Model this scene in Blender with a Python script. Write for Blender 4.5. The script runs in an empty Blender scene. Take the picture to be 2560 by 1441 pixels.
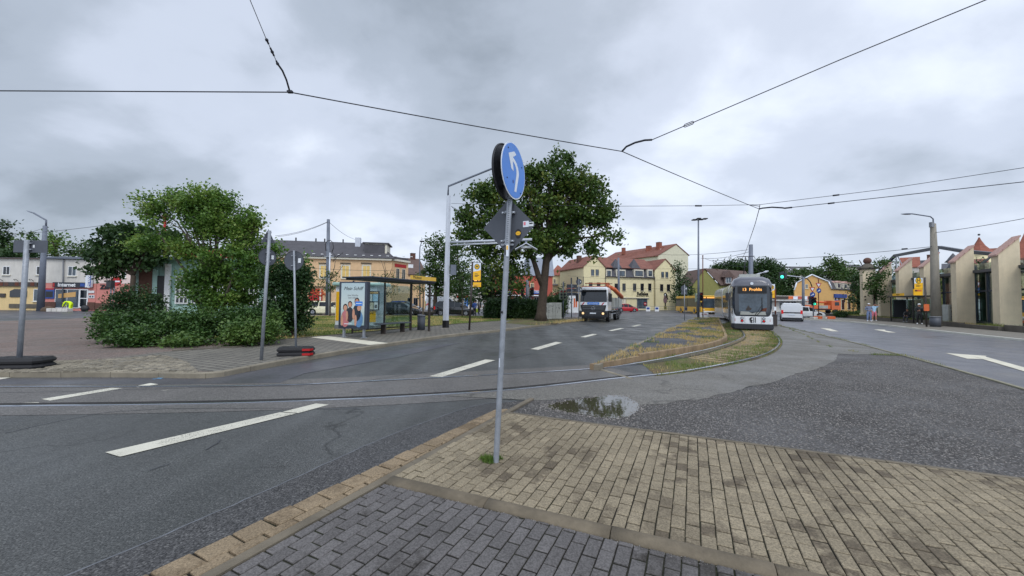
ZEN = 1.25
import bpy, bmesh, math, random
import numpy as np
from mathutils import Vector, Matrix, Euler, noise
from mathutils.geometry import tessellate_polygon
random.seed(7); rng = np.random.default_rng(7)
sc = bpy.context.scene
COL = sc.collection
R = math.radians
# ------------------------------------------------------------ camera
F = 960.0; CAMZ = 1.68; PITCH = 2.03; ROLL = 0.6
camd = bpy.data.cameras.new('camera'); cam = bpy.data.objects.new('camera', camd); COL.objects.link(cam)
CR = Matrix.Rotation(R(90 + PITCH), 4, 'X') @ Matrix.Rotation(R(ROLL), 4, 'Z')
cam.matrix_world = Matrix.Translation((0, 0, CAMZ)) @ CR
camd.sensor_width = 36; camd.lens = 36 * F / 2560; camd.clip_end = 3000; camd.clip_start = 0.05
sc.camera = cam
def ray(px, py): return (CR.to_3x3() @ Vector(((px - 1280) / F, -(py - 720.5) / F, -1)))
def G(px, py, z=0.0):
    v = ray(px, py); return Vector((0, 0, CAMZ)) + v * ((z - CAMZ) / v.z)
def P(px, py, Y):
    v = ray(px, py); return Vector((0, 0, CAMZ)) + v * (Y / v.y)
def gnd(px, Y, z=0.0):            # ground point in the column px at depth Y
    a = P(px, 760, Y); return Vector((a.x, Y, z))
def pxm(Y): return F / Y
# ------------------------------------------------------------ materials
def S(r, g, b):
    f = lambda c: (c / 255 / 12.92) if c <= 10.3 else ((c / 255 + .055) / 1.055) ** 2.4
    return (f(r), f(g), f(b))
MATS = {}
def nn(nt, t, **kw):
    n = nt.nodes.new(t)
    for k, v in kw.items():
        if k.startswith('i_'):
            key = k[2:]; key = int(key) if key.isdigit() else key.replace('_', ' ')
            n.inputs[key].default_value = v
        else: setattr(n, k, v)
    return n
def newmat(name):
    m = bpy.data.materials.new(name); m.use_nodes = True; nt = m.node_tree
    return m, nt, nt.nodes['Principled BSDF']
def mult(nt, col, facs):
    """colour * product of scalar sockets"""
    out = col
    for f in facs:
        v = nn(nt, 'ShaderNodeVectorMath', operation='SCALE')
        if isinstance(out, tuple): v.inputs[0].default_value = out[:3]
        else: nt.links.new(out, v.inputs[0])
        nt.links.new(f, v.inputs['Scale']); out = v.outputs[0]
    return out
def mr(nt, s, a, b, c, d, clamp=True):
    n = nn(nt, 'ShaderNodeMapRange'); n.clamp = clamp
    nt.links.new(s, n.inputs[0])
    for i, v in enumerate((a, b, c, d)): n.inputs[i + 1].default_value = v
    return n.outputs[0]
def noi(nt, scale, det=3, vec=None, rough=.55, dist=0):
    n = nn(nt, 'ShaderNodeTexNoise', i_Scale=scale, i_Detail=det, i_Roughness=rough, i_Distortion=dist)
    if vec is not None: nt.links.new(vec, n.inputs['Vector'])
    return n.outputs[0]
def mapv(nt, src, rotz=0, scale=(1, 1, 1)):
    m = nn(nt, 'ShaderNodeMapping'); m.inputs['Rotation'].default_value = (0, 0, rotz); m.inputs['Scale'].default_value = scale
    nt.links.new(src, m.inputs[0]); return m.outputs[0]
def M(name, col=None, rough=.6, metal=0.0, var=.12, scale=2.0, bump=0.0, bscale=60, island=0.0, spec=.5, dirt=0.0, alpha=1, emit=0, coat=0):
    if name in MATS: return MATS[name]
    m, nt, b = newmat(name)
    tc = nn(nt, 'ShaderNodeTexCoord').outputs['Object']
    facs = []
    if var:
        facs.append(mr(nt, noi(nt, scale, 5, tc), .3, .7, 1 - var, 1 + var))
        facs.append(mr(nt, noi(nt, scale * 9, 3, tc), .3, .7, 1 - var * .5, 1 + var * .5))
    if island:
        g = nn(nt, 'ShaderNodeNewGeometry'); facs.append(mr(nt, g.outputs['Random Per Island'], 0, 1, 1 - island, 1 + island))
    if dirt:
        facs.append(mr(nt, noi(nt, 1.3, 6, mapv(nt, tc, 0, (1.5, 1.5, .35)), .65), .35, .62, 1 - dirt, 1))
    c = mult(nt, tuple(col), facs) if facs else None
    if c is not None: nt.links.new(c, b.inputs['Base Color'])
    else: b.inputs['Base Color'].default_value = (*col, 1)
    b.inputs['Roughness'].default_value = rough; b.inputs['Metallic'].default_value = metal
    b.inputs['Specular IOR Level'].default_value = spec
    if coat: b.inputs['Coat Weight'].default_value = coat
    if bump:
        bn = nn(nt, 'ShaderNodeBump', i_Strength=bump, i_Distance=.01)
        nt.links.new(noi(nt, bscale, 4, tc), bn.inputs['Height']); nt.links.new(bn.outputs[0], b.inputs['Normal'])
    if emit:
        b.inputs['Emission Color'].default_value = (*col, 1); b.inputs['Emission Strength'].default_value = emit
    if alpha < 1: b.inputs['Alpha'].default_value = alpha
    MATS[name] = m; return m
def glassmat(name, tint, trans=.75, rough=.03):
    if name in MATS: return MATS[name]
    m, nt, b = newmat(name)
    b.inputs['Base Color'].default_value = (*tint, 1); b.inputs['Roughness'].default_value = rough
    tr = nn(nt, 'ShaderNodeBsdfTransparent'); tr.inputs[0].default_value = (*[min(1, t * 1.0) for t in tint], 1)
    gl = nn(nt, 'ShaderNodeBsdfGlossy', i_Roughness=rough); mx = nn(nt, 'ShaderNodeMixShader')
    fr = nn(nt, 'ShaderNodeLayerWeight'); o = nt.nodes['Material Output']
    f2 = mr(nt, fr.outputs['Facing'], .4, 1, 1 - trans, .75)
    nt.links.new(f2, mx.inputs[0]); nt.links.new(tr.outputs[0], mx.inputs[1]); nt.links.new(gl.outputs[0], mx.inputs[2])
    gl.inputs[0].default_value = (.8, .85, .85, 1)
    nt.links.new(mx.outputs[0], o.inputs[0]); MATS[name] = m; return m
def leafmat(name, cols, trans=.25, var=.35):
    m, nt, b = newmat(name)
    g = nn(nt, 'ShaderNodeNewGeometry'); tc = nn(nt, 'ShaderNodeTexCoord').outputs['Object']
    cr = nn(nt, 'ShaderNodeValToRGB')
    mx = nn(nt, 'ShaderNodeMath', operation='MULTIPLY_ADD'); mx.inputs[1].default_value = .45
    n1 = mr(nt, noi(nt, .55, 3, tc), .32, .68, 0, .6)
    nt.links.new(g.outputs['Random Per Island'], mx.inputs[0]); nt.links.new(n1, mx.inputs[2]); nt.links.new(mx.outputs[0], cr.inputs[0])
    el = cr.color_ramp.elements
    while len(el) < len(cols): el.new(.5)
    for i, c in enumerate(cols): el[i].position = i / (len(cols) - 1); el[i].color = (*c, 1)
    nt.links.new(cr.outputs[0], b.inputs['Base Color']); b.inputs['Roughness'].default_value = .5; b.inputs['Specular IOR Level'].default_value = .35
    tl = nn(nt, 'ShaderNodeBsdfTranslucent'); nt.links.new(mult(nt, cr.outputs[0], [mr(nt, n1, 0, 1, 1.5, 1.5)]), tl.inputs[0])
    ms = nn(nt, 'ShaderNodeMixShader'); ms.inputs[0].default_value = trans
    nt.links.new(b.outputs[0], ms.inputs[1]); nt.links.new(tl.outputs[0], ms.inputs[2]); nt.links.new(ms.outputs[0], nt.nodes['Material Output'].inputs[0])
    MATS[name] = m; return m
# ------------------------------------------------------------ objects
def tag(o, label, cat, group=None):
    o['label'] = label; o['category'] = cat
    if group: o['group'] = group
    return o
def thing(name, label, cat, loc=(0, 0, 0), rz=0, group=None, rot=None):
    o = bpy.data.objects.new(name, None); COL.objects.link(o); o.location = loc
    o.rotation_euler = rot if rot is not None else (0, 0, rz); o.empty_display_size = .2
    return tag(o, label, cat, group)
class MB:
    def __init__(s): s.v = []; s.f = []; s.m = []; s.mats = []; s.X = None; s.smooth = []
    def mi(s, m):
        m = M_(m)
        if m not in s.mats: s.mats.append(m)
        return s.mats.index(m)
    def add(s, vs, fs, m, sm=False):
        o = len(s.v); k = s.mi(m)
        for v in vs:
            v = Vector(v)
            if s.X is not None: v = s.X @ v
            s.v.append(tuple(v))
        for f in fs: s.f.append([i + o for i in f]); s.m.append(k); s.smooth.append(sm)
        return s
    def box(s, x0, x1, y0, y1, z0, z1, m='grey'):
        vs = [(x, y, z) for z in (z0, z1) for y in (y0, y1) for x in (x0, x1)]
        return s.add(vs, [(0, 2, 3, 1), (4, 5, 7, 6), (0, 1, 5, 4), (2, 6, 7, 3), (0, 4, 6, 2), (1, 3, 7, 5)], m)
    def bbox(s, x0, x1, y0, y1, z0, z1, m='grey', b=.02):      # bevelled box
        bm = bmesh.new(); bmesh.ops.create_cube(bm, size=1)
        for v in bm.verts: v.co = Vector(((x0 + x1) / 2 + v.co.x * (x1 - x0), (y0 + y1) / 2 + v.co.y * (y1 - y0), (z0 + z1) / 2 + v.co.z * (z1 - z0)))
        bmesh.ops.bevel(bm, geom=bm.edges[:], offset=b, segments=2, affect='EDGES', profile=.6)
        s.bm(bm, m); return s
    def bm(s, bm, m, sm=False):
        bm.verts.index_update(); s.add([v.co for v in bm.verts], [[v.index for v in f.verts] for f in bm.faces], m, sm); bm.free()
    def prism(s, pts, axis, a, b, m='grey', b_pts=None):
        """extrude 2D polygon along an axis between a and b; axis x: pts=(y,z); y: pts=(x,z); z: pts=(x,y)"""
        n = len(pts); q = b_pts or pts
        def mk(p, t): return {'x': (t, p[0], p[1]), 'y': (p[0], t, p[1]), 'z': (p[0], p[1], t)}[axis]
        vs = [mk(p, a) for p in pts] + [mk(p, b) for p in q]
        fs = [list(range(n))[::-1], list(range(n, 2 * n))] + [(i, (i + 1) % n, n + (i + 1) % n, n + i) for i in range(n)]
        return s.add(vs, fs, m)
    def tube(s, pts, r, m='grey', n=8, cap=True, sm=True):
        pts = [Vector(p) for p in pts]; k = len(pts); rs = r if isinstance(r, (list, tuple)) else [r] * k
        vs = []; fs = []; up = None
        for i, p in enumerate(pts):
            d = (pts[min(i + 1, k - 1)] - pts[max(i - 1, 0)]).normalized()
            if up is None: up = d.orthogonal().normalized()
            up = (up - d * up.dot(d)); up = up.normalized() if up.length > 1e-6 else d.orthogonal().normalized()
            w = d.cross(up)
            for j in range(n):
                a = 2 * math.pi * j / n; vs.append(p + (up * math.cos(a) + w * math.sin(a)) * rs[i])
        for i in range(k - 1):
            for j in range(n):
                a = i * n + j; b = i * n + (j + 1) % n; fs.append((a, b, b + n, a + n))
        if cap: fs.append(list(range(n))[::-1]); fs.append([(k - 1) * n + j for j in range(n)])
        return s.add(vs, fs, m, sm)
    def disc(s, c, nrm, r, th, m='grey', n=32, up=(0, 0, 1)):
        c = Vector(c); nrm = Vector(nrm).normalized(); return s.tube([c - nrm * th / 2, c + nrm * th / 2], r, m, n, True, False)
    def ring(s, c, nrm, r, th, m, n=24, k=6):
        c = Vector(c); nrm = Vector(nrm).normalized(); u = nrm.orthogonal().normalized(); w = nrm.cross(u)
        return s.tube([c + (u * math.cos(2 * math.pi * i / n) + w * math.sin(2 * math.pi * i / n)) * r for i in range(n + 1)], th, m, k)
    def sphere(s, c, r, m, seg=10, sq=(1, 1, 1)):
        bm = bmesh.new(); bmesh.ops.create_uvsphere(bm, u_segments=seg, v_segments=max(6, seg * 2 // 3), radius=1)
        for v in bm.verts: v.co = Vector((c[0] + v.co.x * r * sq[0], c[1] + v.co.y * r * sq[1], c[2] + v.co.z * r * sq[2]))
        s.bm(bm, m, True); return s
    def loft(s, rings, m, cap=True, sm=False, close=True):
        n = len(rings[0]); vs = [p for r_ in rings for p in r_]; fs = []
        for i in range(len(rings) - 1):
            for j in range(n if close else n - 1):
                a = i * n + j; b = i * n + (j + 1) % n; fs.append((a, b, b + n, a + n))
        if cap: fs.append(list(range(n))[::-1]); fs.append([(len(rings) - 1) * n + j for j in range(n)])
        return s.add(vs, fs, m, sm)
    def build(s, name, parent=None, label=None, bevel=0):
        me = bpy.data.meshes.new(name); me.from_pydata(s.v, [], s.f); me.polygons.foreach_set('material_index', s.m)
        me.polygons.foreach_set('use_smooth', s.smooth)
        for m in s.mats: me.materials.append(m)
        me.update(); bm = bmesh.new(); bm.from_mesh(me); bmesh.ops.recalc_face_normals(bm, faces=bm.faces[:]); bm.to_mesh(me); bm.free()
        o = bpy.data.objects.new(name, me); COL.objects.link(o)
        if parent is not None: o.parent = parent
        if label: o['label'] = label
        if bevel:
            md = o.modifiers.new('bevel', 'BEVEL'); md.width = bevel; md.segments = 2; md.limit_method = 'ANGLE'; md.angle_limit = R(40)
        return o
def M_(m): return MATS[m] if isinstance(m, str) else m
def structure(o, kind='structure'): o['kind'] = kind; return o
def text(body, size, parent, loc, rot, m, ext=.004, name='lettering', align='CENTER', sx=1, bold=0, shear=0):
    cu = bpy.data.curves.new(name, 'FONT'); cu.body = body; cu.size = size; cu.extrude = ext; cu.align_x = align; cu.align_y = 'CENTER'
    cu.offset = bold; cu.shear = shear; cu.resolution_u = 3
    o = bpy.data.objects.new(name, cu); COL.objects.link(o)
    me = bpy.data.meshes.new_from_object(o); bpy.data.objects.remove(o)
    o = bpy.data.objects.new(name, me); COL.objects.link(o); me.materials.append(M_(m))
    o.parent = parent; o.location = loc; o.rotation_euler = rot; o.scale = (sx, 1, 1); return o
FR = (R(90), 0, 0)      # lettering on a face that looks along -y
def copy_tree(o, parent=None):
    c = o.copy(); COL.objects.link(c); c.parent = parent
    for ch in [x for x in COL.objects if x.parent == o]: copy_tree(ch, c)
    return c
# ------------------------------------------------------------ basic palette
W = S
for nme, c, kw in [
    ('grey', (120, 122, 126), {}), ('dark', (38, 40, 44), dict(var=.1)), ('black', (16, 16, 18), dict(rough=.4)), ('white', (225, 226, 226), dict(rough=.45, var=.04)),
    ('rubber', (34, 34, 36), dict(rough=.8, bump=.3)), ('galv', (146, 151, 158), dict(rough=.5, metal=.25, var=.14, scale=14, dirt=.12)),
    ('mast_light', (190, 194, 202), dict(rough=.45, metal=.2, var=.05)), ('mast_grey', (104, 110, 122), dict(rough=.6)), ('sign_back', (78, 82, 90), dict(rough=.55, var=.06, dirt=.1)),
    ('red', (170, 22, 24), dict(rough=.4)), ('orange', (206, 104, 58), dict(rough=.45)), ('yellow', (240, 182, 24), dict(rough=.45, var=.04)), ('blue', (40, 74, 146), dict(rough=.4)),
    ('sign_blue', (58, 124, 208), dict(rough=.35, var=.05, scale=6)), ('sign_white', (216, 222, 230), dict(rough=.4, var=.03)), ('concrete', (140, 134, 122), dict(bump=.3, dirt=.25, rough=.85)),
    ('conc_dark', (100, 94, 84), dict(bump=.3, dirt=.3, rough=.9)), ('bark', (66, 56, 46), dict(bump=1.0, bscale=25, rough=.95, var=.3, scale=6)), ('bark_grey', (86, 78, 68), dict(bump=.6, rough=.9, var=.25)),
    ('roof_red', (122, 78, 66), dict(rough=.85, var=.22, scale=1.2)), ('roof_bright', (138, 82, 66), dict(rough=.85, var=.2)), ('roof_dark', (74, 72, 76), dict(rough=.7, var=.15, scale=1.2)), ('roof_brown', (94, 76, 70), dict(rough=.8, var=.2)),
    ('cream', (222, 210, 168), dict(rough=.9, var=.05, dirt=.08)), ('cream2', (208, 204, 180), dict(rough=.9, var=.05, dirt=.08)), ('tan_wall', (220, 184, 142), dict(rough=.9, var=.05, dirt=.08)), ('ochre', (206, 164, 104), dict(rough=.9, var=.05)),
    ('green_wall', (136, 134, 78), dict(rough=.9, var=.06, dirt=.1)), ('pink_wall', (206, 134, 124), dict(rough=.9, var=.05, dirt=.1)), ('pale_pink', (228, 206, 198), dict(rough=.9, var=.04, dirt=.1)), ('offwhite', (208, 204, 196), dict(rough=.9, var=.05, dirt=.15)),
    ('red_wall', (176, 88, 72), dict(rough=.9, var=.05)), ('stucco', (218, 202, 172), dict(rough=.95, var=.06, dirt=.14, bump=.25)), ('stucco_light', (222, 208, 170), dict(rough=.95, var=.05, dirt=.1)),
    ('tile_cap', (184, 148, 136), dict(rough=.7, var=.15, scale=5)), ('trim', (214, 208, 190), dict(rough=.7, var=.05)), ('frame_dark', (58, 50, 46), dict(rough=.5)), ('teal', (168, 202, 194), dict(rough=.5, var=.08, dirt=.15)),
    ('brick', (92, 64, 54), dict(rough=.9, var=.25, scale=7)), ('steel_blue', (66, 72, 84), dict(rough=.4, metal=.4)), ('skin', (190, 140, 115), dict(rough=.6)), ('hair', (30, 24, 20), dict(rough=.7)),
    ('hivis', (214, 245, 20), dict(rough=.7, emit=.0)), ('denim', (120, 138, 176), dict(rough=.9)), ('hoodie', (118, 128, 152), dict(rough=.9)), ('ltblue', (170, 205, 232), dict(rough=.9)), ('pinkc', (222, 128, 140), dict(rough=.9)),
    ('car_black', (18, 19, 22), dict(rough=.18, coat=1, var=.02)), ('car_white', (222, 224, 226), dict(rough=.25, coat=.6, var=.02)), ('car_red', (176, 22, 34), dict(rough=.25, coat=.8, var=.03)), ('car_cream', (232, 226, 190), dict(rough=.25, coat=.6, var=.02)),
    ('car_blue', (40, 70, 140), dict(rough=.25, coat=.6, var=.02)), ('bus_yellow', (226, 172, 44), dict(rough=.35, coat=.3, var=.03)), ('win_dark', (26, 32, 38), dict(rough=.08, var=.3, scale=.8)), ('win_mid', (70, 82, 92), dict(rough=.06, var=.4, scale=.7)),
    ('tyre', (22, 22, 23), dict(rough=.85)), ('chrome', (190, 192, 196), dict(rough=.25, metal=.8)), ('paint_line', (212, 206, 186), dict(rough=.6, var=.12, scale=3, dirt=.1)), ('paper', (224, 228, 230), dict(rough=.6)), ('cabinet', (164, 166, 160), dict(rough=.7, dirt=.2)),
    ('curtain', (214, 206, 186), dict(rough=.8)), ('blind_yellow', (220, 186, 110), dict(rough=.7)), ('wire', (34, 36, 46), dict(rough=.6, var=0)), ('soil', (86, 72, 58), dict(rough=1, var=.25, bump=.6)), ('rust', (96, 50, 32), dict(rough=.8, var=.3, scale=5)),
    ]: M(nme, S(*c), **kw)
M('lamp_warm', (1, .66, .32), emit=.6, var=0); M('led', (1.0, .45, .10), emit=.75, var=0); M('green_light', (.05, 1.0, .62), emit=1.3, var=0); M('red_glass', (.35, .01, .01), rough=.2, var=0)
glassmat('glass', (.75, .85, .84), .86); glassmat('glass_green', (.62, .74, .70), .6); glassmat('tram_glass', (.32, .36, .38), .62)
# ------------------------------------------------------------ ground
TH = R(25.2)          # street direction, clockwise from +Y
D = Vector((math.sin(TH), math.cos(TH), 0)); N = Vector((D.y, -D.x, 0))
def ground_mat(name, col, agg=90, agg_amp=.35, patch=.2, rl=.35, rh=.7, bump=.4, streak=0, speck=0, col2=None, spec=.33, cracks=0):
    m, nt, b = newmat(name); tc = nn(nt, 'ShaderNodeTexCoord').outputs['Object']
    f = [mr(nt, noi(nt, .45, 5, tc, .6), .3, .7, 1 - patch, 1 + patch), mr(nt, noi(nt, agg, 2, tc, .75), .36, .64, 1 - agg_amp, 1 + agg_amp),
         mr(nt, noi(nt, agg / 4, 3, tc, .7), .3, .7, 1 - agg_amp * .35, 1 + agg_amp * .35)]
    if streak:
        f.append(mr(nt, noi(nt, 1.0, 3, mapv(nt, tc, TH, (1.1, .035, 1)), .6), .35, .65, 1 - streak, 1 + streak))
    base = tuple(col)
    if col2:
        mx = nn(nt, 'ShaderNodeMix', data_type='RGBA'); nt.links.new(mr(nt, noi(nt, .9, 6, tc, .65), .42, .58, 0, 1), mx.inputs[0])
        mx.inputs[6].default_value = (*col, 1); mx.inputs[7].default_value = (*col2, 1); base = mx.outputs[2]
    c = mult(nt, base, f)
    if speck:
        v = nn(nt, 'ShaderNodeTexVoronoi', i_Scale=agg * 1.5); nt.links.new(tc, v.inputs['Vector'])
        s_ = nn(nt, 'ShaderNodeSeparateColor'); nt.links.new(v.outputs['Color'], s_.inputs[0])
        mx = nn(nt, 'ShaderNodeMix', data_type='RGBA'); nt.links.new(mr(nt, s_.outputs[0], .86, .95, 0, speck), mx.inputs[0])
        nt.links.new(c, mx.inputs[6]); mx.inputs[7].default_value = (.42, .41, .39, 1); c = mx.outputs[2]
    if cracks:
        v = nn(nt, 'ShaderNodeTexVoronoi', i_Scale=.35, feature='DISTANCE_TO_EDGE')
        w = nn(nt, 'ShaderNodeVectorMath', operation='MULTIPLY_ADD'); nz = nn(nt, 'ShaderNodeTexNoise', i_Scale=1.6, i_Detail=6)
        nt.links.new(tc, nz.inputs['Vector']); nt.links.new(nz.outputs['Color'], w.inputs[0]); w.inputs[1].default_value = (1.1, 1.1, 0); nt.links.new(tc, w.inputs[2])
        nt.links.new(w.outputs[0], v.inputs['Vector'])
        gate = mr(nt, noi(nt, .5, 2, tc), .5, .56, 0, 1)
        ck = mr(nt, v.outputs['Distance'], 0, .012, 1 - cracks, 1)
        mxx = nn(nt, 'ShaderNodeMix'); nt.links.new(gate, mxx.inputs[0]); mxx.inputs[2].default_value = 1; nt.links.new(ck, mxx.inputs[3])
        c = mult(nt, c, [mxx.outputs[0]])
    nt.links.new(c, b.inputs['Base Color'])
    nt.links.new(mr(nt, noi(nt, .7, 4, tc, .6), .35, .65, rl, rh), b.inputs['Roughness']); b.inputs['Specular IOR Level'].default_value = spec
    bn = nn(nt, 'ShaderNodeBump', i_Strength=bump, i_Distance=.006); nt.links.new(noi(nt, agg, 2, tc, .7), bn.inputs['Height']); nt.links.new(bn.outputs[0], b.inputs['Normal'])
    MATS[name] = m; return m
ground_mat('asphalt', S(76, 77, 76), 70, .5, .2, .34, .7, .8, streak=.22, speck=.16, cracks=.5)
ground_mat('asphalt_dark', S(68, 67, 67), 62, .6, .12, .4, .7, .6, speck=.2)
ground_mat('asphalt_far', S(80, 80, 84), 50, .25, .12, .3, .55, .3, streak=.16)
ground_mat('asphalt_track', S(96, 93, 90), 62, .5, .14, .4, .7, .6, streak=.08, speck=.2)
ground_mat('road_right', S(98, 98, 103), 50, .3, .1, .28, .5, .3, streak=.2)
ground_mat('bay_dark', S(68, 69, 75), 60, .2, .1, .3, .55, .3)
ground_mat('yard', S(68, 65, 63), 40, .6, .22, .5, .85, 1.0, speck=.4)
ground_mat('apron', S(104, 101, 95), 60, .5, .12, .45, .75, .5, speck=.15, cracks=.45)
ground_mat('lot', S(112, 101, 94), 40, .5, .16, .6, .95, .8, speck=.25, col2=S(112, 96, 88))
ground_mat('pave_far', S(118, 113, 104), 40, .15, .08, .6, .9, .3)
ground_mat('earth', S(104, 98, 88), 30, .3, .2, .8, 1, .6, col2=S(92, 96, 66))
ground_mat('lawn_base', S(88, 98, 50), 25, .3, .2, .9, 1, .8, col2=S(126, 120, 64))
ground_mat('bedsoil', S(98, 84, 62), 30, .45, .25, .9, 1, 1.0, col2=S(84, 92, 48))
ground_mat('island_asphalt', S(72, 73, 77), 60, .35, .15, .6, .9, .6)
def sheet(name, pts, z, m, kind='structure', label=None, sub=0):
    q = []
    for p in pts:
        if not q or (Vector((p[0], p[1])) - Vector((q[-1][0], q[-1][1]))).length > 1e-3: q.append((p[0], p[1], z))
    tris = tessellate_polygon([[Vector(p) for p in q]])
    fs = []
    for t in tris:
        a, b, c = (Vector(q[i]) for i in t)
        n = (b - a).cross(c - a).z
        if abs(n) < 1e-7: continue
        fs.append(t if n > 0 else t[::-1])
    me = bpy.data.meshes.new(name); me.from_pydata(q, [], fs); me.update(); me.materials.append(M_(m))
    o = bpy.data.objects.new(name, me); COL.objects.link(o); o['kind'] = kind
    return o
def GP(pts, z=0.0): return [G(x, y, z) for x, y in pts]
def smooth(pts, n=6):
    out = []; k = len(pts)
    for i in range(k - 1):
        p0, p1, p2, p3 = pts[max(i - 1, 0)], pts[i], pts[i + 1], pts[min(i + 2, k - 1)]
        for j in range(n):
            t = j / n
            out.append(.5 * ((2 * p1) + (p2 - p0) * t + (2 * p0 - 5 * p1 + 4 * p2 - p3) * t * t + (3 * p1 - p0 - 3 * p2 + p3) * t ** 3))
    out.append(pts[-1]); return out
def off(path, d):                      # offset a 2D path to its right by d
    out = []
    for i, p in enumerate(path):
        t = (path[min(i + 1, len(path) - 1)] - path[max(i - 1, 0)]); t.z = 0; t.normalize()
        out.append(p + Vector((t.y, -t.x, 0)) * d)
    return out
def strip(name, path, d0, d1, z, m, mb=None):
    a = off(path, d0); b = off(path, d1); mb2 = mb or MB(); n = len(path)
    vs = [(p.x, p.y, z) for p in a] + [(p.x, p.y, z) for p in b]
    mb2.add(vs, [(i, n + i, n + i + 1, i + 1) for i in range(n - 1)], m)
    if mb is None: o = mb2.build(name); o['kind'] = 'structure'; return o
def kerb(name, path, w, z0, z1, m, seg=1.0, gap=.008, r=.02):
    """kerbstones laid along a path, one mesh, with joints and rounded top edge"""
    mb = MB(); pts = [Vector((p.x, p.y, 0)) for p in path]
    L = [0]
    for i in range(1, len(pts)): L.append(L[-1] + (pts[i] - pts[i - 1]).length)
    def at(s):
        s = max(0, min(L[-1] - 1e-5, s))
        for i in range(1, len(L)):
            if s <= L[i]:
                t = (s - L[i - 1]) / max(1e-6, L[i] - L[i - 1]); return pts[i - 1].lerp(pts[i], t)
    s = 0
    while s < L[-1] - .05:
        e = min(s + seg, L[-1]); a = at(s + gap / 2); c = at(e - gap / 2); k = 3 if e - s > .5 else 1
        q = [at(s + gap / 2 + (e - s - gap) * i / k) for i in range(k + 1)]
        dz = random.uniform(-.004, .004); rings = []
        for i, p in enumerate(q):
            t = (q[min(i + 1, k)] - q[max(i - 1, 0)]).normalized(); n_ = Vector((t.y, -t.x, 0))
            rings.append([(p.x + n_.x * x, p.y + n_.y * x, z) for x, z in ((0, z0), (0, z1 - r + dz), (r * .35, z1 - r * .25 + dz), (r, z1 + dz), (w - .004, z1 + dz), (w, z1 - .004 + dz), (w, z0))])
        mb.loft(rings, m); s = e
    o = mb.build(name); o['kind'] = 'structure'; return o
# base sheets ------------------------------------------------
sheet('ground', [(-900, -40), (900, -40), (900, 1400), (-900, 1400)], -.03, 'earth')
sheet('road', [(-70, -6), (60, -6), (72, 95), (-90, 95)], 0, 'asphalt')
sheet('far_road', [P(-600, 760, 30), P(200, 760, 30), P(900, 760, 39.5), P(1420, 760, 42), P(1500, 760, 50), P(1700, 760, 50), P(2000, 760, 50), P(2140, 760, 62), P(2100, 760, 88), P(-300, 760, 88)], .004, 'asphalt_far')
# tracks -----------------------------------------------------
railA = smooth(GP([(-500, 972), (0, 968), (650, 965), (1000, 950), (1300, 934), (1480, 923), (1600, 912), (1700, 898), (1790, 877), (1845, 857), (1861, 845), (1856, 832), (1843, 820), (1833, 812)]), 6)
railB = smooth(GP([(-500, 1022), (0, 1017), (600, 1008), (1000, 993), (1300, 973), (1560, 945), (1700, 932), (1850, 906), (1918, 886), (1946, 866), (1947, 850), (1933, 834), (1915, 823), (1900, 815)]), 6)
n_emb = 5 * 6 + 3      # embedded stretch ends near px 1520
zone = off(railA[:n_emb], -.55) + off(railB[:n_emb], .5)[::-1]
sheet('track_asphalt', zone, .004, 'asphalt_track')
M('groove', S(34, 32, 30), rough=.9, var=.3, scale=6); M('rust_rail', S(92, 62, 48), rough=.9, var=.25, scale=6)
for nm, rl in (('rail', railA), ('rail', railB)):
    mb = MB(); e = off(rl, -.028); rt = []; 
    for i, (a, b) in enumerate(zip(off(rl, -.03), off(rl, .03))):
        t = max(0, min(1, (i - n_emb + 2) / 12)) * max(.25, min(1, (len(rl) - 6 - i) / 16)); z = .016 + (.12 * t if rl is railA else .045 * t)
        zb = -.0 
        rt.append([(a.x, a.y, -.005), (a.x, a.y, z - .004), (a.x + (b.x - a.x) * .1, a.y + (b.y - a.y) * .1, z), (b.x - (b.x - a.x) * .1, b.y - (b.y - a.y) * .1, z), (b.x, b.y, z - .004), (b.x, b.y, -.005)])
    M('rail_top', S(176, 180, 188), rough=.16, metal=.9, var=.05)
    mb.loft(rt, 'rail_top', sm=False)
    lo, hi = (.03, .055) if rl is railA else (-.17, -.03)
    strip('', rl[:n_emb], lo, hi, .0095, 'groove', mb)
    web = rl[n_emb - 2:]; q = [[(a.x, a.y, 0), (a.x, a.y, .118), (b.x, b.y, .118), (b.x, b.y, 0)] for a, b in zip(off(web, -.02), off(web, .02))]
    if rl is railA: mb.loft([[(p[0], p[1], min(p[2], max(0, rt[n_emb - 2 + i][1][2] - .01))) for p in r4] for i, r4 in enumerate(q)], 'rust_rail')
    o = mb.build('rail'); o['kind'] = 'structure'
# bed of the open track
bed = off(railA[n_emb:], -.4)[:48] + off(railB[n_emb:], .12)[:48][::-1]
bedr = off(railA[n_emb + 6:], -.85) + [G(1822, 806), G(1945, 806)] + off(railB[n_emb:], .10)[::-1]
sheet('track_bed', bedr, .006, 'bedsoil')
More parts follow.
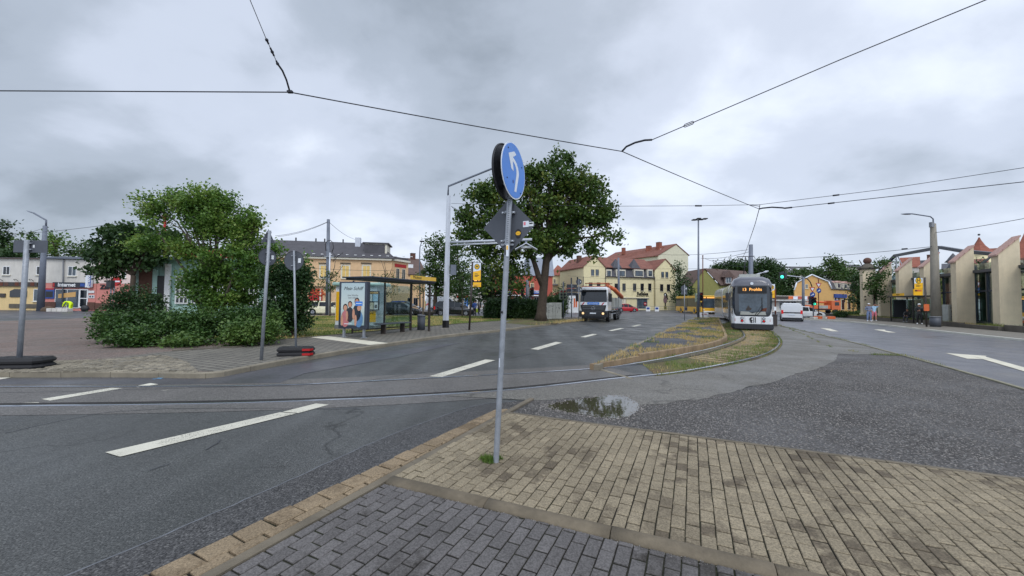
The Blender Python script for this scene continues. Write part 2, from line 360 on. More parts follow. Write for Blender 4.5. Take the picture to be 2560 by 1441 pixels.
# sleepers between the rails
mb = MB(); M('sleeper', S(150, 132, 104), rough=.95, var=.3, scale=8)
for i in range(n_emb + 10, len(railA) - 2):
    if i >= len(railB): break
    for k in (0, .5):
        a = railA[i].lerp(railA[i + 1], k); 
        j = min(range(len(railB)), key=lambda q: (railB[q] - a).length); b = railB[j]
        if (b - a).length > 2.2: continue
        d = (b - a).normalized(); w = Vector((-d.y, d.x, 0)) * .07
        a2 = a + d * .08; b2 = b - d * .08
        mb.add([(a2 - w).to_tuple(), (b2 - w).to_tuple(), (b2 + w).to_tuple(), (a2 + w).to_tuple()] and [(p.x, p.y, z) for z in (.0, .016) for p in (a2 - w, b2 - w, b2 + w, a2 + w)], [(4, 5, 6, 7), (0, 1, 5, 4), (1, 2, 6, 5), (2, 3, 7, 6), (3, 0, 4, 7)], 'sleeper')
o = mb.build('sleepers'); o['kind'] = 'structure'
# apron and yard ----------------------------------------------
kerbR = smooth(GP([(1885, 806), (1900, 808), (1960, 818), (2100, 849), (2240, 885), (2400, 928), (2560, 974), (2700, 1016)]), 4)
kerbR.append(kerbR[-1] + (kerbR[-1] - kerbR[-2]).normalized() * 7)
apr_edge = GP([(1330, 1003), (1460, 975), (1480, 970)])
apron = off(railB[20:], .12) + [G(1885, 806)] + kerbR[:18] + GP([(2240, 889), (2200, 887), (2095, 886), (2086, 905), (2040, 925), (2010, 931), (1985, 937), (1950, 951), (1920, 960), (1870, 968), (1830, 983), (1790, 989), (1750, 1001), (1700, 1003), (1650, 1013), (1600, 1014), (1560, 1000), (1480, 992), (1400, 1000), (1340, 1003)])
q = []
for a, c in zip(apron, apron[1:] + apron[:1]):
    n_ = max(1, int((c - a).length / .12)) if min(a.y, c.y) < 12 and a.x > 1.2 else 1
    q += [a.lerp(c, i / n_) + (Vector((noise.noise(a.lerp(c, i / n_) * 5), noise.noise(a.lerp(c, i / n_) * 5 + Vector((9, 0, 0))), 0)) * .05 if i else Vector((0, 0, 0))) for i in range(n_)]
sheet('concrete_apron', q, .010, 'apron')
yard = GP([(1240, 1010), (1340, 1000), (1400, 997), (1480, 990), (1560, 996), (1600, 1012), (1650, 1009), (1750, 997), (1830, 979), (1920, 959), (1985, 934), (2040, 922), (2086, 902), (2092, 884), (2200, 885), (2250, 888)]) + kerbR[17:] + [Vector((9, -3, 0)), Vector((2, -3, 0)), G(1262, 1040)]
sheet('gravel_yard', yard, .006, 'yard')
M('edge_stone', S(140, 136, 116), rough=.9, var=.15, dirt=.3)
kerb('kerb', off(kerbR, -.02), .1, -.03, .035, 'edge_stone', seg=1.0)
# grass in apron joints
# right carriageway, bus bay and pavement
Kw = [G(2224, 813, .12), G(2560, 848, .12)]; kd = (Kw[1] - Kw[0]).normalized()
kA = [Vector((p.x, p.y, 0)) for p in (G(1990, 797, .12), G(2120, 803.5, .12), Kw[0], G(2380, 829.5, .12), Kw[1], Kw[1] + kd * 22)]
kA = smooth(kA, 3)
rr = [p for p in off(kerbR, -.06)] + [Vector((45, -4, 0))] + kA[::-1] + [P(2000, 760, 49.8), P(1880, 760, 49.8)]
sheet('carriageway', rr, .012, 'road_right')
sheet('bus_bay', off(kA[4:], -.02) + off(kA[4:], -1.75)[::-1], .016, 'bay_dark')
M('kerb_stone', S(134, 126, 110), rough=.9, var=.12, dirt=.25)
M('kerb_white', S(206, 204, 192), rough=.8, var=.08)
kerb('kerb', off(kA, -.0)[::1], .16, 0, .12, 'kerb_white', seg=1)
def slab(name, pts, z0, z1, m):
    o = sheet(name, pts, z1, m); return o
slab('pavement', off(kA, .15) + [kA[-1] + N * 4.1, G(2160, 799, .12), P(2050, 775, 50)], 0, .118, 'pave_far')
# left block ---------------------------------------------------
kz = .15
kl_top = [(-420, 936), (0, 931), (345, 932), (520, 934), (600, 922), (720, 900), (840, 880), (1000, 855), (1130, 837), (1260, 824), (1330, 815), (1400, 807), (1450, 801), (1490, 796)]
KL = smooth([Vector((p.x, p.y, 0)) for p in GP(kl_top, .11)], 4)
kerb('kerb', KL[::-1], .15, 0, .12, 'kerb_stone', seg=1.0)
KI = off(KL, -.15)
backL = [P(1500, 760, 39.5), P(1395, 760, 40), P(1210, 760, 41), P(1000, 760, 40), P(800, 760, 38), P(500, 760, 36), P(280, 760, 32), P(170, 760, 27.5), P(0, 760, 24), P(-500, 760, 19)]
backL = [Vector((p.x, p.y, 0)) for p in backL]
sheet('gravel_lot', KI + backL, .112, 'lot')
kerb('kerb', backL, .12, 0, .118, 'kerb_stone', seg=2)
pe = GP([(120, 905), (240, 893), (430, 878), (600, 868), (680, 852), (780, 843), (1000, 823), (1200, 806), (1300, 800), (1395, 794)], .12)
pe = [Vector((p.x, p.y, 0)) for p in pe]
# pavement surface: cobbles at the corner, slabs further on
cob_edge = [Vector((p.x, p.y, 0)) for p in GP([(-420, 912), (60, 915), (140, 905), (240, 893), (430, 878)], .12)]
i5 = min(range(len(KI)), key=lambda i: (KI[i] - G(540, 932, .12)).length)
iE = len(KI) - 1
# slab pavement (left), brick-pattern material turned to the street
def brick_mat(name, c1, c2, mort, w, h, rot, mortar=.04, bump=.5, var=.1):
    m, nt, b = newmat(name); tc = nn(nt, 'ShaderNodeTexCoord').outputs['Object']; v = mapv(nt, tc, rot)
    t = nn(nt, 'ShaderNodeTexBrick', i_Scale=1); nt.links.new(v, t.inputs['Vector'])
    t.inputs['Color1'].default_value = (*c1, 1); t.inputs['Color2'].default_value = (*c2, 1); t.inputs['Mortar'].default_value = (*mort, 1)
    t.inputs['Brick Width'].default_value = w; t.inputs['Row Height'].default_value = h; t.inputs['Mortar Size'].default_value = mortar * h
    c = mult(nt, t.outputs['Color'], [mr(nt, noi(nt, .7, 5, tc), .3, .7, 1 - var, 1 + var), mr(nt, noi(nt, 40, 3, tc), .3, .7, .85, 1.15)])
    nt.links.new(c, b.inputs['Base Color']); b.inputs['Roughness'].default_value = .75
    bn = nn(nt, 'ShaderNodeBump', i_Strength=bump, i_Distance=.01, invert=True); nt.links.new(t.outputs['Fac'], bn.inputs['Height']); nt.links.new(bn.outputs[0], b.inputs['Normal'])
    MATS[name] = m
brick_mat('pave_slabs', S(122, 117, 107), S(108, 104, 96), S(58, 55, 50), .3, .2, TH, .09, var=.14)
iA = min(range(len(KI)), key=lambda i: (KI[i] - G(540, 932, .12)).length)
pts = KI[iA:] + pe[::-1][:8] + [Vector((p.x, p.y, 0)) for p in GP([(430, 878), (200, 905), (210, 918)], .12)]
sheet('pavement', pts, .119, 'pave_slabs')
# lawn
lw = pe[3:] + [Vector((P(1395, 760, 39).x, 39, 0)), Vector((P(1210, 760, 40.6).x, 40.6, 0)), Vector((P(1000, 760, 39.6).x, 39.6, 0)), Vector((P(800, 760, 37.6).x, 37.6, 0)), Vector((P(560, 760, 33).x, 33, 0)), G(420, 812, .12)]
sheet('lawn', lw, .117, 'lawn_base')
kerb('lawn_edging', pe[2:], .07, .1, .155, 'conc_dark', seg=1)
sheet('tree_pit', GP([(1262, 808), (1290, 797), (1330, 794), (1400, 796), (1425, 801), (1392, 808), (1330, 814)], .12), .124, 'bedsoil')
# ------------------------------------------------------------ real pavers
def clip(poly, hp):
    out = []
    for i in range(len(poly)):
        a = poly[i]; b = poly[(i + 1) % len(poly)]
        da = (a - hp[0]).dot(hp[1]); db = (b - hp[0]).dot(hp[1])
        if da >= 0: out.append(a)
        if (da >= 0) != (db >= 0): out.append(a + (b - a) * (da / (da - db)))
    return out
def halfplanes(region):
    c = sum((Vector((p.x, p.y)) for p in region), Vector((0, 0))) / len(region); hp = []
    for i in range(len(region)):
        a = Vector((region[i].x, region[i].y)); b = Vector((region[(i + 1) % len(region)].x, region[(i + 1) % len(region)].y)); d = (b - a)
        n = Vector((-d.y, d.x)).normalized()
        if (c - a).dot(n) < 0: n = -n
        hp.append((a, n))
    return hp
def pavers(name, region, org, u, L, Wd, z, m, joint=.006, jl=None, bev=.006, bond=.5, jit=.0015, th=.02, dz=.0016, keep=None):
    jl_ = (jl or joint) / 2; hp = halfplanes(region); u = Vector((u.x, u.y)).normalized(); w = Vector((u.y, -u.x)); o = Vector((org.x, org.y))
    q = [(Vector((p.x, p.y)) - o) for p in region]; u0 = min(v.dot(u) for v in q); u1 = max(v.dot(u) for v in q); w0 = min(v.dot(w) for v in q); w1 = max(v.dot(w) for v in q)
    vs = []; fs = []
    for r in range(int(w0 / Wd) - 1, int(w1 / Wd) + 2):
        sh = (r % 2) * bond * L + random.uniform(-.003, .003)
        for k in range(int(u0 / L) - 2, int(u1 / L) + 2):
            a = k * L + sh; j = lambda: random.uniform(-jit, jit)
            poly = [o + u * (a + x) + w * (r * Wd + y) for x, y in ((jl_ + j(), joint / 2 + j()), (L - jl_ + j(), joint / 2 + j()), (L - jl_ + j(), Wd - joint / 2 + j()), (jl_ + j(), Wd - joint / 2 + j()))]
            for h in hp:
                poly = clip(poly, h)
                if len(poly) < 3: break
            if len(poly) < 3: continue
            c = sum(poly, Vector((0, 0))) / len(poly)
            if keep and not keep(c): continue
            area = abs(sum(poly[i].x * poly[(i + 1) % len(poly)].y - poly[(i + 1) % len(poly)].x * poly[i].y for i in range(len(poly)))) / 2
            if area < .0006: continue
            zz = z + random.uniform(-dz, dz); tx = random.uniform(-.006, .006); ty = random.uniform(-.006, .006); n = len(poly); b0 = len(vs)
            for p in poly: vs.append((p.x, p.y, z - th))
            for p in poly: vs.append((p.x, p.y, zz - bev * .7 + (p - c).x * tx + (p - c).y * ty))
            for p in poly:
                d = (c - p); pp = p + d.normalized() * min(bev * 1.3, d.length * .3); vs.append((pp.x, pp.y, zz + (pp - c).x * tx + (pp - c).y * ty))
            for i in range(n):
                k2 = (i + 1) % n; fs.append((b0 + i, b0 + k2, b0 + n + k2, b0 + n + i)); fs.append((b0 + n + i, b0 + n + k2, b0 + 2 * n + k2, b0 + 2 * n + i))
            fs.append([b0 + 2 * n + i for i in range(n)])
    mb = MB(); mb.add(vs, fs, m); ob = mb.build(name); ob['kind'] = 'structure'; return ob
def paver_mat(name, col, stain, isl=.12, speck_col=(.05, .045, .04), stain_at=.5, speck=.55, moss=0, sc_=55):
    m, nt, b = newmat(name); tc = nn(nt, 'ShaderNodeTexCoord').outputs['Object']; g = nn(nt, 'ShaderNodeNewGeometry')
    isr = g.outputs['Random Per Island']
    # per-stone offset so that the stains break at the joints
    ad = nn(nt, 'ShaderNodeVectorMath', operation='ADD'); cx = nn(nt, 'ShaderNodeCombineXYZ')
    ml = nn(nt, 'ShaderNodeMath', operation='MULTIPLY'); ml.inputs[1].default_value = .5; nt.links.new(isr, ml.inputs[0]); nt.links.new(ml.outputs[0], cx.inputs[2])
    nt.links.new(tc, ad.inputs[0]); nt.links.new(cx.outputs[0], ad.inputs[1])
    st = mr(nt, noi(nt, 1.25, 6, ad.outputs[0], .68), stain_at, stain_at + .09, 0, 1)
    gate = mr(nt, isr, .15, .8, .1, 1); pr = nn(nt, 'ShaderNodeMath', operation='MULTIPLY'); nt.links.new(st, pr.inputs[0]); nt.links.new(gate, pr.inputs[1])
    mx = nn(nt, 'ShaderNodeMix', data_type='RGBA'); nt.links.new(pr.outputs[0], mx.inputs[0]); mx.inputs[6].default_value = (*col, 1); mx.inputs[7].default_value = (*stain, 1)
    c = mult(nt, mx.outputs[2], [mr(nt, isr, 0, 1, 1 - isl, 1 + isl), mr(nt, noi(nt, .8, 4, tc), .3, .7, .88, 1.12), mr(nt, noi(nt, 75, 2, tc, .75), .36, .64, .72, 1.28)])
    sp = mr(nt, noi(nt, sc_, 3, tc, .7), .60, .68, 0, speck)
    m2 = nn(nt, 'ShaderNodeMix', data_type='RGBA'); nt.links.new(sp, m2.inputs[0]); nt.links.new(c, m2.inputs[6]); m2.inputs[7].default_value = (*speck_col, 1)
    nt.links.new(m2.outputs[2], b.inputs['Base Color']); b.inputs['Roughness'].default_value = .85; b.inputs['Specular IOR Level'].default_value = .2
    bn = nn(nt, 'ShaderNodeBump', i_Strength=.7, i_Distance=.003); nt.links.new(noi(nt, 120, 3, tc, .7), bn.inputs['Height']); nt.links.new(bn.outputs[0], b.inputs['Normal'])
    MATS[name] = m
paver_mat('paver_yellow', S(138, 127, 107), S(92, 83, 70), .12, stain_at=.475)
paver_mat('paver_grey', S(98, 95, 94), S(58, 55, 52), .12, speck_col=(.2, .19, .18), speck=.5, stain_at=.54)
paver_mat('stone_yellow', S(136, 120, 98), S(104, 90, 72), .13, speck=.5)
paver_mat('cobble', S(128, 121, 107), S(96, 90, 78), .3, sc_=20)
ground_mat('joint_soil', S(34, 31, 26), 90, .5, .3, .9, 1, .5, col2=S(36, 38, 24))

o1 = G(1235, 1029); o2 = G(370, 1441); s1 = G(1335, 1001); s2_ = G(560, 1441); dO = (o1 - o2).normalized(); dS = (s1 - s2_).normalized()
o3 = o2 - dO * 3.0; s3_ = s2_ - dS * 3.0
nS = Vector((dS.y, -dS.x, 0)); q1 = G(1283, 1029) - nS * .085
# dark soil under every joint
sheet('joint_bed', [o3, o1, q1, s1, G(1262, 1038), G(1700, 1092), G(2560, 1207), G(2560, 1207) + (G(2560, 1207) - G(1700, 1092)) * .8, Vector((7, -2.6, 0)), Vector((-1, -2.6, 0))], .009, 'joint_soil')
pavers('stone_gutter', [o3, o1, q1, s3_ - nS * .085], o2, dO, 0.22, .2, .030, 'stone_yellow', joint=.014, bev=.012, jit=.007, dz=.004, th=.03)
M('strip_conc', S(114, 105, 90), rough=.9, var=.14, dirt=.3, bump=.5, bscale=90)
kerb('edging_strip', [s1, s2_, s3_][::-1], .085, 0, .034, 'strip_conc', seg=1.0, gap=.005, r=.006) if False else None
mb = MB(); Ls = (s1 - s3_).length; k = 0
while k * 1.0 < Ls:
    a = s1 - dS * (k * 1.0 + .003); b = s1 - dS * min(Ls, (k + 1) * 1.0 - .003)
    mb.loft([[tuple(p - nS * x + Vector((0, 0, z))) for x, z in ((0, 0), (0, .030), (.006, .034), (.079, .034), (.085, .030), (.085, 0))] for p in (a, b)], 'strip_conc'); k += 1
o = mb.build('edging_strip'); o['kind'] = 'structure'
# rounded kerb between the grey and the yellow field
c1 = G(1003, 1204); c2 = G(1890, 1412); c1 = s1 + dS * (c1 - s1).dot(dS); dC = (c2 - c1).normalized(); nC = Vector((dC.y, -dC.x, 0))   # nC points to the camera side
if nC.y > 0: nC = -nC
mb = MB(); k = 0
M('kerb_round', S(108, 98, 82), rough=.92, var=.2, dirt=.35, bump=.6, bscale=70)
while k < 6:
    a = c1 + dC * (k * 1.0 + .004); b = c1 + dC * ((k + 1) * 1.0 - .004); dz = random.uniform(-.003, .003); rg = []
    for p in [a.lerp(b, t / 5) for t in range(6)]:
        rg.append([tuple(p + nC * x + Vector((0, 0, z + dz))) for x, z in ((-.002, 0), (-.002, .034), (.02, .046), (.06, .050), (.095, .044), (.125, .028), (.135, .008), (.135, 0))])
    mb.loft(rg, 'kerb_round', sm=True); k += 1
o = mb.build('kerb'); o['kind'] = 'structure'
e1 = G(1262, 1038); e2 = G(1700, 1094); e3 = G(2560, 1208); dE = (e3 - e2).normalized(); e4 = e3 + dE * 3.5
lowr = c1 + dC * 6
pavers('paving', [e1, e4, Vector((e4.x, lowr.y - 1, 0)), lowr, c1], G(1500, 1300), D, .18, .10, .034, 'paver_yellow', joint=.0075, jl=.013, bev=.007, jit=.0025, dz=.003)
pavers('paving', [c1 + nC * .14 + nS * .003, s3_ + nS * .004, Vector((1, -2.6, 0)), lowr + nC * .14], G(1500, 1380), D, .20, .10, .022, 'paver_grey', joint=.009, jl=.013, bev=.007, jit=.0025, dz=.003)
sheet('joint_bed', [e1, e2, e3, e4, Vector((e4.x, lowr.y - 1, 0)), lowr, c1], .024, 'joint_soil'); sheet('joint_bed', [c1 + nC * .1, s3_, Vector((1, -2.6, 0)), lowr + nC * .1], .0125, 'joint_soil')
# thin edge stones towards the gravel
mb = MB(); pth = [e1 - dE * .02, e2, e3, e4]
for i in range(3):
    a, b = pth[i], pth[i + 1]; d = (b - a).normalized(); n_ = Vector((-d.y, d.x, 0)); t = 0; LL = (b - a).length
    while t < LL:
        p = a + d * (t + .003); q = a + d * min(LL, t + .997); dz = random.uniform(-.004, .003)
        mb.loft([[tuple(r_ + n_ * x + Vector((0, 0, z + dz))) for x, z in ((.0, 0), (0, .032), (.006, .037), (.046, .037), (.052, .032), (.052, 0))] for r_ in (p, q)], 'strip_conc'); t += 1
o = mb.build('edging_stone'); o['kind'] = 'structure'
# darker smooth asphalt strip along the stones, with its tar seam
seam = [G(170, 1441) - dO * 3, G(170, 1441), G(500, 1300), G(770, 1182), G(950, 1100), G(1110, 1040), G(1200, 1013), G(1290, 1004), G(1345, 1000)]
sheet('asphalt_strip', seam + [s1, q1, o1, o3], .0045, 'asphalt_dark')
M('seam', S(96, 98, 102), rough=.7, var=.3, scale=8)
strip('asphalt_seam', [p + Vector((noise.noise(p * 6) * .02, noise.noise(p * 6 + Vector((5, 5, 5))) * .02, 0)) for p in smooth(seam[:-1], 16)], -.011, .007, .0058, 'seam')
# cobbles at the left corner (real stones)
cz = .108
creg = [Vector((p.x, p.y, 0)) for p in GP([(-420, 929), (345, 929.5), (500, 931.5), (470, 905), (410, 888), (240, 899), (-420, 921)], .12)]
cc = []
for cr_ in ([(-420, 929.5), (345, 930), (240, 899), (-420, 921)], [(345, 930), (500, 932), (470, 905), (410, 888), (240, 899)]):
    cr_ = [Vector((p.x, p.y, 0)) for p in GP(cr_, .12)]; pavers('cobblestones', cr_, cr_[0], Vector((1, .03, 0)), .16, .14, .128, 'cobble', joint=.022, bev=.02, jit=.014, dz=.009, bond=.45, th=.02)
sheet('cobble_bed', creg, .115, 'joint_soil')
# ------------------------------------------------------------ markings
def quad(name, pts, z, m='paint_line'): return sheet(name, GP(pts, z), z, m)
mm, nt, b = newmat('paint_worn'); tc = nn(nt, 'ShaderNodeTexCoord').outputs['Object']
b.inputs['Base Color'].default_value = (*S(206, 202, 186), 1); b.inputs['Roughness'].default_value = .65
nt.links.new(mult(nt, S(206, 202, 186), [mr(nt, noi(nt, 1.5, 5, tc), .3, .7, .86, 1.1), mr(nt, noi(nt, 90, 2, tc), .3, .7, .85, 1.1)]), b.inputs['Base Color'])
mxs = nn(nt, 'ShaderNodeMixShader'); tr = nn(nt, 'ShaderNodeBsdfTransparent')
g1 = mr(nt, noi(nt, 70, 3, tc, .8), .55, .60, 0, 1); g2 = mr(nt, noi(nt, 2.2, 3, tc), .46, .58, 0, 1); pm = nn(nt, 'ShaderNodeMath', operation='MULTIPLY')
nt.links.new(g1, pm.inputs[0]); nt.links.new(g2, pm.inputs[1]); nt.links.new(pm.outputs[0], mxs.inputs[0]); nt.links.new(b.outputs[0], mxs.inputs[1]); nt.links.new(tr.outputs[0], mxs.inputs[2])
nt.links.new(mxs.outputs[0], nt.nodes['Material Output'].inputs[0]); MATS['paint_worn'] = mm
for q in ([(263, 1131), (300, 1142), (740, 1034), (700, 1031)], [(706, 1030), (746, 1033), (822, 1012), (790, 1009)], [(1073, 941), (1104, 943), (1238, 901), (1214, 899)],
          [(1326, 873), (1346, 875), (1406, 857), (1389, 855)], [(1450, 843), (1464, 844), (1494, 836), (1481, 835)], [(1520, 827), (1530, 828), (1561, 821.5), (1551, 820.5)], [(1578, 816), (1586, 817), (1604, 812.5), (1597, 812)],
          [(103, 998), (125, 1002), (306, 971), (278, 970)], [(333, 967), (346, 968.5), (396, 961), (376, 958)], [(25, 1014), (92, 1010), (98, 1006), (48, 1008)], [(-60, 952), (0, 949), (28, 944), (-60, 945)],
          [(416, 976), (424, 974), (400, 978)]):
    quad('lane_marking', q, .0085, 'paint_worn')
sheet('pavement_marking', GP([(770, 843), (925, 863), (972, 858.5), (820, 841)], .12), .1235, 'paint_line')
# arrows on the right carriageway
def gz(pts): return GP(pts, .02)
sheet('road_arrow', gz([(2363, 883), (2466, 890), (2460, 898.5), (2418, 897)]), .0205, 'paint_line')
sheet('road_arrow', gz([(2438, 893), (2451, 889), (2560, 919), (2700, 957), (2700, 969), (2560, 929)]), .0245, 'paint_line')
sheet('road_arrow', gz([(2050, 820.5), (2075, 822), (2097, 829), (2078, 828.5)]), .0205, 'paint_line')
sheet('road_arrow', gz([(2184, 824), (2212, 824.5), (2214, 827), (2241, 832), (2222, 831.5)]), .0205, 'paint_line')
sheet('lane_marking', gz([(1500, 800), (1600, 800), (1600, 800.8), (1500, 801)]), .0205, 'paint_line') if False else None
# dark patch round the left crossing
for ps in ([(-200, 985), (120, 981), (430, 972), (760, 966)], [(0, 1085), (300, 1030), (640, 1022), (900, 1024)], [(900, 955), (1100, 925), (1230, 905), (1330, 885)], [(380, 1178), (405, 1168), (430, 1160)], [(515, 1125), (530, 1115), (545, 1108), (550, 1100)]):
    strip('asphalt_seam', [p + Vector((noise.noise(p * 3) * .05, noise.noise(p * 3 + Vector((5, 5, 5))) * .05, 0)) for p in smooth(GP(ps), 14)], -.007, .007, .0072, 'bay_dark')
sheet('asphalt_patch', GP([(0, 948), (345, 942), (530, 943), (720, 916), (900, 890), (1100, 862), (1150, 858), (1000, 893), (760, 935), (700, 958), (425, 962), (-400, 962), (-400, 950)], 0), .0065, 'asphalt_far')
sheet('asphalt_patch', GP([(-300, 1013), (0, 1012), (120, 978), (420, 970), (300, 1003), (240, 1013)], 0), .0065, 'asphalt_dark') if False else None
# ------------------------------------------------------------ puddle
pc = GP([(1365, 1016), (1400, 1008), (1440, 1001), (1480, 996), (1520, 990), (1556, 991), (1580, 1000), (1598, 1013), (1596, 1030), (1570, 1043), (1530, 1049), (1480, 1043), (1440, 1036), (1405, 1031), (1378, 1024)])
pc = smooth(pc + [pc[0]], 5)[:-1]
pc = [p + Vector((random.uniform(-.02, .02), random.uniform(-.02, .02), 0)) for p in pc]
mm, nt, b = newmat('water'); b.inputs['Base Color'].default_value = (*S(66, 62, 50), 1); b.inputs['Roughness'].default_value = .03; b.inputs['IOR'].default_value = 1.8; b.inputs['Specular IOR Level'].default_value = 1
tc = nn(nt, 'ShaderNodeTexCoord').outputs['Object']; bn = nn(nt, 'ShaderNodeBump', i_Strength=.05, i_Distance=.01); nt.links.new(noi(nt, 9, 2, tc), bn.inputs['Height']); nt.links.new(bn.outputs[0], b.inputs['Normal'])
MATS['water'] = mm
sheet('puddle', pc, .0135, 'water')
# ------------------------------------------------------------ traffic island (median)
il = [(1484, 913), (1560, 874), (1640, 838), (1735, 796), (1797, 795), (1806, 815), (1817, 838), (1816, 846), (1800, 855), (1760, 866), (1680, 879), (1600, 892), (1540, 903)]
IS = [Vector((p.x, p.y, 0)) for p in GP(il, .13)]
sheet('traffic_island', IS, .135, 'island_asphalt')
kp = IS + [IS[0]]
# road side low kerb and high concrete wall on the track side
kerb('kerb', [IS[i] for i in (3, 2, 1, 0)], -.14, 0, .15, 'kerb_stone', seg=1) if False else None
def curb_out(path, w, h, m, seg=1.0):
    return kerb('kerb', path, w, 0, h, m, seg=seg)
curb_out(off([IS[i] for i in (3, 2, 1, 0)][::-1], -.0), .14, .145, 'kerb_stone')
M('island_wall', S(150, 128, 100), rough=.9, var=.12, dirt=.4)
tr_side = smooth([IS[i] for i in (4, 5, 6, 7, 8, 9, 10, 11, 12)] + [IS[0]], 3)
curb_out(tr_side[:22], .12, .2, 'island_wall'); curb_out(tr_side[21:], .12, .15, 'island_wall')
curb_out([IS[3], IS[4]], .14, .145, 'kerb_stone')
# ------------------------------------------------------------ grass, stones
def scatter_poly(pts, n, rg=rng):
    xs = np.array([p.x for p in pts]); ys = np.array([p.y for p in pts]); out = []
    while len(out) < n:
        x = rg.uniform(xs.min(), xs.max(), n * 2); y = rg.uniform(ys.min(), ys.max(), n * 2); ins = np.zeros(n * 2, bool); j = len(xs) - 1
        for i in range(len(xs)):
            c = ((ys[i] > y) != (ys[j] > y)) & (x < (xs[j] - xs[i]) * (y - ys[i]) / (ys[j] - ys[i] + 1e-12) + xs[i]); ins ^= c; j = i
        out += list(zip(x[ins], y[ins]))
    return np.array(out[:n])
def np_mesh(name, v, faces_n, mat_, nv):
    """v: (F*nv,3) vertices; every face has nv vertices of its own"""
    me = bpy.data.meshes.new(name); n = len(v); me.vertices.add(n); me.vertices.foreach_set('co', v.astype(np.float32).ravel())
    nf = n // nv; me.loops.add(n); me.loops.foreach_set('vertex_index', np.arange(n, dtype=np.int32)); me.polygons.add(nf)
    me.polygons.foreach_set('loop_start', np.arange(0, n, nv, dtype=np.int32)); me.polygons.foreach_set('loop_total', np.full(nf, nv, np.int32))
    me.update(calc_edges=True); me.materials.append(M_(mat_)); return me
def blades(name, P2, z, h0, h1, w, m, lean=.5, label=None, keepfn=None):
    n = len(P2); a = rng.uniform(0, 2 * np.pi, n); h = rng.uniform(h0, h1, n); l = rng.uniform(.1, lean, n) * h; b = rng.uniform(0, 2 * np.pi, n)
    wx = np.cos(a) * w / 2; wy = np.sin(a) * w / 2; x, y = P2[:, 0], P2[:, 1]; zz = np.full(n, z)
    v = np.stack([np.stack([x - wx, y - wy, zz], 1), np.stack([x + wx, y + wy, zz], 1), np.stack([x + np.cos(b) * l, y + np.sin(b) * l, z + h], 1)], 1).reshape(-1, 3)
    o = bpy.data.objects.new(name, np_mesh(name, v, 0, m, 3)); COL.objects.link(o); o['kind'] = 'stuff'; return o
leafmat('grass_green', [S(58, 84, 34), S(92, 118, 48), S(128, 140, 66)], .2); leafmat('grass_dry', [S(158, 134, 84), S(198, 172, 116), S(140, 132, 70)], .2); leafmat('grass_mixed', [S(70, 96, 40), S(110, 122, 56), S(160, 144, 84)], .2)
def nz(x, y, s, o=0): return noise.noise(Vector((x * s + o, y * s, 7.3 + o)))
# island: dry grass patches
pp = scatter_poly(IS, 26000); k = np.array([nz(x, y, .55) + .9 * nz(x, y, 1.7, 5) for x, y in pp])
edge = np.array([min((Vector((x, y, 0)) - q).length for q in tr_side) for x, y in pp]); k2 = k + np.clip(1.3 - edge, -.3, 1.3) * .38
blades('grass', pp[k2 > .02], .133, .03, .14, .018, 'grass_dry'); k3 = np.array([nz(x, y, .8, 30) for x, y in pp])
blades('grass', pp[(k3 > .28) & (edge < 4)], .133, .04, .16, .014, 'grass_green')
# track bed weeds
pb = scatter_poly(bedr, 16000); kb = np.array([nz(x, y, 1.2, 11) for x, y in pb])
inb = np.array([min((Vector((x, y, 0)) - q).length for q in railB[n_emb:]) for x, y in pb]); ina = np.array([min((Vector((x, y, 0)) - q).length for q in railA[n_emb:]) for x, y in pb])
blades('grass', pb[(kb > -.05) & (inb > .05) & (ina > .35) & (inb < .75)], .005, .03, .12, .012, 'grass_mixed')
blades('grass', pb[(kb > .15) & (inb > .05) & (ina > .3)], .005, .03, .14, .013, 'grass_green')
blades('grass', pb[(kb < -.1) & (ina > .1) & (inb > .1)][:3500], .005, .03, .1, .012, 'grass_dry')
# lawn blades
lp = scatter_poly(lw, 42000); kl = np.array([nz(x, y, .35, 2) for x, y in lp])
blades('grass', lp[kl > -.08], .115, .04, .10, .03, 'grass_green'); blades('grass', lp[kl <= .02][:9000], .115, .04, .1, .03, 'grass_dry')
# tufts along kerb edges and joints
def along(path, n, spread, gate=.1, s=.7, o=0):
    out = []
    L = [(path[i], path[i + 1]) for i in range(len(path) - 1)]; w = [(b - a).length for a, b in L]
    for _ in range(n):
        a, b = random.choices(L, w)[0]; p = a.lerp(b, random.random())
        if nz(p.x, p.y, s, o) > gate: out.append((p.x + random.gauss(0, spread), p.y + random.gauss(0, spread)))
    return np.array(out)
joint = [G(1945, 812), G(2010, 838), G(2050, 858), G(2090, 873), G(2160, 884), G(2240, 889)]
blades('weeds', np.concatenate([along(kerbR[2:20], 2600, .03, .05, 1.2), along(joint, 1400, .03, .0, 1.5, 3), along([G(2180, 888), G(2260, 890)], 300, .05, -1)]), .008, .02, .1, .01, 'grass_mixed')
blades('weeds', along([c1 + nS * .1, c1 + dC * 1.2, c1 + dC * 3.5], 500, .008, .1, 3), .02, .006, .02, .004, 'grass_green')
wp = []
ctr = G(1230, 1158)
for _ in range(800):
    a_ = random.choice([(-.045, -.02), (-.02, -.055), (.05, .02), (-.06, .03), (0, -.03)]); wp.append((ctr.x + a_[0] + random.gauss(0, .03), ctr.y + a_[1] + random.gauss(0, .02)))
M('pole_soil', S(48, 42, 34), rough=1, var=.3); MBs = MB(); MBs.tube([(ctr.x, ctr.y, .030), (ctr.x, ctr.y, .0375)], [.085, .06], 'pole_soil', 11, sm=False); o = MBs.build('soil_ring'); o['kind'] = 'structure'
blades('weeds', np.array(wp), .03, .015, .065, .008, 'grass_green', lean=1.0)
blades('weeds', along([G(1395, 806, .12), G(1440, 803, .12), G(1490, 797, .12), G(1330, 815, .12)], 1200, .25, .0, 1), .12, .05, .3, .02, 'grass_dry')
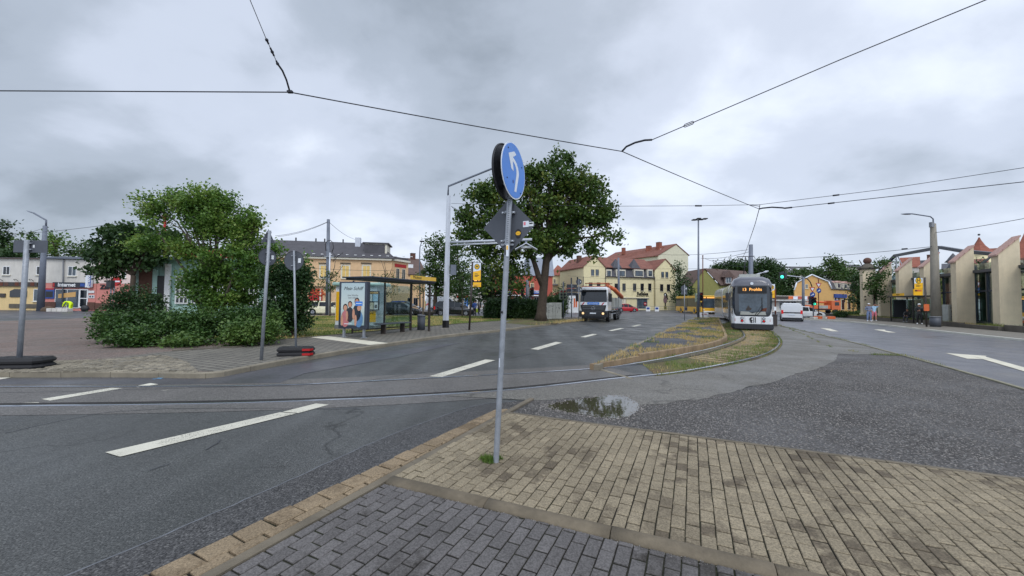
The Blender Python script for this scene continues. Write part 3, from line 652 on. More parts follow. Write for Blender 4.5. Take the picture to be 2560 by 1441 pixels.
kerb('edging_stone', [G(1575, 949), G(1486, 922)], .1, 0, .02, 'kerb_stone', seg=.6)
# loose stones in the gravel
def stones(name, P2, z, r0, r1, m, big=1):
    n = len(P2); base = np.array([(1, 0, 0), (-.9, .1, 0), (0, 1, .1), (.1, -1, 0), (0, 0, .75), (0, 0, -.3)]); tri = [(0, 2, 4), (2, 1, 4), (1, 3, 4), (3, 0, 4)]
    r = rng.uniform(r0, r1, n) ** 1; a = rng.uniform(0, 2 * np.pi, n); ca, sa = np.cos(a), np.sin(a); sx = rng.uniform(.7, 1.5, n); vs = []
    V = base[None] * r[:, None, None] * rng.uniform(.75, 1.2, (n, 6, 3)); V[:, :, 0] *= sx[:, None]
    X = V[:, :, 0] * ca[:, None] - V[:, :, 1] * sa[:, None] + P2[:, 0, None]; Y = V[:, :, 0] * sa[:, None] + V[:, :, 1] * ca[:, None] + P2[:, 1, None]; Z = V[:, :, 2] + z
    W = np.stack([X, Y, Z], 2); me = bpy.data.meshes.new(name); me.from_pydata(W.reshape(-1, 3).tolist(), [], [[i * 6 + q for q in t] for i in range(n) for t in tri]); me.materials.append(M_(m))
    o = bpy.data.objects.new(name, me); COL.objects.link(o); o['kind'] = 'stuff'; return o
M('stone_chip', S(118, 114, 110), rough=.9, var=.1, island=.5)
yr = scatter_poly([G(1262, 1044), G(1340, 1003), G(1600, 1014), G(1830, 984), G(2060, 915), G(2240, 892), G(2560, 980), Vector((9, 3, 0)), G(2560, 1200), G(1700, 1088)], 26000)
stones('gravel', yr, .007, .004, .013, 'stone_chip')
rim = np.array([(p.x + random.gauss(0, .06), p.y + random.gauss(0, .06)) for p in pc for _ in range(14)])
stones('gravel', rim, .010, .005, .018, 'stone_chip')
stones('gravel', along([c1 + nC * .15, c1 + nC * .15 + dC * 4.5], 900, .012, -1), .018, .002, .006, 'stone_chip')

M('blue_paint', S(96, 138, 170), rough=.8, var=.3, scale=9)
for q in ([(372, 944), (384, 946), (398, 944), (388, 943)], [(388, 948), (402, 949), (410, 946), (398, 945)], [(378, 949), (386, 950), (392, 948)]): sheet('lane_marking', GP(q), .0105, 'blue_paint')
# ============================================================ near street furniture
def sub(o, loc=(0, 0, 0), rz=0, rx=0): o.location = loc; o.rotation_euler = (rx, 0, rz); return o
# ---- the leaning sign post in the foreground
b0 = G(1240, 1156, .03); top = P(1281, 368, 4.14)
T = thing('sign_post', 'galvanised leaning post with a round blue left-arrow sign, standing on the yellow pavers', 'road sign', b0)
mb = MB(); mb.X = Matrix.Translation(-b0); ax = (top - b0)
mb.tube([b0 + ax * t for t in (-.02, 0, .25, .5, .75, 1)], .030, 'galv', 20)
for i in range(9):
    p = b0 + ax * (.70 + i * .012); 
pole = mb.build('pole', T)
M('pole_mark', S(92, 96, 104), rough=.6, var=.4, scale=30)
mb = MB(); mb.X = Matrix.Translation(-b0)
for i in range(26):
    t = .655 + i * .0068; p = b0 + ax * t + Vector((-.004 + random.uniform(-.002, .002), -.0305, 0)); mb.box(p.x - .008, p.x + .008, p.y - .001, p.y + .001, p.z - .004, p.z + .0035, 'pole_mark')
mb.build('stamped_marking', pole)
mb = MB(); mb.X = Matrix.Translation(-b0)
p = P(1268, 626, 4.085) + Vector((0, -.031, 0)); mb.box(p.x - .012, p.x + .016, p.y - .003, p.y + .001, p.z - .07, p.z + .055, 'sign_white'); mb.box(p.x - .008, p.x + .008, p.y - .005, p.y - .002, p.z, p.z + .045, 'yellow'); mb.box(p.x - .028, p.x - .013, p.y - .0, p.y + .006, p.z - .05, p.z + .05, 'dark')
p = P(1254, 781, 4.06) + Vector((0, -.031, 0)); mb.box(p.x - .014, p.x + .014, p.y - .002, p.y + .001, p.z - .012, p.z + .012, 'black')
p = P(1249, 905, 4.05) + Vector((0, -.031, 0)); mb.box(p.x - .004, p.x + .004, p.y - .002, p.y + .001, p.z - .05, p.z + .04, 'sign_white')
mb.build('sticker', pole)
cd = P(1284, 428, 4.06)
ds = MB(); ds.disc((0, 0, 0), (0, 1, 0), .300, .006, 'sign_white', 64)
disc = ds.build('round_sign', T); disc.location = cd - b0; disc.rotation_euler = (0, 0, R(65))
mb = MB(); mb.disc((0, -.0045, 0), (0, 1, 0), .286, .003, 'sign_blue', 64); mb.build('face', disc)
arrow = [(-.48, .49), (-.01, .70), (.17, .63), (-.12, .46), (.07, .40), (.22, .32), (.33, .20), (.40, .07), (.41, -.05), (.2, -.72), (.03, -.72), (.2, -.05), (.19, .08), (.12, .18), (.02, .26), (-.13, .31), (-.05, -.03), (-.24, .02)]
mb = MB(); tri = tessellate_polygon([[Vector((x * .3, 0, y * .3)) for x, y in arrow]]); mb.add([(x * .3, -.0072, y * .3) for x, y in arrow], tri, 'sign_white'); mb.build('arrow', disc)
mb = MB()
for x, z in ((-.15, .20), (.2, .1), (-.17, -.12), (.17, -.2)): mb.disc((x, -.008, z), (0, 1, 0), .008, .004, 'dark', 10)
mb.disc((-.02, -.0065, -.12), (0, 1, 0), .02, .0015, 'blue', 9); mb.build('bolt', disc)
ds = MB(); ds.disc((0, 0, 0), (0, 1, 0), .300, .006, 'black', 64); ds.ring((0, -.008, 0), (0, 1, 0), .292, .009, 'dark', 48, 6)
d2 = ds.build('round_sign', T, 'dark rear side of a second round sign facing away'); nrm = Vector((math.sin(R(65)), -math.cos(R(65)), 0)); d2.location = cd - nrm * .105 - b0 + Vector((0, 0, .0)); d2.rotation_euler = (0, 0, R(65))
mb = MB()
for z in (.14, -.14): mb.box(-.05, .05, -.09, -.008, z - .012, z + .012, 'galv')
mb.build('bracket', d2)
ds = MB(); a_ = .31; ds.prism([(-a_, 0), (-.02, a_ - .02), (.02, a_ - .02), (a_, 0), (.02, -a_ + .02), (-.02, -a_ + .02)], 'y', -.002, .003, 'sign_back')
dia = ds.build('diamond_sign', T, 'diamond sign seen from its dark grey rear'); dc = P(1272, 567, 4.17); dia.location = dc - b0; dia.rotation_euler = (0, 0, R(-24))
mb = MB(); mb.box(.17, .235, -.006, -.0035, -.02, .045, 'sign_white'); mb.box(.178, .2, -.008, -.006, .0, .035, 'pinkc'); mb.box(.236, .29, -.0055, -.003, -.015, .03, 'paper'); mb.box(.243, .28, -.007, -.0055, .008, .022, 'dark')
mb.prism([(.115 + .035 * math.cos(a) * (1 if abs(math.cos(a)) > .3 else .8), -.085 + .052 * math.sin(a)) for a in [i * math.pi / 6 for i in range(12)]], 'y', -.006, -.0035, 'black')
mb.prism([(.115 + .029 * math.cos(a), -.082 + .022 * math.sin(a)) for a in [i * math.pi / 6 for i in range(12)]], 'y', -.0085, -.006, 'yellow'); mb.box(.1, .106, -.0098, -.0085, -.086, -.08, 'black'); mb.box(.122, .128, -.0098, -.0085, -.086, -.08, 'black')
mb.build('sticker', dia)
for yy in (532, 603):
    c = P(1271 - (yy - 532) * .04, yy, 4.13) - b0; mb = MB(); mb.X = Matrix.Translation(c) @ Matrix.Rotation(R(-12), 4, 'Z')
    mb.tube([(0, 0, -.014), (0, 0, .014)], .038, 'galv', 18); mb.box(-.075, -.03, -.004, .012, -.011, .011, 'galv'); mb.box(.03, .075, -.004, .012, -.011, .011, 'galv')
    mb.box(-.066, -.052, -.018, .02, -.006, .006, 'chrome'); mb.box(.052, .066, -.018, .02, -.006, .006, 'chrome')
    if yy > 560: mb.box(-.07, -.03, -.004, .012, -.05, -.03, 'galv'); mb.box(.03, .07, -.004, .012, -.05, -.03, 'galv'); mb.tube([(0, 0, -.052), (0, 0, -.028)], .037, 'galv', 18)
    mb.build('clamp', T)
# ---- rubber base
def rubber_base(T, w=1.1, d=.55, rz=0, side=1):
    for k in (0, 1):
        mb = MB(); mb.X = Matrix.Rotation(rz, 4, 'Z'); z = k * .125
        hw, hd = w / 2, d / 2; o8 = [(-hw, -hd * .5), (-hw * .86, -hd), (hw * .86, -hd), (hw, -hd * .5), (hw, hd * .5), (hw * .86, hd), (-hw * .86, hd), (-hw, hd * .5)]
        mb.prism([(x * .97, y * .97) for x, y in o8], 'z', z, z + .05, 'rubber', b_pts=o8); mb.prism(o8, 'z', z + .05, z + .11, 'rubber', b_pts=[(x * .9, y * .84) for x, y in o8])
        for x in (-.28, .28): mb.box(x * w - .07, x * w + .07, -.06, .06, z + .109, z + .116, 'black')
        b = mb.build('rubber_block', T)
        mb = MB(); mb.X = Matrix.Rotation(rz, 4, 'Z'); mb.prism([(hw * side * .985, -hd * .5), (hw * .86 * side, -hd * .995), (hw * .45 * side, -hd * .995), (hw * .45 * side, -hd * 1.012), (hw * .87 * side, -hd * 1.012), (hw * side * 1.004, -hd * .51)], 'z', z + .015, z + .075, 'red'); mb.build('reflective_edge', b)
def back_sign(name, label, px, pb, ptop, Y, discs, rz=0, base=None, r=.03, z0=0.0, group=None, pxt=None, mat_='galv', cat='road sign', side=1):
    """post with signs seen from behind; discs: (kind, px, py, size_w, size_h)"""
    b = gnd(px, Y, z0); t = P(pxt if pxt else px, ptop, Y); T = thing(name, label, cat, b, group=group)
    mb = MB(); mb.tube([(0, 0, 0), tuple((t - b) * .5), tuple(t - b)], r, mat_, 12); pole = mb.build('pole', T)
    for kind, cx_, cy_, sw, sh in discs:
        c = P(cx_, cy_, Y) - b; mb = MB(); k = pxm(Y)
        hw, hh = sw / k / 2 / max(.2, math.cos(rz)) if kind != 'rect' else sw / k / 2 / math.cos(rz), sh / k / 2
        if kind == 'disc': mb.disc((0, .04, 0), (0, 1, 0), hh, .006, 'sign_back', 36); mb.ring((0, .036, 0), (0, 1, 0), hh - .004, .006, 'dark', 36, 5)
        elif kind == 'dia': mb.prism([(-hw, 0), (0, hh), (hw, 0), (0, -hh)], 'y', .037, .043, 'sign_back')
        elif kind == 'tri': mb.prism([(-hh, -hh), (0, hh * 1.0), (hh, -hh)], 'y', .037, .043, 'sign_back')
        else: mb.bbox(-hw, hw, .035, .045, -hh, hh, 'sign_back', .004)
        for z in (.5, -.5): mb.box(-.06, .06, .0, .038, z * hh - .012, z * hh + .012, mat_)
        if kind != 'tri': mb.box(hh * .42, hh * .7, .033, .036, -.2 * hh, .25 * hh, 'paper')
        s_ = mb.build('sign', T); s_.location = c; s_.rotation_euler = (0, 0, rz)
    if base: rubber_base(T, base[0], base[1], base[2], side)
    return T
back_sign('sign_post', 'thin grey post at the pavement edge with two dark sign backs edge-on to view', 658, 0, 577, 9.9, [('tri', 673, 590, 20, 34), ('disc', 671, 643, 24, 44)], rz=R(62), r=.04, z0=.12, pxt=674)
back_sign('temporary_sign', 'round sign seen from behind on a rubber foot beside the bus shelter', 744, 0, 627, 10.8, [('disc', 733, 652, 50, 50)], base=(.92, .46, R(14)), z0=.12, pxt=735, r=.028)
T = back_sign('temporary_sign', 'wide dark rectangular sign back on a grey post with rubber foot at the left edge', 56, 0, 600, 8.5, [('rect', 71, 616, 86, 31)], base=(1.1, .55, R(10)), z0=.11, pxt=68, r=.045, side=-1)
# ---- hexagonal mast with floodlight
bm_ = gnd(1115, 22.6, .12); T = thing('lamp_mast', 'pale grey six-sided mast with black foot and a long upper arm', 'mast', bm_)
H = P(1118, 490, 22.6).z - .12; mb = MB(); mb.tube([(0, 0, 0), (0, 0, .42)], .215, 'black', 6, sm=False); mb.build('foot', T)
mb = MB(); mb.tube([(0, 0, .42), (.06, 0, H)], [.19, .13], 'mast_light', 6, sm=False); mb.box(-.13, -.1, -.19, -.16, 2.4, 2.7, 'dark'); mb.build('shaft', T)
mb = MB(); a = P(1120, 490, 22.6) - bm_; mb.tube([a, P(1121, 466, 22.6) - bm_, P(1240, 418, 22.0) - bm_, P(1262, 409, 21.9) - bm_], .055, 'mast_grey', 8); mb.build('arm', T)
mb = MB(); p = P(1278, 404, 21.9) - bm_; mb.sphere((p.x, p.y, p.z), .42, 'mast_grey', 12, (1, .4, .25)); mb.build('lamp_head', T)
mb = MB(); a = P(1127, 606, 22.6) - bm_; e = P(1330, 599, 21.5) - bm_; mb.tube([a, e], .07, 'mast_light', 8); a2 = P(1132, 613, 22.6) - bm_; e2 = P(1300, 606, 21.6) - bm_; mb.tube([a2, e2], .05, 'mast_light', 8); mb.build('crossbar', T)
mb = MB(); c = P(1315, 614, 21.5) - bm_; w_, h_ = .62, .42; mb.X = Matrix.Translation(c)
for s_ in (-1, 1): mb.prism([(0, .12), (s_ * w_, -.24), (s_ * w_, -.29), (0, .06)], 'y', -.35, .3, 'mast_light')
mb.box(-.3, .3, -.22, .22, -.16, -.06, 'paper'); mb.box(-.06, .06, -.06, .06, .05, .3, 'mast_grey'); mb.build('floodlight', T)
mb = MB(); p = P(1127, 675, 22.5) - bm_; mb.box(p.x - .02, p.x + .3, -.12, .12, p.z - .3, p.z + .3, 'mast_grey'); mb.build('control_box', T)
# ---- stop signs with the H
def h_board(T, c, w, h, rz=0, tail=True):
    """white and yellow stop board, local front -y; c relative to T"""
    mb = MB(); mb.bbox(-w / 2 - .025, w / 2 + .025, 0, .08, -h / 2 - .025, h / 2 + .025, 'dark', .02); bd = mb.build('stop_board', T); bd.location = c; bd.rotation_euler = (0, 0, rz)
    mb = MB(); mb.box(-w / 2, w / 2, -.006, .0, -h / 2, h / 2, 'sign_white')
    mb.add([(-w / 2, -.010, -h / 2), (w / 2, -.010, -h / 2), (w / 2, -.010, h * .08), (w * .1, -.010, h * .03), (-w / 2, -.010, -h * .02)], [(0, 1, 2, 3, 4)], 'yellow')
    for z in (-.16, -.24, -.30): mb.box(-w * .3, w * (.3 if z == -.24 else .1), -.013, -.010, h * z, h * (z + .035), 'dark')
    mb.build('face', bd)
    M('h_green', S(20, 70, 40), rough=.4)
    mb = MB(); r = w * .36; mb.disc((0, -.012, h * .27), (0, 1, 0), r, .008, 'h_green', 28); mb.disc((0, -.018, h * .27), (0, 1, 0), r * .82, .008, 'yellow', 28); em = mb.build('emblem', bd)
    text('H', r * 1.5, em, (0, -.026, h * .27), FR, 'h_green', .002, 'letter', bold=.008)
    return bd
b = gnd(1174, 20.8, .12); T = thing('bus_stop_sign', 'yellow and white H stop sign on a dark pole beside the hexagonal mast', 'stop sign', b)
mb = MB(); t = P(1182, 655, 20.8) - b; mb.tube([(0, 0, 0), t], .055, 'frame_dark', 8); mb.build('pole', T); c = P(1192, 684, 20.7) - b; k = pxm(20.7)
h_board(T, P(1192.5, 679, 20.7) - b, 19 / k, 44 / k); mb = MB(); c = P(1192.5, 712, 20.7) - b; mb.bbox(c.x - 10 / k, c.x + 10 / k, c.y, c.y + .08, c.z - 6 / k, c.z + 6 / k, 'yellow', .015); mb.box(c.x - 7 / k, c.x + 7 / k, c.y - .006, c.y, c.z - .03, c.z + .0, 'ochre'); mb.box(c.x - 8 / k, c.x + 1 / k, c.y - .006, c.y, c.z - .1, c.z - .07, 'dark'); mb.build('timetable_board', T)
mb = MB(); c = P(1192.5, 703, 20.7) - b; mb.box(c.x - 10 / k, c.x + 10 / k, c.y, c.y + .07, c.z - 3.2 / k, c.z + 3.2 / k, 'black'); db = mb.build('display', T); mb = MB(); mb.box(c.x - 7 / k, c.x + 0 / k, c.y - .006, c.y, c.z + .0, c.z + .04, 'led'); mb.box(c.x + 4 / k, c.x + 6 / k, c.y - .006, c.y, c.z + .0, c.z + .04, 'led'); mb.build('display_text', db)
# ---- left bus shelter, laid along the street
O = G(926, 844, .12); T = thing('bus_shelter', 'glass bus shelter with flat dark roof and yellow name board beside the lawn', 'bus shelter', O, -TH)
mb = MB(); mb.box(-1.35, .12, -.15, 4.2, 2.42, 2.52, 'dark'); mb.box(-1.4, .17, -.2, 4.25, 2.50, 2.56, 'steel_blue'); mb.build('roof', T, bevel=.01)
for i, (x, y) in enumerate(((0, 3.95), (-1.2, 3.95))): mb = MB(); mb.box(x - .045, x + .045, y - .045, y + .045, 0, 2.42, 'frame_dark'); mb.build('post', T)
mb = MB(); mb.box(-1.22, -1.2, .2, 4.0, .25, 2.3, 'glass'); mb.build('glass_wall', T)
mb = MB()
for y in (.15, 2.05, 4.0): mb.box(-1.25, -1.17, y - .02, y + .02, .1, 2.4, 'frame_dark')
mb.box(-1.23, -1.19, .2, 4.0, .2, .25, 'frame_dark'); mb.build('wall_frame', T)
mb = MB(); mb.box(.12, .17, 2.3, 4.25, 2.57, 2.76, 'ochre_board' if 'ochre_board' in MATS else M('ochre_board', S(222, 180, 72), rough=.5, var=.04)); nb = mb.build('name_board', T); text('Mickten', .2, nb, (.175, 2.75, 2.675), (R(90), 0, R(90)), 'dark', .002)
T = thing('bench', 'grey bench with dark legs under the left bus shelter', 'bench', O, -TH)
mb = MB(); mb.bbox(-1.05, -.6, 1.2, 3.3, .44, .49, 'sign_back', .01); mb.build('seat', T)
for y in (1.6, 2.9): mb = MB(); mb.box(-.95, -.7, y - .035, y + .035, 0, .44, 'frame_dark'); mb.build('leg', T)
# advertising cabinet at the near end
A_ = G(868, 846, .12); T = thing('advertising_cabinet', 'poster cabinet on two legs showing four people, at the near shelter end', 'advert', O, -TH + R(12))
W2 = 1.16; mb = MB(); mb.bbox(-W2 - .08, 0.08, -.42, -.2, .38, 2.32, 'steel_blue', .02); cab = mb.build('cabinet', T)
for x in (-W2 + .12, -.1): mb = MB(); mb.box(x - .04, x + .04, -.35, -.27, 0, .38, 'galv'); mb.box(x - .09, x + .09, -.4, -.22, 0, .02, 'galv'); mb.build('leg', T)
mm, nt, b = newmat('poster'); tc = nn(nt, 'ShaderNodeTexCoord').outputs['Object']; spx = nn(nt, 'ShaderNodeSeparateXYZ'); nt.links.new(tc, spx.inputs[0]); crp = nn(nt, 'ShaderNodeValToRGB'); nt.links.new(mr(nt, spx.outputs[2], .5, 2.3, 0, 1), crp.inputs[0])
crp.color_ramp.elements[0].color = (*S(140, 164, 166), 1); crp.color_ramp.elements[1].color = (*S(172, 192, 196), 1); e = crp.color_ramp.elements.new(.45); e.color = (*S(196, 206, 202), 1); nt.links.new(crp.outputs[0], b.inputs['Base Color']); b.inputs['Roughness'].default_value = .25; MATS['poster'] = mm
mb = MB(); mb.box(-W2 + .03, -.03, -.424, -.42, .52, 2.26, 'poster'); po = mb.build('poster', T)
def fig(mb, x, z, s, hair, top, skin='skin'):
    e = lambda cx, cz, rx, rz_, m, y: mb.add([(x + (cx + rx * math.cos(a)) * s, y, z + (cz + rz_ * math.sin(a)) * s) for a in [i * math.pi / 7 for i in range(14)]], [list(range(14))], m)
    e(0, .46, .10, .13, hair, -.4262); e(0, .44, .075, .1, skin, -.4268); e(0, .05, .17, .3, top, -.4265); e(-.13, .0, .05, .2, skin, -.4272); 
M('shirt_pink', S(180, 112, 114)); M('shirt_dark', S(44, 48, 56)); M('shirt_blue', S(84, 124, 164)); M('hair_blond', S(190, 140, 80))
mb = MB(); fig(mb, -.38, .98, 1.15, 'hair', 'shirt_dark'); fig(mb, -.7, .9, 1.05, 'hair', 'shirt_dark'); fig(mb, -.92, .72, 1.15, 'hair', 'shirt_pink'); fig(mb, -.28, .72, 1.15, 'hair_blond', 'shirt_blue'); mb.build('poster_people', po)
text('Mein Schiff', .2, po, (-W2 / 2, -.428, 2.03), FR, 'dark', .001, shear=.35); 
text('eine Woche\nkein Alltag', .1, po, (-W2 / 2, -.428, 1.70), FR, 'grey', .001)
mb = MB(); mb.box(-.45, -.12, -.428, -.4255, 1.32, 1.5, 'sign_blue'); mb.box(-.42, -.16, -.431, -.4285, 1.4, 1.43, 'sign_white'); mb.box(-.96, -.6, -.428, -.4255, .56, .585, 'sign_white'); mb.build('poster_note', po)
# ticket and information kiosk behind the shelter
b = gnd(906, 21.0, .12); T = thing('ticket_kiosk', 'yellow and white ticket kiosk with pale turquoise roof behind the poster cabinet', 'kiosk', b, R(-6)); k = 1 / pxm(21.0)
mb = MB(); mb.box(-1.25, 1.05, -.5, .6, .1, 2.32, 'sign_white'); mb.box(-1.27, 1.07, -.52, .62, 0, .22, 'grey'); mb.build('body', T)
mb = MB(); mb.bbox(-1.4, 1.28, -.65, .75, 2.32, 2.5, 'teal', .06); mb.build('roof', T)
mb = MB(); mb.box(-1.22, -.85, -.52, -.5, .45, 2.0, 'yellow'); mb.box(.35, 1.02, -.52, -.5, .4, 1.0, 'yellow'); mb.build('yellow_panel', T)
mb = MB(); mb.bbox(.42, 1.22, -.6, -.53, 1.02, 2.05, 'dark', .02); f = mb.build('timetable_frame', T); mb = MB(); mb.box(.47, .85, -.61, -.6, 1.5, 1.88, 'paper'); mb.box(.88, 1.17, -.61, -.6, 1.5, 1.88, 'ltblue')
mb.box(.47, 1.17, -.61, -.6, 1.91, 2.0, 'ochre'); mb.box(.47, .68, -.61, -.6, 1.07, 1.44, 'paper'); mb.box(.71, .93, -.61, -.6, 1.07, 1.44, 'curtain'); mb.box(.96, 1.17, -.61, -.6, 1.07, 1.44, 'paper'); mb.box(.5, .62, -.613, -.61, 1.15, 1.3, 'dark'); mb.box(1.0, 1.12, -.613, -.61, 1.15, 1.32, 'dark'); mb.build('timetable', f)
text('DVB', .16, T, (.72, -.525, .86), FR, 'dark', .002, sx=1.2)
text('Tickets', .09, T, (-1.04, -.525, 1.85), FR, 'dark', .002) if False else None
# bin by the shelter
def bin_(px, Y, z, label, h=.95, r=.2, m='cabinet_dark'):
    T = thing('litter_bin', label, 'bin', gnd(px, Y, z)); mb = MB(); mb.tube([(0, 0, 0), (0, 0, h * .92)], [r * .96, r], 'sign_back', 20); mb.build('body', T); mb = MB(); mb.tube([(0, 0, h * .92), (0, 0, h)], [r * 1.06, r * 1.02], 'grey', 20); mb.build('rim', T)
bin_(1054, 20.6, .12, 'round grey litter bin at the far end of the left shelter', .8, .21); bin_(2337, 29, .12, 'dark litter bin at the foot of the big concrete mast', .78, .31)
# ---- masts and lamps
def lamp_arm(T, b, pts, r, Y, head, mat_='mast_grey', flat=.35):
    mb = MB(); mb.tube([P(x, y, Y) - b for x, y in pts], r, mat_, 8); mb.build('arm', T)
    (x0, y0), (x1, y1) = head; a = P(x0, y0, Y) - b; c = P(x1, y1, Y) - b; mb = MB(); d = c - a; w_ = [.25, .9, 1, .7, .15]; rg = []
    for i, k in enumerate(w_):
        q = a + d * (i / 4); s_ = d.length * .18 * k; rg.append([(q.x, q.y + s_ * math.cos(t), q.z + s_ * flat * math.sin(t)) for t in [j * math.pi / 5 for j in range(10)]])
    mb.loft(rg, mat_, sm=True); mb.build('lamp_head', T)
b = gnd(102, 45, 0); T = thing('lamp_mast', 'tall grey concrete mast with one arm lamp before the white building', 'mast', b); mb = MB(); t = P(113, 565, 45) - b; mb.tube([(0, 0, 0), t], [.33, .19], 'mast_grey', 10); mb.build('shaft', T); lamp_arm(T, b, [(115, 566), (115.5, 551), (84, 533)], .09, 45, ((86, 534), (66, 527)))
b = gnd(2340, 30.2, .12); T = thing('lamp_mast', 'thick tapered concrete mast with an arm lamp beside the tan pylons', 'mast', b); mb = MB(); t = P(2332.5, 560, 30.2) - b; mb.tube([(0, 0, 0), t], [.33, .17], 'concrete', 12); s_ = mb.build('shaft', T)
lamp_arm(T, b, [(2333, 560), (2333, 548), (2326, 542), (2280, 535)], .045, 30.2, ((2282, 535.5), (2252, 535.5))); mb = MB(); c = P(2326, 563, 30.1) - b; mb.box(c.x - .12, c.x + .1, c.y - .2, c.y, c.z - .2, c.z + .2, 'grey'); mb.build('junction_box', T)
def mast(px, base_h, ptop, Y, label, r0=.2, r1=.14, m='mast_grey', z=0, name='catenary_mast', pxt=None):
    b = gnd(px, Y, z); T = thing(name, label, 'mast', b); mb = MB(); t = P(pxt or px, ptop, Y) - b; mb.tube([(0, 0, 0), tuple(t)], [r0, r1], m, 10); mb.build('shaft', T); return T, b
T, b = mast(820, 0, 549, 38.6, 'grey steel mast with looped cables in front of the tan building', .24, .15, z=.12, pxt=821)
mb = MB(); loop = [P(x, y, 38.3) - b for x, y in ((815, 628), (813, 612), (818, 603), (826, 601), (832, 607), (834, 620), (830, 630))]; mb.tube(loop, .035, 'black', 6); mb.tube([P(x, y, 38.3) - b for x, y in ((830, 630), (838, 640), (833, 655), (845, 640), (858, 632))], .03, 'black', 6); mb.build('cable_loop', T)
mb = MB(); mb.box(-.35, .55, -.32, -.22, P(0, 631, 38.6).z - .3, P(0, 631, 38.6).z - .2, 'galv'); mb.tube([P(825, 632, 38.3) - b, P(823, 700, 38.3) - b, P(822, 790, 38.3) - b], .08, 'mast_light', 8); mb.build('cable_duct', T)
mast(1548, 0, 645, 52, 'grey catenary mast in front of the cream shop building', .17, .13, pxt=1546)
mast(1877, 0, 612, 34, 'grey catenary mast rising behind the tram roof', .22, .16)
mast(1318, 0, 700, 44, 'short thick grey mast behind the clipped hedge', .2, .18)
T, b = mast(1746, 0, 551, 41, 'very tall thin dark mast with four flat floodlights on top', .12, .07, m='mast_grey', name='lamp_mast')
for x0, x1, yy in ((1731, 1741, 550), (1749, 1758, 549), (1742, 1750, 547), (1757, 1767, 547.5)):
    mb = MB(); a = P(x0, yy, 41) - b; c = P(x1, yy, 41) - b; mb.box(a.x, c.x, -.25, .25, a.z - .05, a.z + .04, 'dark'); mb.build('floodlight', T)
mb = MB(); a = P(1740, 551, 41) - b; c = P(1758, 550, 41) - b; mb.tube([a, c], .04, 'dark', 6); mb.build('crossbar', T)
b = gnd(1050, 47, 0); T = thing('street_lamp', 'thin curved street lamp left of the round green trees', 'street lamp', b); mb = MB(); mb.tube([P(x, y, 47) - b for x, y in ((1050, 775), (1049, 640), (1050, 618), (1054, 606))], [.09, .07, .06, .05], 'mast_grey', 8); mb.build('pole', T); mb = MB(); c = P(1055, 604, 47) - b; mb.box(c.x - .25, c.x + .25, -.15, .15, c.z - .07, c.z + .08, 'dark'); mb.build('lamp_head', T)
b = gnd(1889, 50, 0); T = thing('street_lamp', 'street lamp with a short white arm right of the tram', 'street lamp', b); mb = MB(); mb.tube([P(x, y, 50) - b for x, y in ((1889, 790), (1888, 690), (1892, 686), (1910, 681))], .07, 'mast_light', 8); mb.build('pole', T); mb = MB(); a = P(1908, 682, 50) - b; c = P(1921, 678, 50) - b; mb.tube([a, (a + c) / 2, c], [.08, .16, .06], 'mast_light', 8); mb.build('lamp_head', T)
# ---- signs around the junction
back_sign('sign_post', 'slim post with a round sign back on the traffic island', 1711, 0, 712, 35, [('disc', 1711, 722, 17, 17), ('rect', 1711, 733, 15, 8)], r=.035, z0=.14)
back_sign('sign_post', 'slim post with two stacked round sign backs left of the truck', 1447, 0, 697, 33.0, [('disc', 1447.5, 705, 15, 15), ('disc', 1448, 724, 14, 15)], r=.035, z0=.12)
back_sign('direction_sign', 'dark back of a large direction sign on a post behind the round signs', 1429, 0, 710, 37, [('rect', 1430, 716, 26, 9), ('rect', 1430, 726, 26, 8.5), ('rect', 1430, 735.5, 26, 8)], r=.05, z0=.0)
def traffic_light(name, label, px, Y, ytop, heads, z0=0, h=None, lit=None, mat_='mast_grey'):
    b = gnd(px, Y, z0); T = thing(name, label, 'traffic light', b); mb = MB(); t = P(px, ytop, Y) - b; mb.tube([(0, 0, 0), (0, 0, t.z)], .06, mat_, 8); mb.build('pole', T)
    for hx, hy, on, m in heads:
        c = P(hx, hy, Y) - b; mb = MB(); mb.X = Matrix.Translation(c); mb.bbox(-.17, .17, -.2, .1, -.48, .48, m, .03)
        for i in range(3): mb.tube([(0, -.36, .3 - i * .3), (0, -.2, .3 - i * .3)], .13, m, 12, cap=False)
        hd = mb.build('signal_head', T)
        for i in range(3): mb = MB(); mb.X = Matrix.Translation(c); mb.disc((0, -.21, .3 - i * .3), (0, 1, 0), .11 if on != i else .14, .02, 'green_light' if on == i else ('red_glass' if i == 0 else 'black'), 14); mb.build('lens', hd)
    return T, b
M('pale_green', S(150, 160, 140)); M('signal_back', S(46, 48, 52))
traffic_light('traffic_light', 'pale grey signal post behind the electrical cabinets', 1408, 37, 705, [(1403, 737, None, 'pale_green'), (1411, 737, None, 'pale_green')])
traffic_light('traffic_light', 'dark signal post beside the short thick mast', 1307, 43, 725, [(1306, 731, None, 'signal_back')]); traffic_light('traffic_light', 'signal heads right of the short thick mast behind hedge', 1327, 43, 725, [(1326, 730, None, 'pale_green'), (1331, 729, None, 'signal_back')])
traffic_light('traffic_light', 'signal post at the far tip of the traffic island', 1744, 43, 735, [(1742, 745, None, 'pale_green'), (1750, 742, None, 'signal_back')])
T, b = traffic_light('traffic_light', 'green traffic light under the yield sign beside the white van', 2033, 45, 730, [(2033, 754, 2, 'signal_back'), (2026, 751, None, 'signal_back')], mat_='mast_grey')
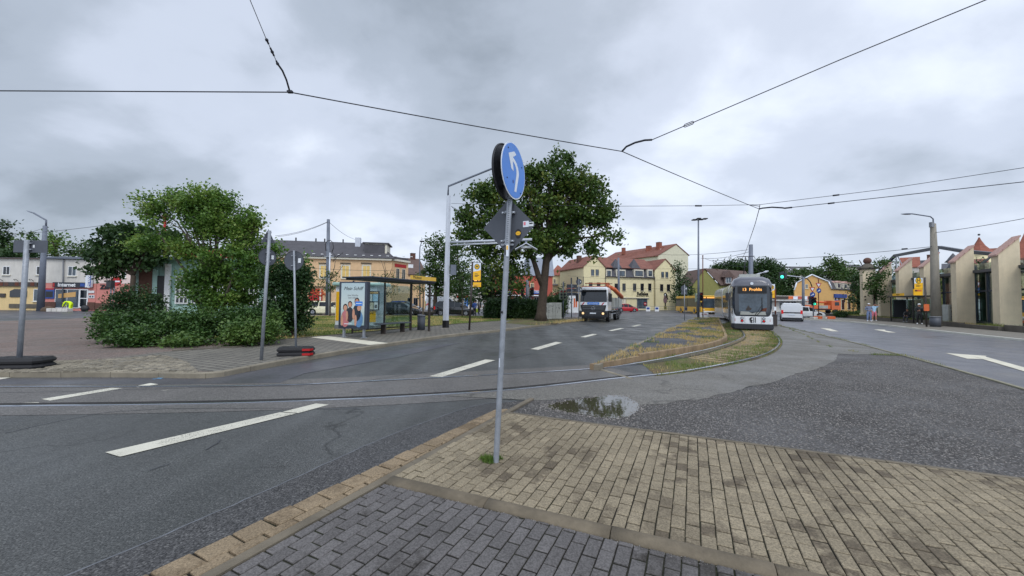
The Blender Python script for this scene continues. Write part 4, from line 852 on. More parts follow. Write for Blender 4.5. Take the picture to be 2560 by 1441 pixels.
def yield_sign(T, c, s):
    mb = MB(); mb.X = Matrix.Translation(c); mb.prism([(-s, s * .85), (s, s * .85), (0, -s * .85)], 'y', -.03, 0, 'red'); f = mb.build('yield_sign', T); mb = MB(); mb.X = Matrix.Translation(c + Vector((0, 0, s * .13))); mb.prism([(-s * .62, s * .5), (s * .62, s * .5), (0, -s * .55)], 'y', -.045, -.03, 'sign_white'); mb.build('face', f)
def blue_arrow(T, c, r, deg=90):
    mb = MB(); mb.disc((0, 0, 0), (0, 1, 0), r, .03, 'blue', 24); f = mb.build('blue_arrow_sign', T); f.location = c
    mb = MB(); mb.X = Matrix.Rotation(R(90 - deg), 4, 'Y') if False else None
    A2 = [(-.12, -.7), (.12, -.7), (.12, .1), (.4, .1), (0, .65), (-.4, .1), (-.12, .1)]; a = R(-deg); q = [(x * math.cos(a) - y * math.sin(a), x * math.sin(a) + y * math.cos(a)) for x, y in A2]
    mb.prism([(x * r, y * r) for x, y in q], 'y', -.03, -.018, 'sign_white'); mb.build('arrow', f)
yield_sign(T, P(2030.5, 725, 44.8) - b, .34); blue_arrow(T, P(2031.5, 737, 44.8) - b, .30, 60)
b = gnd(2046, 47, 0); T = thing('sign_post', 'orange striped post with a yield sign above a blue arrow, right of the green light', 'road sign', b); mb = MB(); mb.tube([(0, 0, 0), P(2046, 696, 47) - b], .05, 'rust', 8); mb.build('pole', T); yield_sign(T, P(2046, 714.5, 46.9) - b, .37); blue_arrow(T, P(2047, 727, 46.9) - b, .29, 60)
# overhead signal arm
b = gnd(2008, 56, 0); T = thing('signal_gantry', 'grey signal mast reaching an arm with a green light over the road', 'traffic light', b); mb = MB(); mb.tube([(0, 0, 0), P(2008, 693, 56) - b], [.2, .16], 'mast_grey', 10); mb.build('mast', T)
mb = MB(); mb.tube([P(x, y, 56) - b for x, y in ((1954, 688), (1972, 690), (2008, 694))], .07, 'mast_light', 8); mb.tube([P(x, y, 56) - b for x, y in ((2008, 694), (2018, 697), (2026, 706), (2030, 718))], .07, 'frame_dark', 8); mb.build('arm', T)
c = P(1953.5, 690, 55.8) - b; mb = MB(); mb.X = Matrix.Translation(c); mb.bbox(-.28, .28, -.12, .12, -.55, .55, 'signal_back', .04); hd = mb.build('signal_head', T); mb = MB(); mb.X = Matrix.Translation(c); mb.disc((0, -.14, -.15), (0, 1, 0), .22, .03, 'green_light', 16); mb.build('lens', hd)
c = P(1963, 690, 55.8) - b; mb = MB(); mb.X = Matrix.Translation(c); mb.bbox(-.2, .2, -.12, .12, -.45, .45, 'signal_back', .04); mb.build('signal_head', T)
# no-entry sign, signal back and bollard by the dark bush
b = gnd(280, 30, 0); T = thing('sign_post', 'red no-entry sign on a post in front of the pink house', 'road sign', b); mb = MB(); mb.tube([(0, 0, 0), P(288, 697, 30) - b], .04, 'mast_grey', 8); mb.build('pole', T); c = P(290, 704, 29.9) - b; mb = MB(); mb.disc((0, 0, 0), (0, 1, 0), .37, .02, 'red', 28); f = mb.build('no_entry_sign', T); f.location = c; mb = MB(); mb.box(-.26, .26, -.02, -.012, -.055, .055, 'sign_white'); mb.build('bar', f); f.rotation_euler = (0, 0, R(12))
b = gnd(277, 28.5, 0); T = thing('traffic_light', 'dark back of a signal on a post next to the no-entry sign', 'traffic light', b); mb = MB(); mb.tube([(0, 0, 0), P(278, 702, 28.5) - b], .04, 'mast_grey', 8); mb.build('pole', T); c = P(276, 710, 28.5) - b; mb = MB(); mb.bbox(c.x - .18, c.x + .2, -.15, .15, c.z - .28, c.z + .26, 'signal_back', .03); mb.build('signal_head', T)
b = gnd(284, 27.5, 0); T = thing('bollard', 'red and white striped bollard at the edge of the dark bush', 'bollard', b)
for i in range(6): mb = MB(); mb.box(-.14, .14, -.06, .06, i * .16, i * .16 + .16, ('white', 'red', 'dark')[i % 3]); mb.build('band', T)
# white concrete barrier block at the island tip, A-boards
b = gnd(1757, 45, 0); T = thing('barrier_block', 'white painted concrete block with red marks at the island tip', 'barrier', b); mb = MB(); mb.bbox(-.52, .52, -.3, .3, 0, .62, 'white', .04); mb.build('block', T); mb = MB(); mb.box(-.3, -.1, -.31, -.3, .4, .48, 'red'); mb.box(.0, .3, -.31, -.3, .42, .5, 'red'); mb.build('red_marks', T)
for px, l in ((1620, 'left of two white and blue pavement boards by the cream shop'), (1642, 'right of two white and blue pavement boards by the cream shop')):
    T = thing('pavement_board', l, 'A-board', gnd(px, 78, 0), group='pavement boards by the cream shop')
    mb = MB(); mb.box(-.42, .42, -.05, .0, 0, .95, 'white'); mb.build('panel', T); mb = MB(); mb.box(-.3, .3, -.06, -.05, .4, .8, 'blue'); mb.build('poster', T)
# electrical cabinets
def cab(name, px0, px1, pytop, Y, z, label, m='cabinet', graf=True):
    b = gnd((px0 + px1) / 2, Y, z); w_ = (px1 - px0) / pxm(Y); h_ = P(px0, pytop, Y).z - z; T = thing(name, label, 'cabinet', b); mb = MB(); mb.bbox(-w_ / 2, w_ / 2, 0, .45, .08, h_, m, .02); mb.box(-w_ / 2 + .03, w_ / 2 - .03, .02, .43, 0, .08, 'conc_dark'); mb.build('body', T)
    mb = MB(); mb.box(-.006, .006, -.004, .0, .15, h_ - .08, 'dark'); mb.box(-w_ / 2, w_ / 2, -.004, 0, .32, .33, 'dark'); mb.build('door_gap', T)
    if graf:
        mb = MB()
        for _ in range(9): x = random.uniform(-w_ * .4, w_ * .35); z_ = random.uniform(.5, h_ - .2); mb.tube([(x, -.006, z_), (x + random.uniform(-.1, .15), -.006, z_ + random.uniform(-.2, .2)), (x + random.uniform(-.15, .15), -.006, z_ + random.uniform(-.1, .2))], .012, 'dark', 4)
        mb.build('graffiti', T)
cab('electrical_cabinet', 1363, 1380, 758, 33.5, .12, 'small grey electrical cabinet right of the big tree trunk'); cab('electrical_cabinet', 1374, 1404, 757, 34.2, .12, 'wide grey electrical cabinet with black graffiti right of the big tree')
cab('electrical_cabinet', 2354, 2373, 764, 32.5, .3, 'pale grey cabinet between the concrete mast and the tan pylon'); cab('electrical_cabinet', 2370, 2388, 762, 32, .3, 'grey scribbled cabinet closest to the tan pylon')
# stop sign and dark box beside the tram
b = gnd(1938, 31, 0); T = thing('bus_stop_sign', 'yellow and white H stop sign partly hidden behind the tram', 'stop sign', b); mb = MB(); mb.tube([(0, 0, 0), P(1938, 722, 31) - b], .055, 'rust', 8); mb.build('pole', T); k = pxm(31); h_board(T, P(1929, 728, 31) - b, 17 / k, 34 / k); mb = MB(); c = P(1938, 772, 30.9) - b; mb.box(c.x - .12, c.x + .08, -.1, 0, c.z - .15, c.z + .15, 'paper'); mb.build('notice', T)
b = gnd(1932, 29.6, 0); T = thing('litter_bin', 'dark square bin on the platform right of the tram', 'bin', b); mb = MB(); mb.bbox(-.2, .2, -.2, .2, 0, .85, 'frame_dark', .02); mb.build('body', T); mb = MB(); mb.box(-.22, .22, -.22, .22, .85, .9, 'dark'); mb.build('lid', T)
# right stop sign
b = gnd(2315, 28.8, .12); T = thing('bus_stop_sign', 'yellow and white H stop sign on the right pavement before the pylons', 'stop sign', b); mb = MB(); mb.tube([(0, 0, 0), P(2312, 694, 28.8) - b], .055, 'frame_dark', 8); mb.build('pole', T); k = pxm(28.8); h_board(T, P(2296, 709, 28.8) - b, 21 / k, 27 / k)
mb = MB(); c = P(2296, 731, 28.8) - b; mb.bbox(c.x - 11 / k, c.x + 11 / k, c.y, c.y + .08, c.z - 8 / k, c.z + 8 / k, 'yellow', .015); mb.box(c.x - 9 / k, c.x + 8 / k, c.y - .006, c.y, c.z + 2 / k, c.z + 6 / k, 'orange'); mb.box(c.x - 9 / k, c.x - 3 / k, c.y - .009, c.y - .006, c.z + 2 / k, c.z + 5 / k, 'black'); mb.build('timetable_board', T)
mb = MB(); c = P(2317, 769, 28.7) - b; mb.box(c.x - .2, c.x + .2, -.09, -.07, c.z - .26, c.z + .24, 'orange'); mb.build('orange_notice', T)
# right bus shelter
Os = gnd(2283, 35.0, .12); T = thing('bus_shelter', 'dark framed glass bus shelter with a yellow name board on the right pavement', 'bus shelter', Os, -TH + R(0))
mb = MB(); mb.box(-.15, 1.35, -.2, 4.6, 2.40, 2.50, 'dark'); mb.build('roof', T, bevel=.01)
for x, y in ((-.0, 0), (1.25, 0), (0, 4.4), (1.25, 4.4)): mb = MB(); mb.box(x - .04, x + .04, y - .04, y + .04, 0, 2.4, 'black'); mb.build('post', T)
mb = MB(); mb.box(1.24, 1.26, .1, 4.3, .25, 2.2, 'glass_green'); mb.box(.1, 1.2, -.01, .01, .25, 2.2, 'glass_green'); mb.box(.1, 1.2, 4.39, 4.41, .25, 2.2, 'glass_green'); mb.build('glass_wall', T)
mb = MB(); mb.box(-.2, -.15, 1.2, 3.4, 2.51, 2.74, 'yellow'); nb = mb.build('name_board', T); text('Mickten', .2, nb, (-.206, 2.3, 2.62), (R(90), 0, R(-90)), 'dark', .002)
mb = MB(); mb.bbox(.75, 1.15, .5, 2.4, .42, .47, 'frame_dark', .01); mb.build('seat', T)
mb = MB(); mb.box(.2, 1.15, 4.3, 4.36, .4, 2.15, 'dark'); p_ = mb.build('poster_frame', T)
# ============================================================ buildings
class Bld:
    def __init__(s, name, label, cat, A, B, group=None):
        s.A = Vector((A[0], A[1], 0)); s.u = Vector((B[0] - A[0], B[1] - A[1], 0)); s.W = s.u.length; s.u.normalize(); s.n = Vector((s.u.y, -s.u.x, 0))   # n: outwards to the viewer
        s.T = thing(name, label, cat, s.A, math.atan2(s.u.y, s.u.x), group)
    def f(s, px, py, y=0):          # pixel -> (x, z) on the plane y behind the facade
        o = Vector((0, 0, CAMZ)); r = ray(px, py); a = s.A - s.n * y; t = (a - o).dot(s.n) / r.dot(s.n); p = o + r * t; return ((p - s.A).dot(s.u), p.z)
    def wall(s, pts, y0, y1, m, name='wall', label=None):
        mb = MB(); mb.prism(pts, 'y', y0, y1, m); return mb.build(name, s.T, label)
    def box(s, x0, x1, y0, y1, z0, z1, m, name='wall', parent=None, label=None):
        mb = MB(); mb.box(x0, x1, y0, y1, z0, z1, m); return mb.build(name, parent or s.T, label)
    def pbox(s, px0, py0, px1, py1, th, m, name, y=0, parent=None, label=None):
        x0, z1 = s.f(px0, py0); x1, z0 = s.f(px1, py1); return s.box(min(x0, x1), max(x0, x1), y - th, y, max(0.01, z0), z1, m, name, parent, label)
    def win(s, px0, py0, px1, py1, fr='trim', gl='win_dark', y=0, bars=(1, 1), sill=True, name='window', bw=.07, inset=None):
        x0, z1 = s.f(px0, py0); x1, z0 = s.f(px1, py1); return s.winl(x0, x1, max(z0, .02), z1, fr, gl, y, bars, sill, name, bw, inset)
    def winl(s, x0, x1, z0, z1, fr='trim', gl='win_dark', y=0, bars=(1, 1), sill=True, name='window', bw=.07, inset=None, sur=None):
        mb = MB()
        if sur:
            g = .13
            for a, b_, c, d in ((x0 - g, x0, z0, z1), (x1, x1 + g, z0, z1), (x0 - g, x1 + g, z1, z1 + g)): mb.box(a, b_, y - .05, y + .01, c, d, sur)
        for a, b_, c, d in ((x0, x0 + bw, z0, z1), (x1 - bw, x1, z0, z1), (x0 + bw, x1 - bw, z0, z0 + bw), (x0 + bw, x1 - bw, z1 - bw, z1)): mb.box(a, b_, y - .035, y + .01, c, d, fr)
        for i in range(1, bars[0] + 1): xx = x0 + (x1 - x0) * i / (bars[0] + 1); mb.box(xx - bw * .4, xx + bw * .4, y - .03, y, z0 + bw, z1 - bw, fr)
        for i in range(1, bars[1]): zz = z0 + (z1 - z0) * i / bars[1]; mb.box(x0 + bw, x1 - bw, y - .028, y, zz - bw * .35, zz + bw * .35, fr)
        w_ = mb.build(name, s.T)
        mb = MB(); mb.box(x0 + bw, x1 - bw, y - .016, y + .01, z0 + bw, z1 - bw, gl)
        if inset: mb.box(x0 + bw, x1 - bw, y - .022, y - .017, z0 + (z1 - z0) * inset[1], z1 - bw, inset[0])
        mb.build('pane', w_)
        if sill: mb = MB(); mb.box(x0 - .08, x1 + .08, y - .16, y, z0 - .08, z0, 'trim'); mb.build('sill', w_)
        return w_
    def gable_roof_x(s, x0, x1, yf, yb, ze, zr, m, ov=.3, th=.18, yr=None):   # ridge parallel to the facade
        yr = (yf + yb) / 2 if yr is None else yr; mb = MB(); sl = (zr - ze) / (yr - yf)
        mb.prism([(yf - ov, ze - ov * sl), (yr, zr), (yb + ov, ze - ov * sl), (yb + ov, ze - ov * sl + th), (yr, zr + th), (yf - ov, ze - ov * sl + th)], 'x', x0 - ov, x1 + ov, m); return mb.build('roof', s.T)
    def gable_roof_y(s, x0, x1, y0, y1, ze, zr, m, ov=.3, th=.2, ze1=None):   # gable faces the viewer
        xm = (x0 + x1) / 2; sl = (zr - ze) / (xm - x0); mb = MB()
        mb.prism([(x0 - ov, ze - ov * sl), (xm, zr), (x1 + ov, ze - ov * sl), (x1 + ov, ze - ov * sl + th), (xm, zr + th), (x0 - ov, ze - ov * sl + th)], 'y', y0 - ov * .6, y1 + ov, m); return mb.build('roof', s.T)
    def chimney(s, x, y, z0, z1, m='brick', w_=.5, parent=None):
        mb = MB(); mb.box(x - w_ / 2, x + w_ / 2, y - w_ / 2, y + w_ / 2, z0, z1, m); mb.box(x - w_ / 2 - .05, x + w_ / 2 + .05, y - w_ / 2 - .05, y + w_ / 2 + .05, z1, z1 + .1, 'conc_dark'); mb.build('chimney', parent or s.T)
def xy(px, Y): v = P(px, 760, Y); return (v.x, Y)
glassn = ('win_dark', 'win_mid')
# ---- left row of houses
B = Bld('shop_building', 'white house with a yellow ground floor and arched dark window at the left edge', 'building', xy(-330, 47), xy(107, 47))
zt = B.f(50, 647)[1]; zy = B.f(50, 706)[1]
B.box(0, B.W, 0, 9, zy, zt, 'offwhite', 'upper_wall'); B.box(0, B.W, .03, 8.9, 0, zy, M('pale_yellow', S(224, 196, 142), rough=.9, var=.05, dirt=.15), 'lower_wall'); B.pbox(-200, 643.5, 107, 648, .25, 'roof_brown', 'cornice'); B.box(-.1, B.W, -.1, 9, zt, zt + .12, 'roof_dark', 'roof')
for x in (8, 92, -80): w_ = B.win(x, 666, x + 17, 688, 'white', 'win_dark', bars=(1, 1))
B.pbox(-140, 704, 96, 717, .14, 'frame_dark', 'sign_board'); 
for i in range(7): B.pbox(2 + i * 13, 706, 11 + i * 13, 715, .15, ('rust', 'brick', 'frame_dark')[i % 3], 'sign_picture')
x0, z1 = B.f(26, 723); x1, z0 = B.f(67, 743.5); mb = MB(); mb.prism([(x0, z0), (x1, z0), (x1, z1 - .25), ((x0 + x1) / 2 + .5, z1), ((x0 + x1) / 2 - .5, z1), (x0, z1 - .25)], 'y', -.05, .02, 'win_dark'); mb.build('arched_window', B.T)
B.win(85, 723, 98, 754, 'white', 'win_mid', bars=(0, 1)); B.pbox(1, 734, 14, 744, .06, 'frame_dark', 'menu_box'); B.pbox(24, 760, 100, 771, .07, 'conc_dark', 'plinth'); B.win(-95, 722, -70, 758, 'white', 'win_dark')
for x in (7, 45, 83): mb = MB(); q = [B.f(x - 5, 702), B.f(x - 3, 699), B.f(x + 2, 699), B.f(x + 4, 704)]; mb.tube([(a, -.3 if 0 < i < 3 else -.1, c) for i, (a, c) in enumerate(q)], .03, 'black', 5); mb.build('wall_lamp', B.T)
B = Bld('shop_building', 'white and pink internet shop with a dark blue sign over its window', 'building', xy(108.5, 47.05), xy(238, 47.4))
zt = B.f(150, 649)[1]; zy = B.f(150, 708)[1]; B.box(0, B.W, 0, 9, zy, zt, 'offwhite', 'upper_wall'); B.box(0, B.W, .03, 8.9, .0, zy, 'pink_wall', 'lower_wall'); B.pbox(110, 642, 238, 649, .3, 'mast_grey', 'gutter'); B.box(0, B.W, 0, 9, zt, zt + .15, 'roof_dark', 'roof')
B.win(171, 666, 191, 691, 'white', 'win_mid'); B.pbox(110, 755, 139, 775, .06, 'brick', 'plinth'); B.pbox(219, 756, 237, 775, .06, 'brick', 'plinth')
x0, z1 = B.f(136, 706); x1, z0 = B.f(219, 720); sb = B.box(x0, x1, -.2, 0, z0, z1, 'shirt_dark', 'shop_sign'); text('Internet', .62, sb, ((x0 + x1) / 2 - .3, -.21, (z0 + z1) / 2), FR, 'white', .01, bold=.02); B.pbox(205, 709, 216, 717, .215, 'blue', 'sign_patch', parent=sb)
B.pbox(137, 708, 141, 718, .215, 'red', 'sign_patch', parent=sb)
B.win(139, 723, 197, 771, 'white', 'win_mid', bars=(1, 1), sill=False, name='shop_window'); mb = MB(); x0, z0 = B.f(146, 746); x1, z1 = B.f(190, 730); mb.prism([(x0, z0), (x1, z0 + .2), (x1, z1), (x0, z1 - .3)], 'y', -.04, -.02, 'ochre'); mb.build('window_display', B.T)
B.win(199, 723, 219, 770, 'white', 'win_dark', bars=(0, 2), sill=False, name='shop_door', bw=.14); B.pbox(113, 721, 136, 747, .06, 'blue', 'poster'); B.pbox(113, 721, 136, 725, .07, 'red', 'poster_band'); B.pbox(116, 729, 133, 744, .065, 'dark', 'poster_text'); B.pbox(221, 727, 236, 733, .05, 'white', 'notice'); B.win(222, 738, 236, 746, 'white', 'win_mid', sill=False)
x0, z1 = B.f(222, 678); x1, z0 = B.f(234, 719); sb = B.box(x0, x1, -.35, -.12, z0, z1, 'sign_white', 'blade_sign'); B.box(x0 + .3, x1 - .02, -.37, -.35, z0 + .05, z1 - .2, 'blue', 'sign_patch', sb); text('INTERNET', .42, sb, ((x0 + x1) / 2 + .1, -.38, (z0 + z1) / 2 - .1), (R(90), R(-90), 0), 'white', .005, bold=.015)
mb = MB(); q = [B.f(161, 649), B.f(160.5, 700), B.f(158, 768)]; mb.tube([(a, -.12, c) for a, c in q], .07, 'grey', 6); mb.build('downpipe', B.T)
B = Bld('shop_building', 'pale pink house with a salmon ground floor right of the internet shop', 'building', xy(239, 47.4), xy(470, 49))
zt = B.f(300, 655)[1]; zy = B.f(260, 709)[1]; B.box(0, B.W, 0, 9, zy, zt, 'pale_pink', 'upper_wall'); B.box(0, B.W, .03, 8.9, 0, zy, 'pink_wall', 'lower_wall'); B.box(0, B.W, -.2, 9, zt, zt + .15, 'roof_brown', 'roof'); B.pbox(239, 758, 300, 775, .06, 'brick', 'plinth')
B.win(304, 675, 315, 695, 'white', 'win_mid'); B.win(262, 675, 275, 694, 'white', 'win_mid'); B.win(340, 675, 352, 695, 'white', 'win_mid'); x0, z0 = B.f(243, 725); text('Zahn', .75, B.T, (x0 + 1.1, -.03, z0 + .35), FR, 'black', .03, bold=.03)
T = thing('picket_fence', 'short dark fence by the pink house behind the no-entry sign', 'fence', gnd(275, 44)); mb = MB(); [mb.box(i * .16, i * .16 + .06, 0, .04, 0, .95, 'dark') for i in range(16)]; mb.build('picket', T); mb = MB(); mb.box(0, 2.5, .04, .07, .3, .36, 'dark'); mb.box(0, 2.5, .04, .07, .75, .8, 'dark'); mb.build('rail', T)
# ---- turquoise pavilion behind the bushes
B = Bld('pavilion', 'old turquoise pavilion with brick pillar and white lattice windows hidden in the bushes', 'pavilion', xy(332, 23), xy(590, 24.5))
z1 = B.f(400, 648)[1]; B.box(0, B.W, .1, 4.5, 0, z1, 'teal', 'wall'); B.box(-.6, B.W + .5, -.7, 5, z1, z1 + .12, 'teal', 'roof'); B.box(2, B.W - 1, .5, 3.5, z1 + .12, z1 + .75, 'red_wall', 'roof_lantern')
B.pbox(351, 672, 379, 800, .12, 'brick', 'brick_pillar'); B.pbox(357, 734, 374, 745, .14, 'ochre', 'notice'); B.pbox(391, 690, 417, 800, .08, 'black', 'door'); B.pbox(416, 660, 424, 800, .13, 'white', 'door_frame'); B.pbox(381, 672, 391, 800, .1, 'teal', 'panel')
for a, c in ((440, 470), (480, 520), (530, 570)): B.win(a, 690, c, 760, 'white', 'win_dark', bars=(2, 4), sill=False)
B = Bld('pavilion', 'right wing of the turquoise pavilion with small white lattice windows', 'pavilion', xy(592, 22), xy(705, 23)); z1 = B.f(640, 690)[1]; B.box(0, B.W, .1, 3, 0, z1, 'teal', 'wall'); B.box(-.3, B.W + .3, -.4, 3.2, z1, z1 + .12, 'teal', 'roof')
B.win(598, 718, 618, 766, 'white', 'win_dark', bars=(1, 3), sill=False); B.win(622, 718, 646, 766, 'white', 'win_dark', bars=(1, 3), sill=False); B.win(660, 715, 690, 766, 'white', 'win_dark', bars=(1, 3), sill=False)
# ---- tan building
B = Bld('corner_building', 'long tan house with grey slate roof and red shop window', 'building', xy(560, 56), xy(978, 60))
ze = B.f(900, 645)[1]; zr = B.f(850, 606, 5)[1]; B.box(0, B.W, 0, 10, 0, ze, 'tan_wall'); B.pbox(560, 641, 980, 648, .35, 'trim', 'cornice')
mb = MB(); W_ = B.W; mb.add([(-.5, -.5, ze), (W_ + .5, -.5, ze), (W_ + .5, 10.5, ze), (-.5, 10.5, ze), (-.5, 5, zr), (W_ - 2.8, 5, zr)], [(0, 1, 5, 4), (1, 2, 5), (2, 3, 4, 5), (3, 0, 4), (0, 3, 2, 1)], 'roof_dark'); rf = mb.build('roof', B.T)
mb = MB()
for i in range(16): x = W_ * .35 + i * 1.2; mb.box(x, x + .35, -.1, .1, ze + .35, ze + .45, 'white')
mb.build('snow_guard', rf); x, z_ = B.f(896, 600, 4); mb = MB(); mb.box(x - .4, x + .4, 3.5, 4.3, z_ - 1.2, z_ + .3, 'mast_light'); mb.build('chimney', rf)
for px in (740, 790, 812, 858): x, z_ = B.f(px, 596, 5); mb = MB(); mb.box(x - .08, x + .08, 4.9, 5.1, zr - .1, zr + .5, 'dark'); mb.build('vent', rf)
for a in (801, 855, 907): x0, z1_ = B.f(a, 664); x1, z0_ = B.f(a + 18, 697); B.winl(x0, x1, z0_, z1_, 'trim', 'win_dark', inset=('blind_yellow', .15), sur='trim'); B.pbox(a - 4, 657, a + 22, 660, .18, 'conc_dark', 'lintel')
B.pbox(770, 716, 960, 720, .3, 'frame_dark', 'canopy'); B.pbox(772, 722, 806, 752, .06, 'red', 'shop_window'); 
mb = MB(); 
for i in range(6): x, z_ = B.f(774 + i * 5, 728 + (i % 3) * 6); mb.tube([(x, -.08, z_), (x + .6, -.08, z_ + .3), (x + 1.1, -.08, z_ - .1)], .09, 'orange', 5)
mb.build('window_graphic', B.T); B.pbox(800, 722, 803, 752, .1, 'trim', 'mullion'); B.win(930, 722, 960, 775, 'frame_dark', 'win_dark', sill=False); B.win(880, 722, 915, 770, 'frame_dark', 'win_mid', sill=False)
x0, z1_ = B.f(985, 612); x1 = W_; B.box(W_ - 4.4, W_ - 1.0, 1.2, 5, ze + .4, zr - .6, 'trim', 'dormer'); B.box(W_ - 4.7, W_ - .7, 1, 5.2, zr - .6, zr - .4, 'roof_dark', 'dormer_roof'); B.box(W_ - 4.41, W_ - 1.3, 1.15, 1.2, ze + .9, zr - .7, 'roof_dark', 'dormer_front')
# its right end wall
A2 = Vector((B.A + B.u * B.W)); Bs = Bld('house', 'narrow end house with pale bands beside the tan building', 'building', (A2.x + .05, A2.y + .1), (A2.x + 1.6, A2.y + 3.5)); Bs.box(0, Bs.W, 0, 3, 0, ze - .3, 'tan_wall'); Bs.box(-.1, Bs.W + .2, -.3, 3, ze - .3, ze, 'trim', 'cornice'); Bs.winl(.8, 1.6, 5, 6.8); Bs.winl(2.2, 3.0, 5, 6.8); Bs.box(.5, 3.2, -.06, 0, 7.0, 7.5, 'red', 'sign'); Bs.box(-.1, Bs.W, 0, 3, ze, ze + .4, 'roof_dark', 'roof')
# ---- brown roofed house
B = Bld('house', 'peach house with brown tiled roof and skylight behind the tan building', 'building', xy(965, 74), xy(1062, 78)); ze = B.f(1020, 685)[1]; zr = B.f(1020, 648, 5)[1]; B.box(0, B.W, 0, 10, 0, ze, 'tan_wall'); rf = B.gable_roof_x(0, B.W, 0, 10, ze, zr, 'roof_brown')
x, z_ = B.f(1022, 668, 2.4); mb = MB(); mb.prism([(x - .7, z_ - .5), (x + .7, z_ - .5), (x + .7, z_ + .5), (x - .7, z_ + .5)], 'y', 1.7, 1.9, 'paper'); mb.build('skylight', rf); B.chimney(B.f(1032, 640, 5)[0], 5, zr - .5, zr + 1.2, 'brick', .9, rf)
for a in (1000, 1016, 1034): B.win(a, 745, a + 10, 775, 'mast_grey', 'win_dark', sill=False)
B = Bld('shed', 'low dark open garage with flat roof left of the round green trees', 'building', xy(1066, 70), xy(1092, 70)); B.box(0, B.W, .5, 5, 0, 2.6, 'conc_dark'); B.box(-.2, B.W + .2, 0, 5.2, 2.6, 2.8, 'roof_dark', 'roof'); B.box(.4, B.W - .4, .44, .5, 0, 2.2, 'win_dark', 'gate')
# white shops far behind
B = Bld('shop_building', 'low white shops with blue posters behind the black people carrier', 'building', xy(1092, 82), xy(1212, 82)); z1 = B.f(1150, 727)[1]; B.box(0, B.W, 0, 8, 0, z1, 'offwhite'); B.box(-.2, B.W + .2, -.3, 8.2, z1, z1 + .25, 'conc_dark', 'roof'); B.pbox(1142, 740, 1172, 745, .2, 'red', 'awning')
for a in (1106, 1145, 1160, 1176, 1194): B.win(a, 746, a + 11, 771, 'white', 'sign_blue' if a in (1145, 1160) else 'win_dark', sill=False)
# red building
B = Bld('shop_building', 'red house with white shop front signs behind the clipped hedge', 'building', xy(1232, 84), xy(1381, 86)); ze = B.f(1340, 690)[1]; B.box(0, B.W, 0, 9, 0, ze, 'red_wall'); z2 = B.f(1340, 662, 3)[1]
M('slate', S(120, 128, 142), rough=.5, var=.3, scale=6); mb = MB(); mb.prism([(-.4, ze), (1.6, z2 + 1.5), (7.4, z2 + 1.5), (9.4, ze)], 'x', B.W * .62, B.W + .3, 'slate'); mb.build('roof', B.T); B.box(0, B.W * .62, -.2, 9, ze, ze + .2, 'roof_dark', 'flat_roof')
for a in (1326, 1298): B.win(a, 708, a + 9, 724, 'cream', 'win_dark', bars=(1, 1), bw=.12)
for a, c, tx in ((1243, 1281, 'APO'), (1331, 1352, 'CENTER')): sg = B.pbox(a, 727, c, 735, .5, 'sign_white', 'shop_sign'); x0, z1_ = B.f((a + c) / 2, 731); text(tx, .6, sg, (x0, -.51, z1_), FR, 'blue', .01, bold=.02); B.pbox(a, 733, c, 735.5, .52, 'blue', 'sign_edge', parent=sg)
B.pbox(1240, 737, 1352, 741, 1.2, 'paper', 'awning'); 
for a in (1246, 1262, 1285, 1305, 1335): B.win(a, 743, a + 13, 771, 'white', 'win_dark', sill=False)
B = Bld('house', 'cream house with bright orange hipped roof right of the red house', 'building', xy(1376, 100), xy(1421, 99)); ze = B.f(1400, 689)[1]; zr = B.f(1393, 664, 5)[1]; B.box(0, B.W, 0, 10, 0, ze, 'cream'); mb = MB(); mb.add([(-.4, -.4, ze), (B.W + .4, -.4, ze), (B.W + .4, 10.4, ze), (-.4, 10.4, ze), (B.W * .3, 4, zr), (B.W * .35, 6, zr)], [(0, 1, 4), (1, 2, 5, 4), (2, 3, 5), (3, 0, 4, 5), (0, 3, 2, 1)], 'roof_bright'); mb.build('roof', B.T)
B.win(1384, 698, 1389, 708); B.pbox(1381, 711, 1395, 714, .9, 'grey', 'balcony'); B.win(1399, 698, 1404, 708)
B = Bld('garage', 'low shed with red awning roof beside the grey signal post', 'building', xy(1383, 70), xy(1425, 69)); B.box(0, B.W, 1, 4, 0, 2.6, 'conc_dark'); mb = MB(); mb.prism([(0, 3.2), (0, 2.9), (B.W, 4.1), (B.W, 4.4)], 'y', 0, 4.2, 'red_wall'); mb.build('roof', B.T)
B = Bld('kiosk', 'small white kiosk with orange door left of the truck', 'kiosk', xy(1421, 62), xy(1446, 62)); B.box(0, B.W, 0, 3, 0, 3.0, 'white'); B.box(-.2, B.W + .2, -.2, 3.2, 3.0, 3.2, 'grey', 'roof'); B.win(1433, 745, 1444, 770, 'white', 'orange', sill=False, name='door')
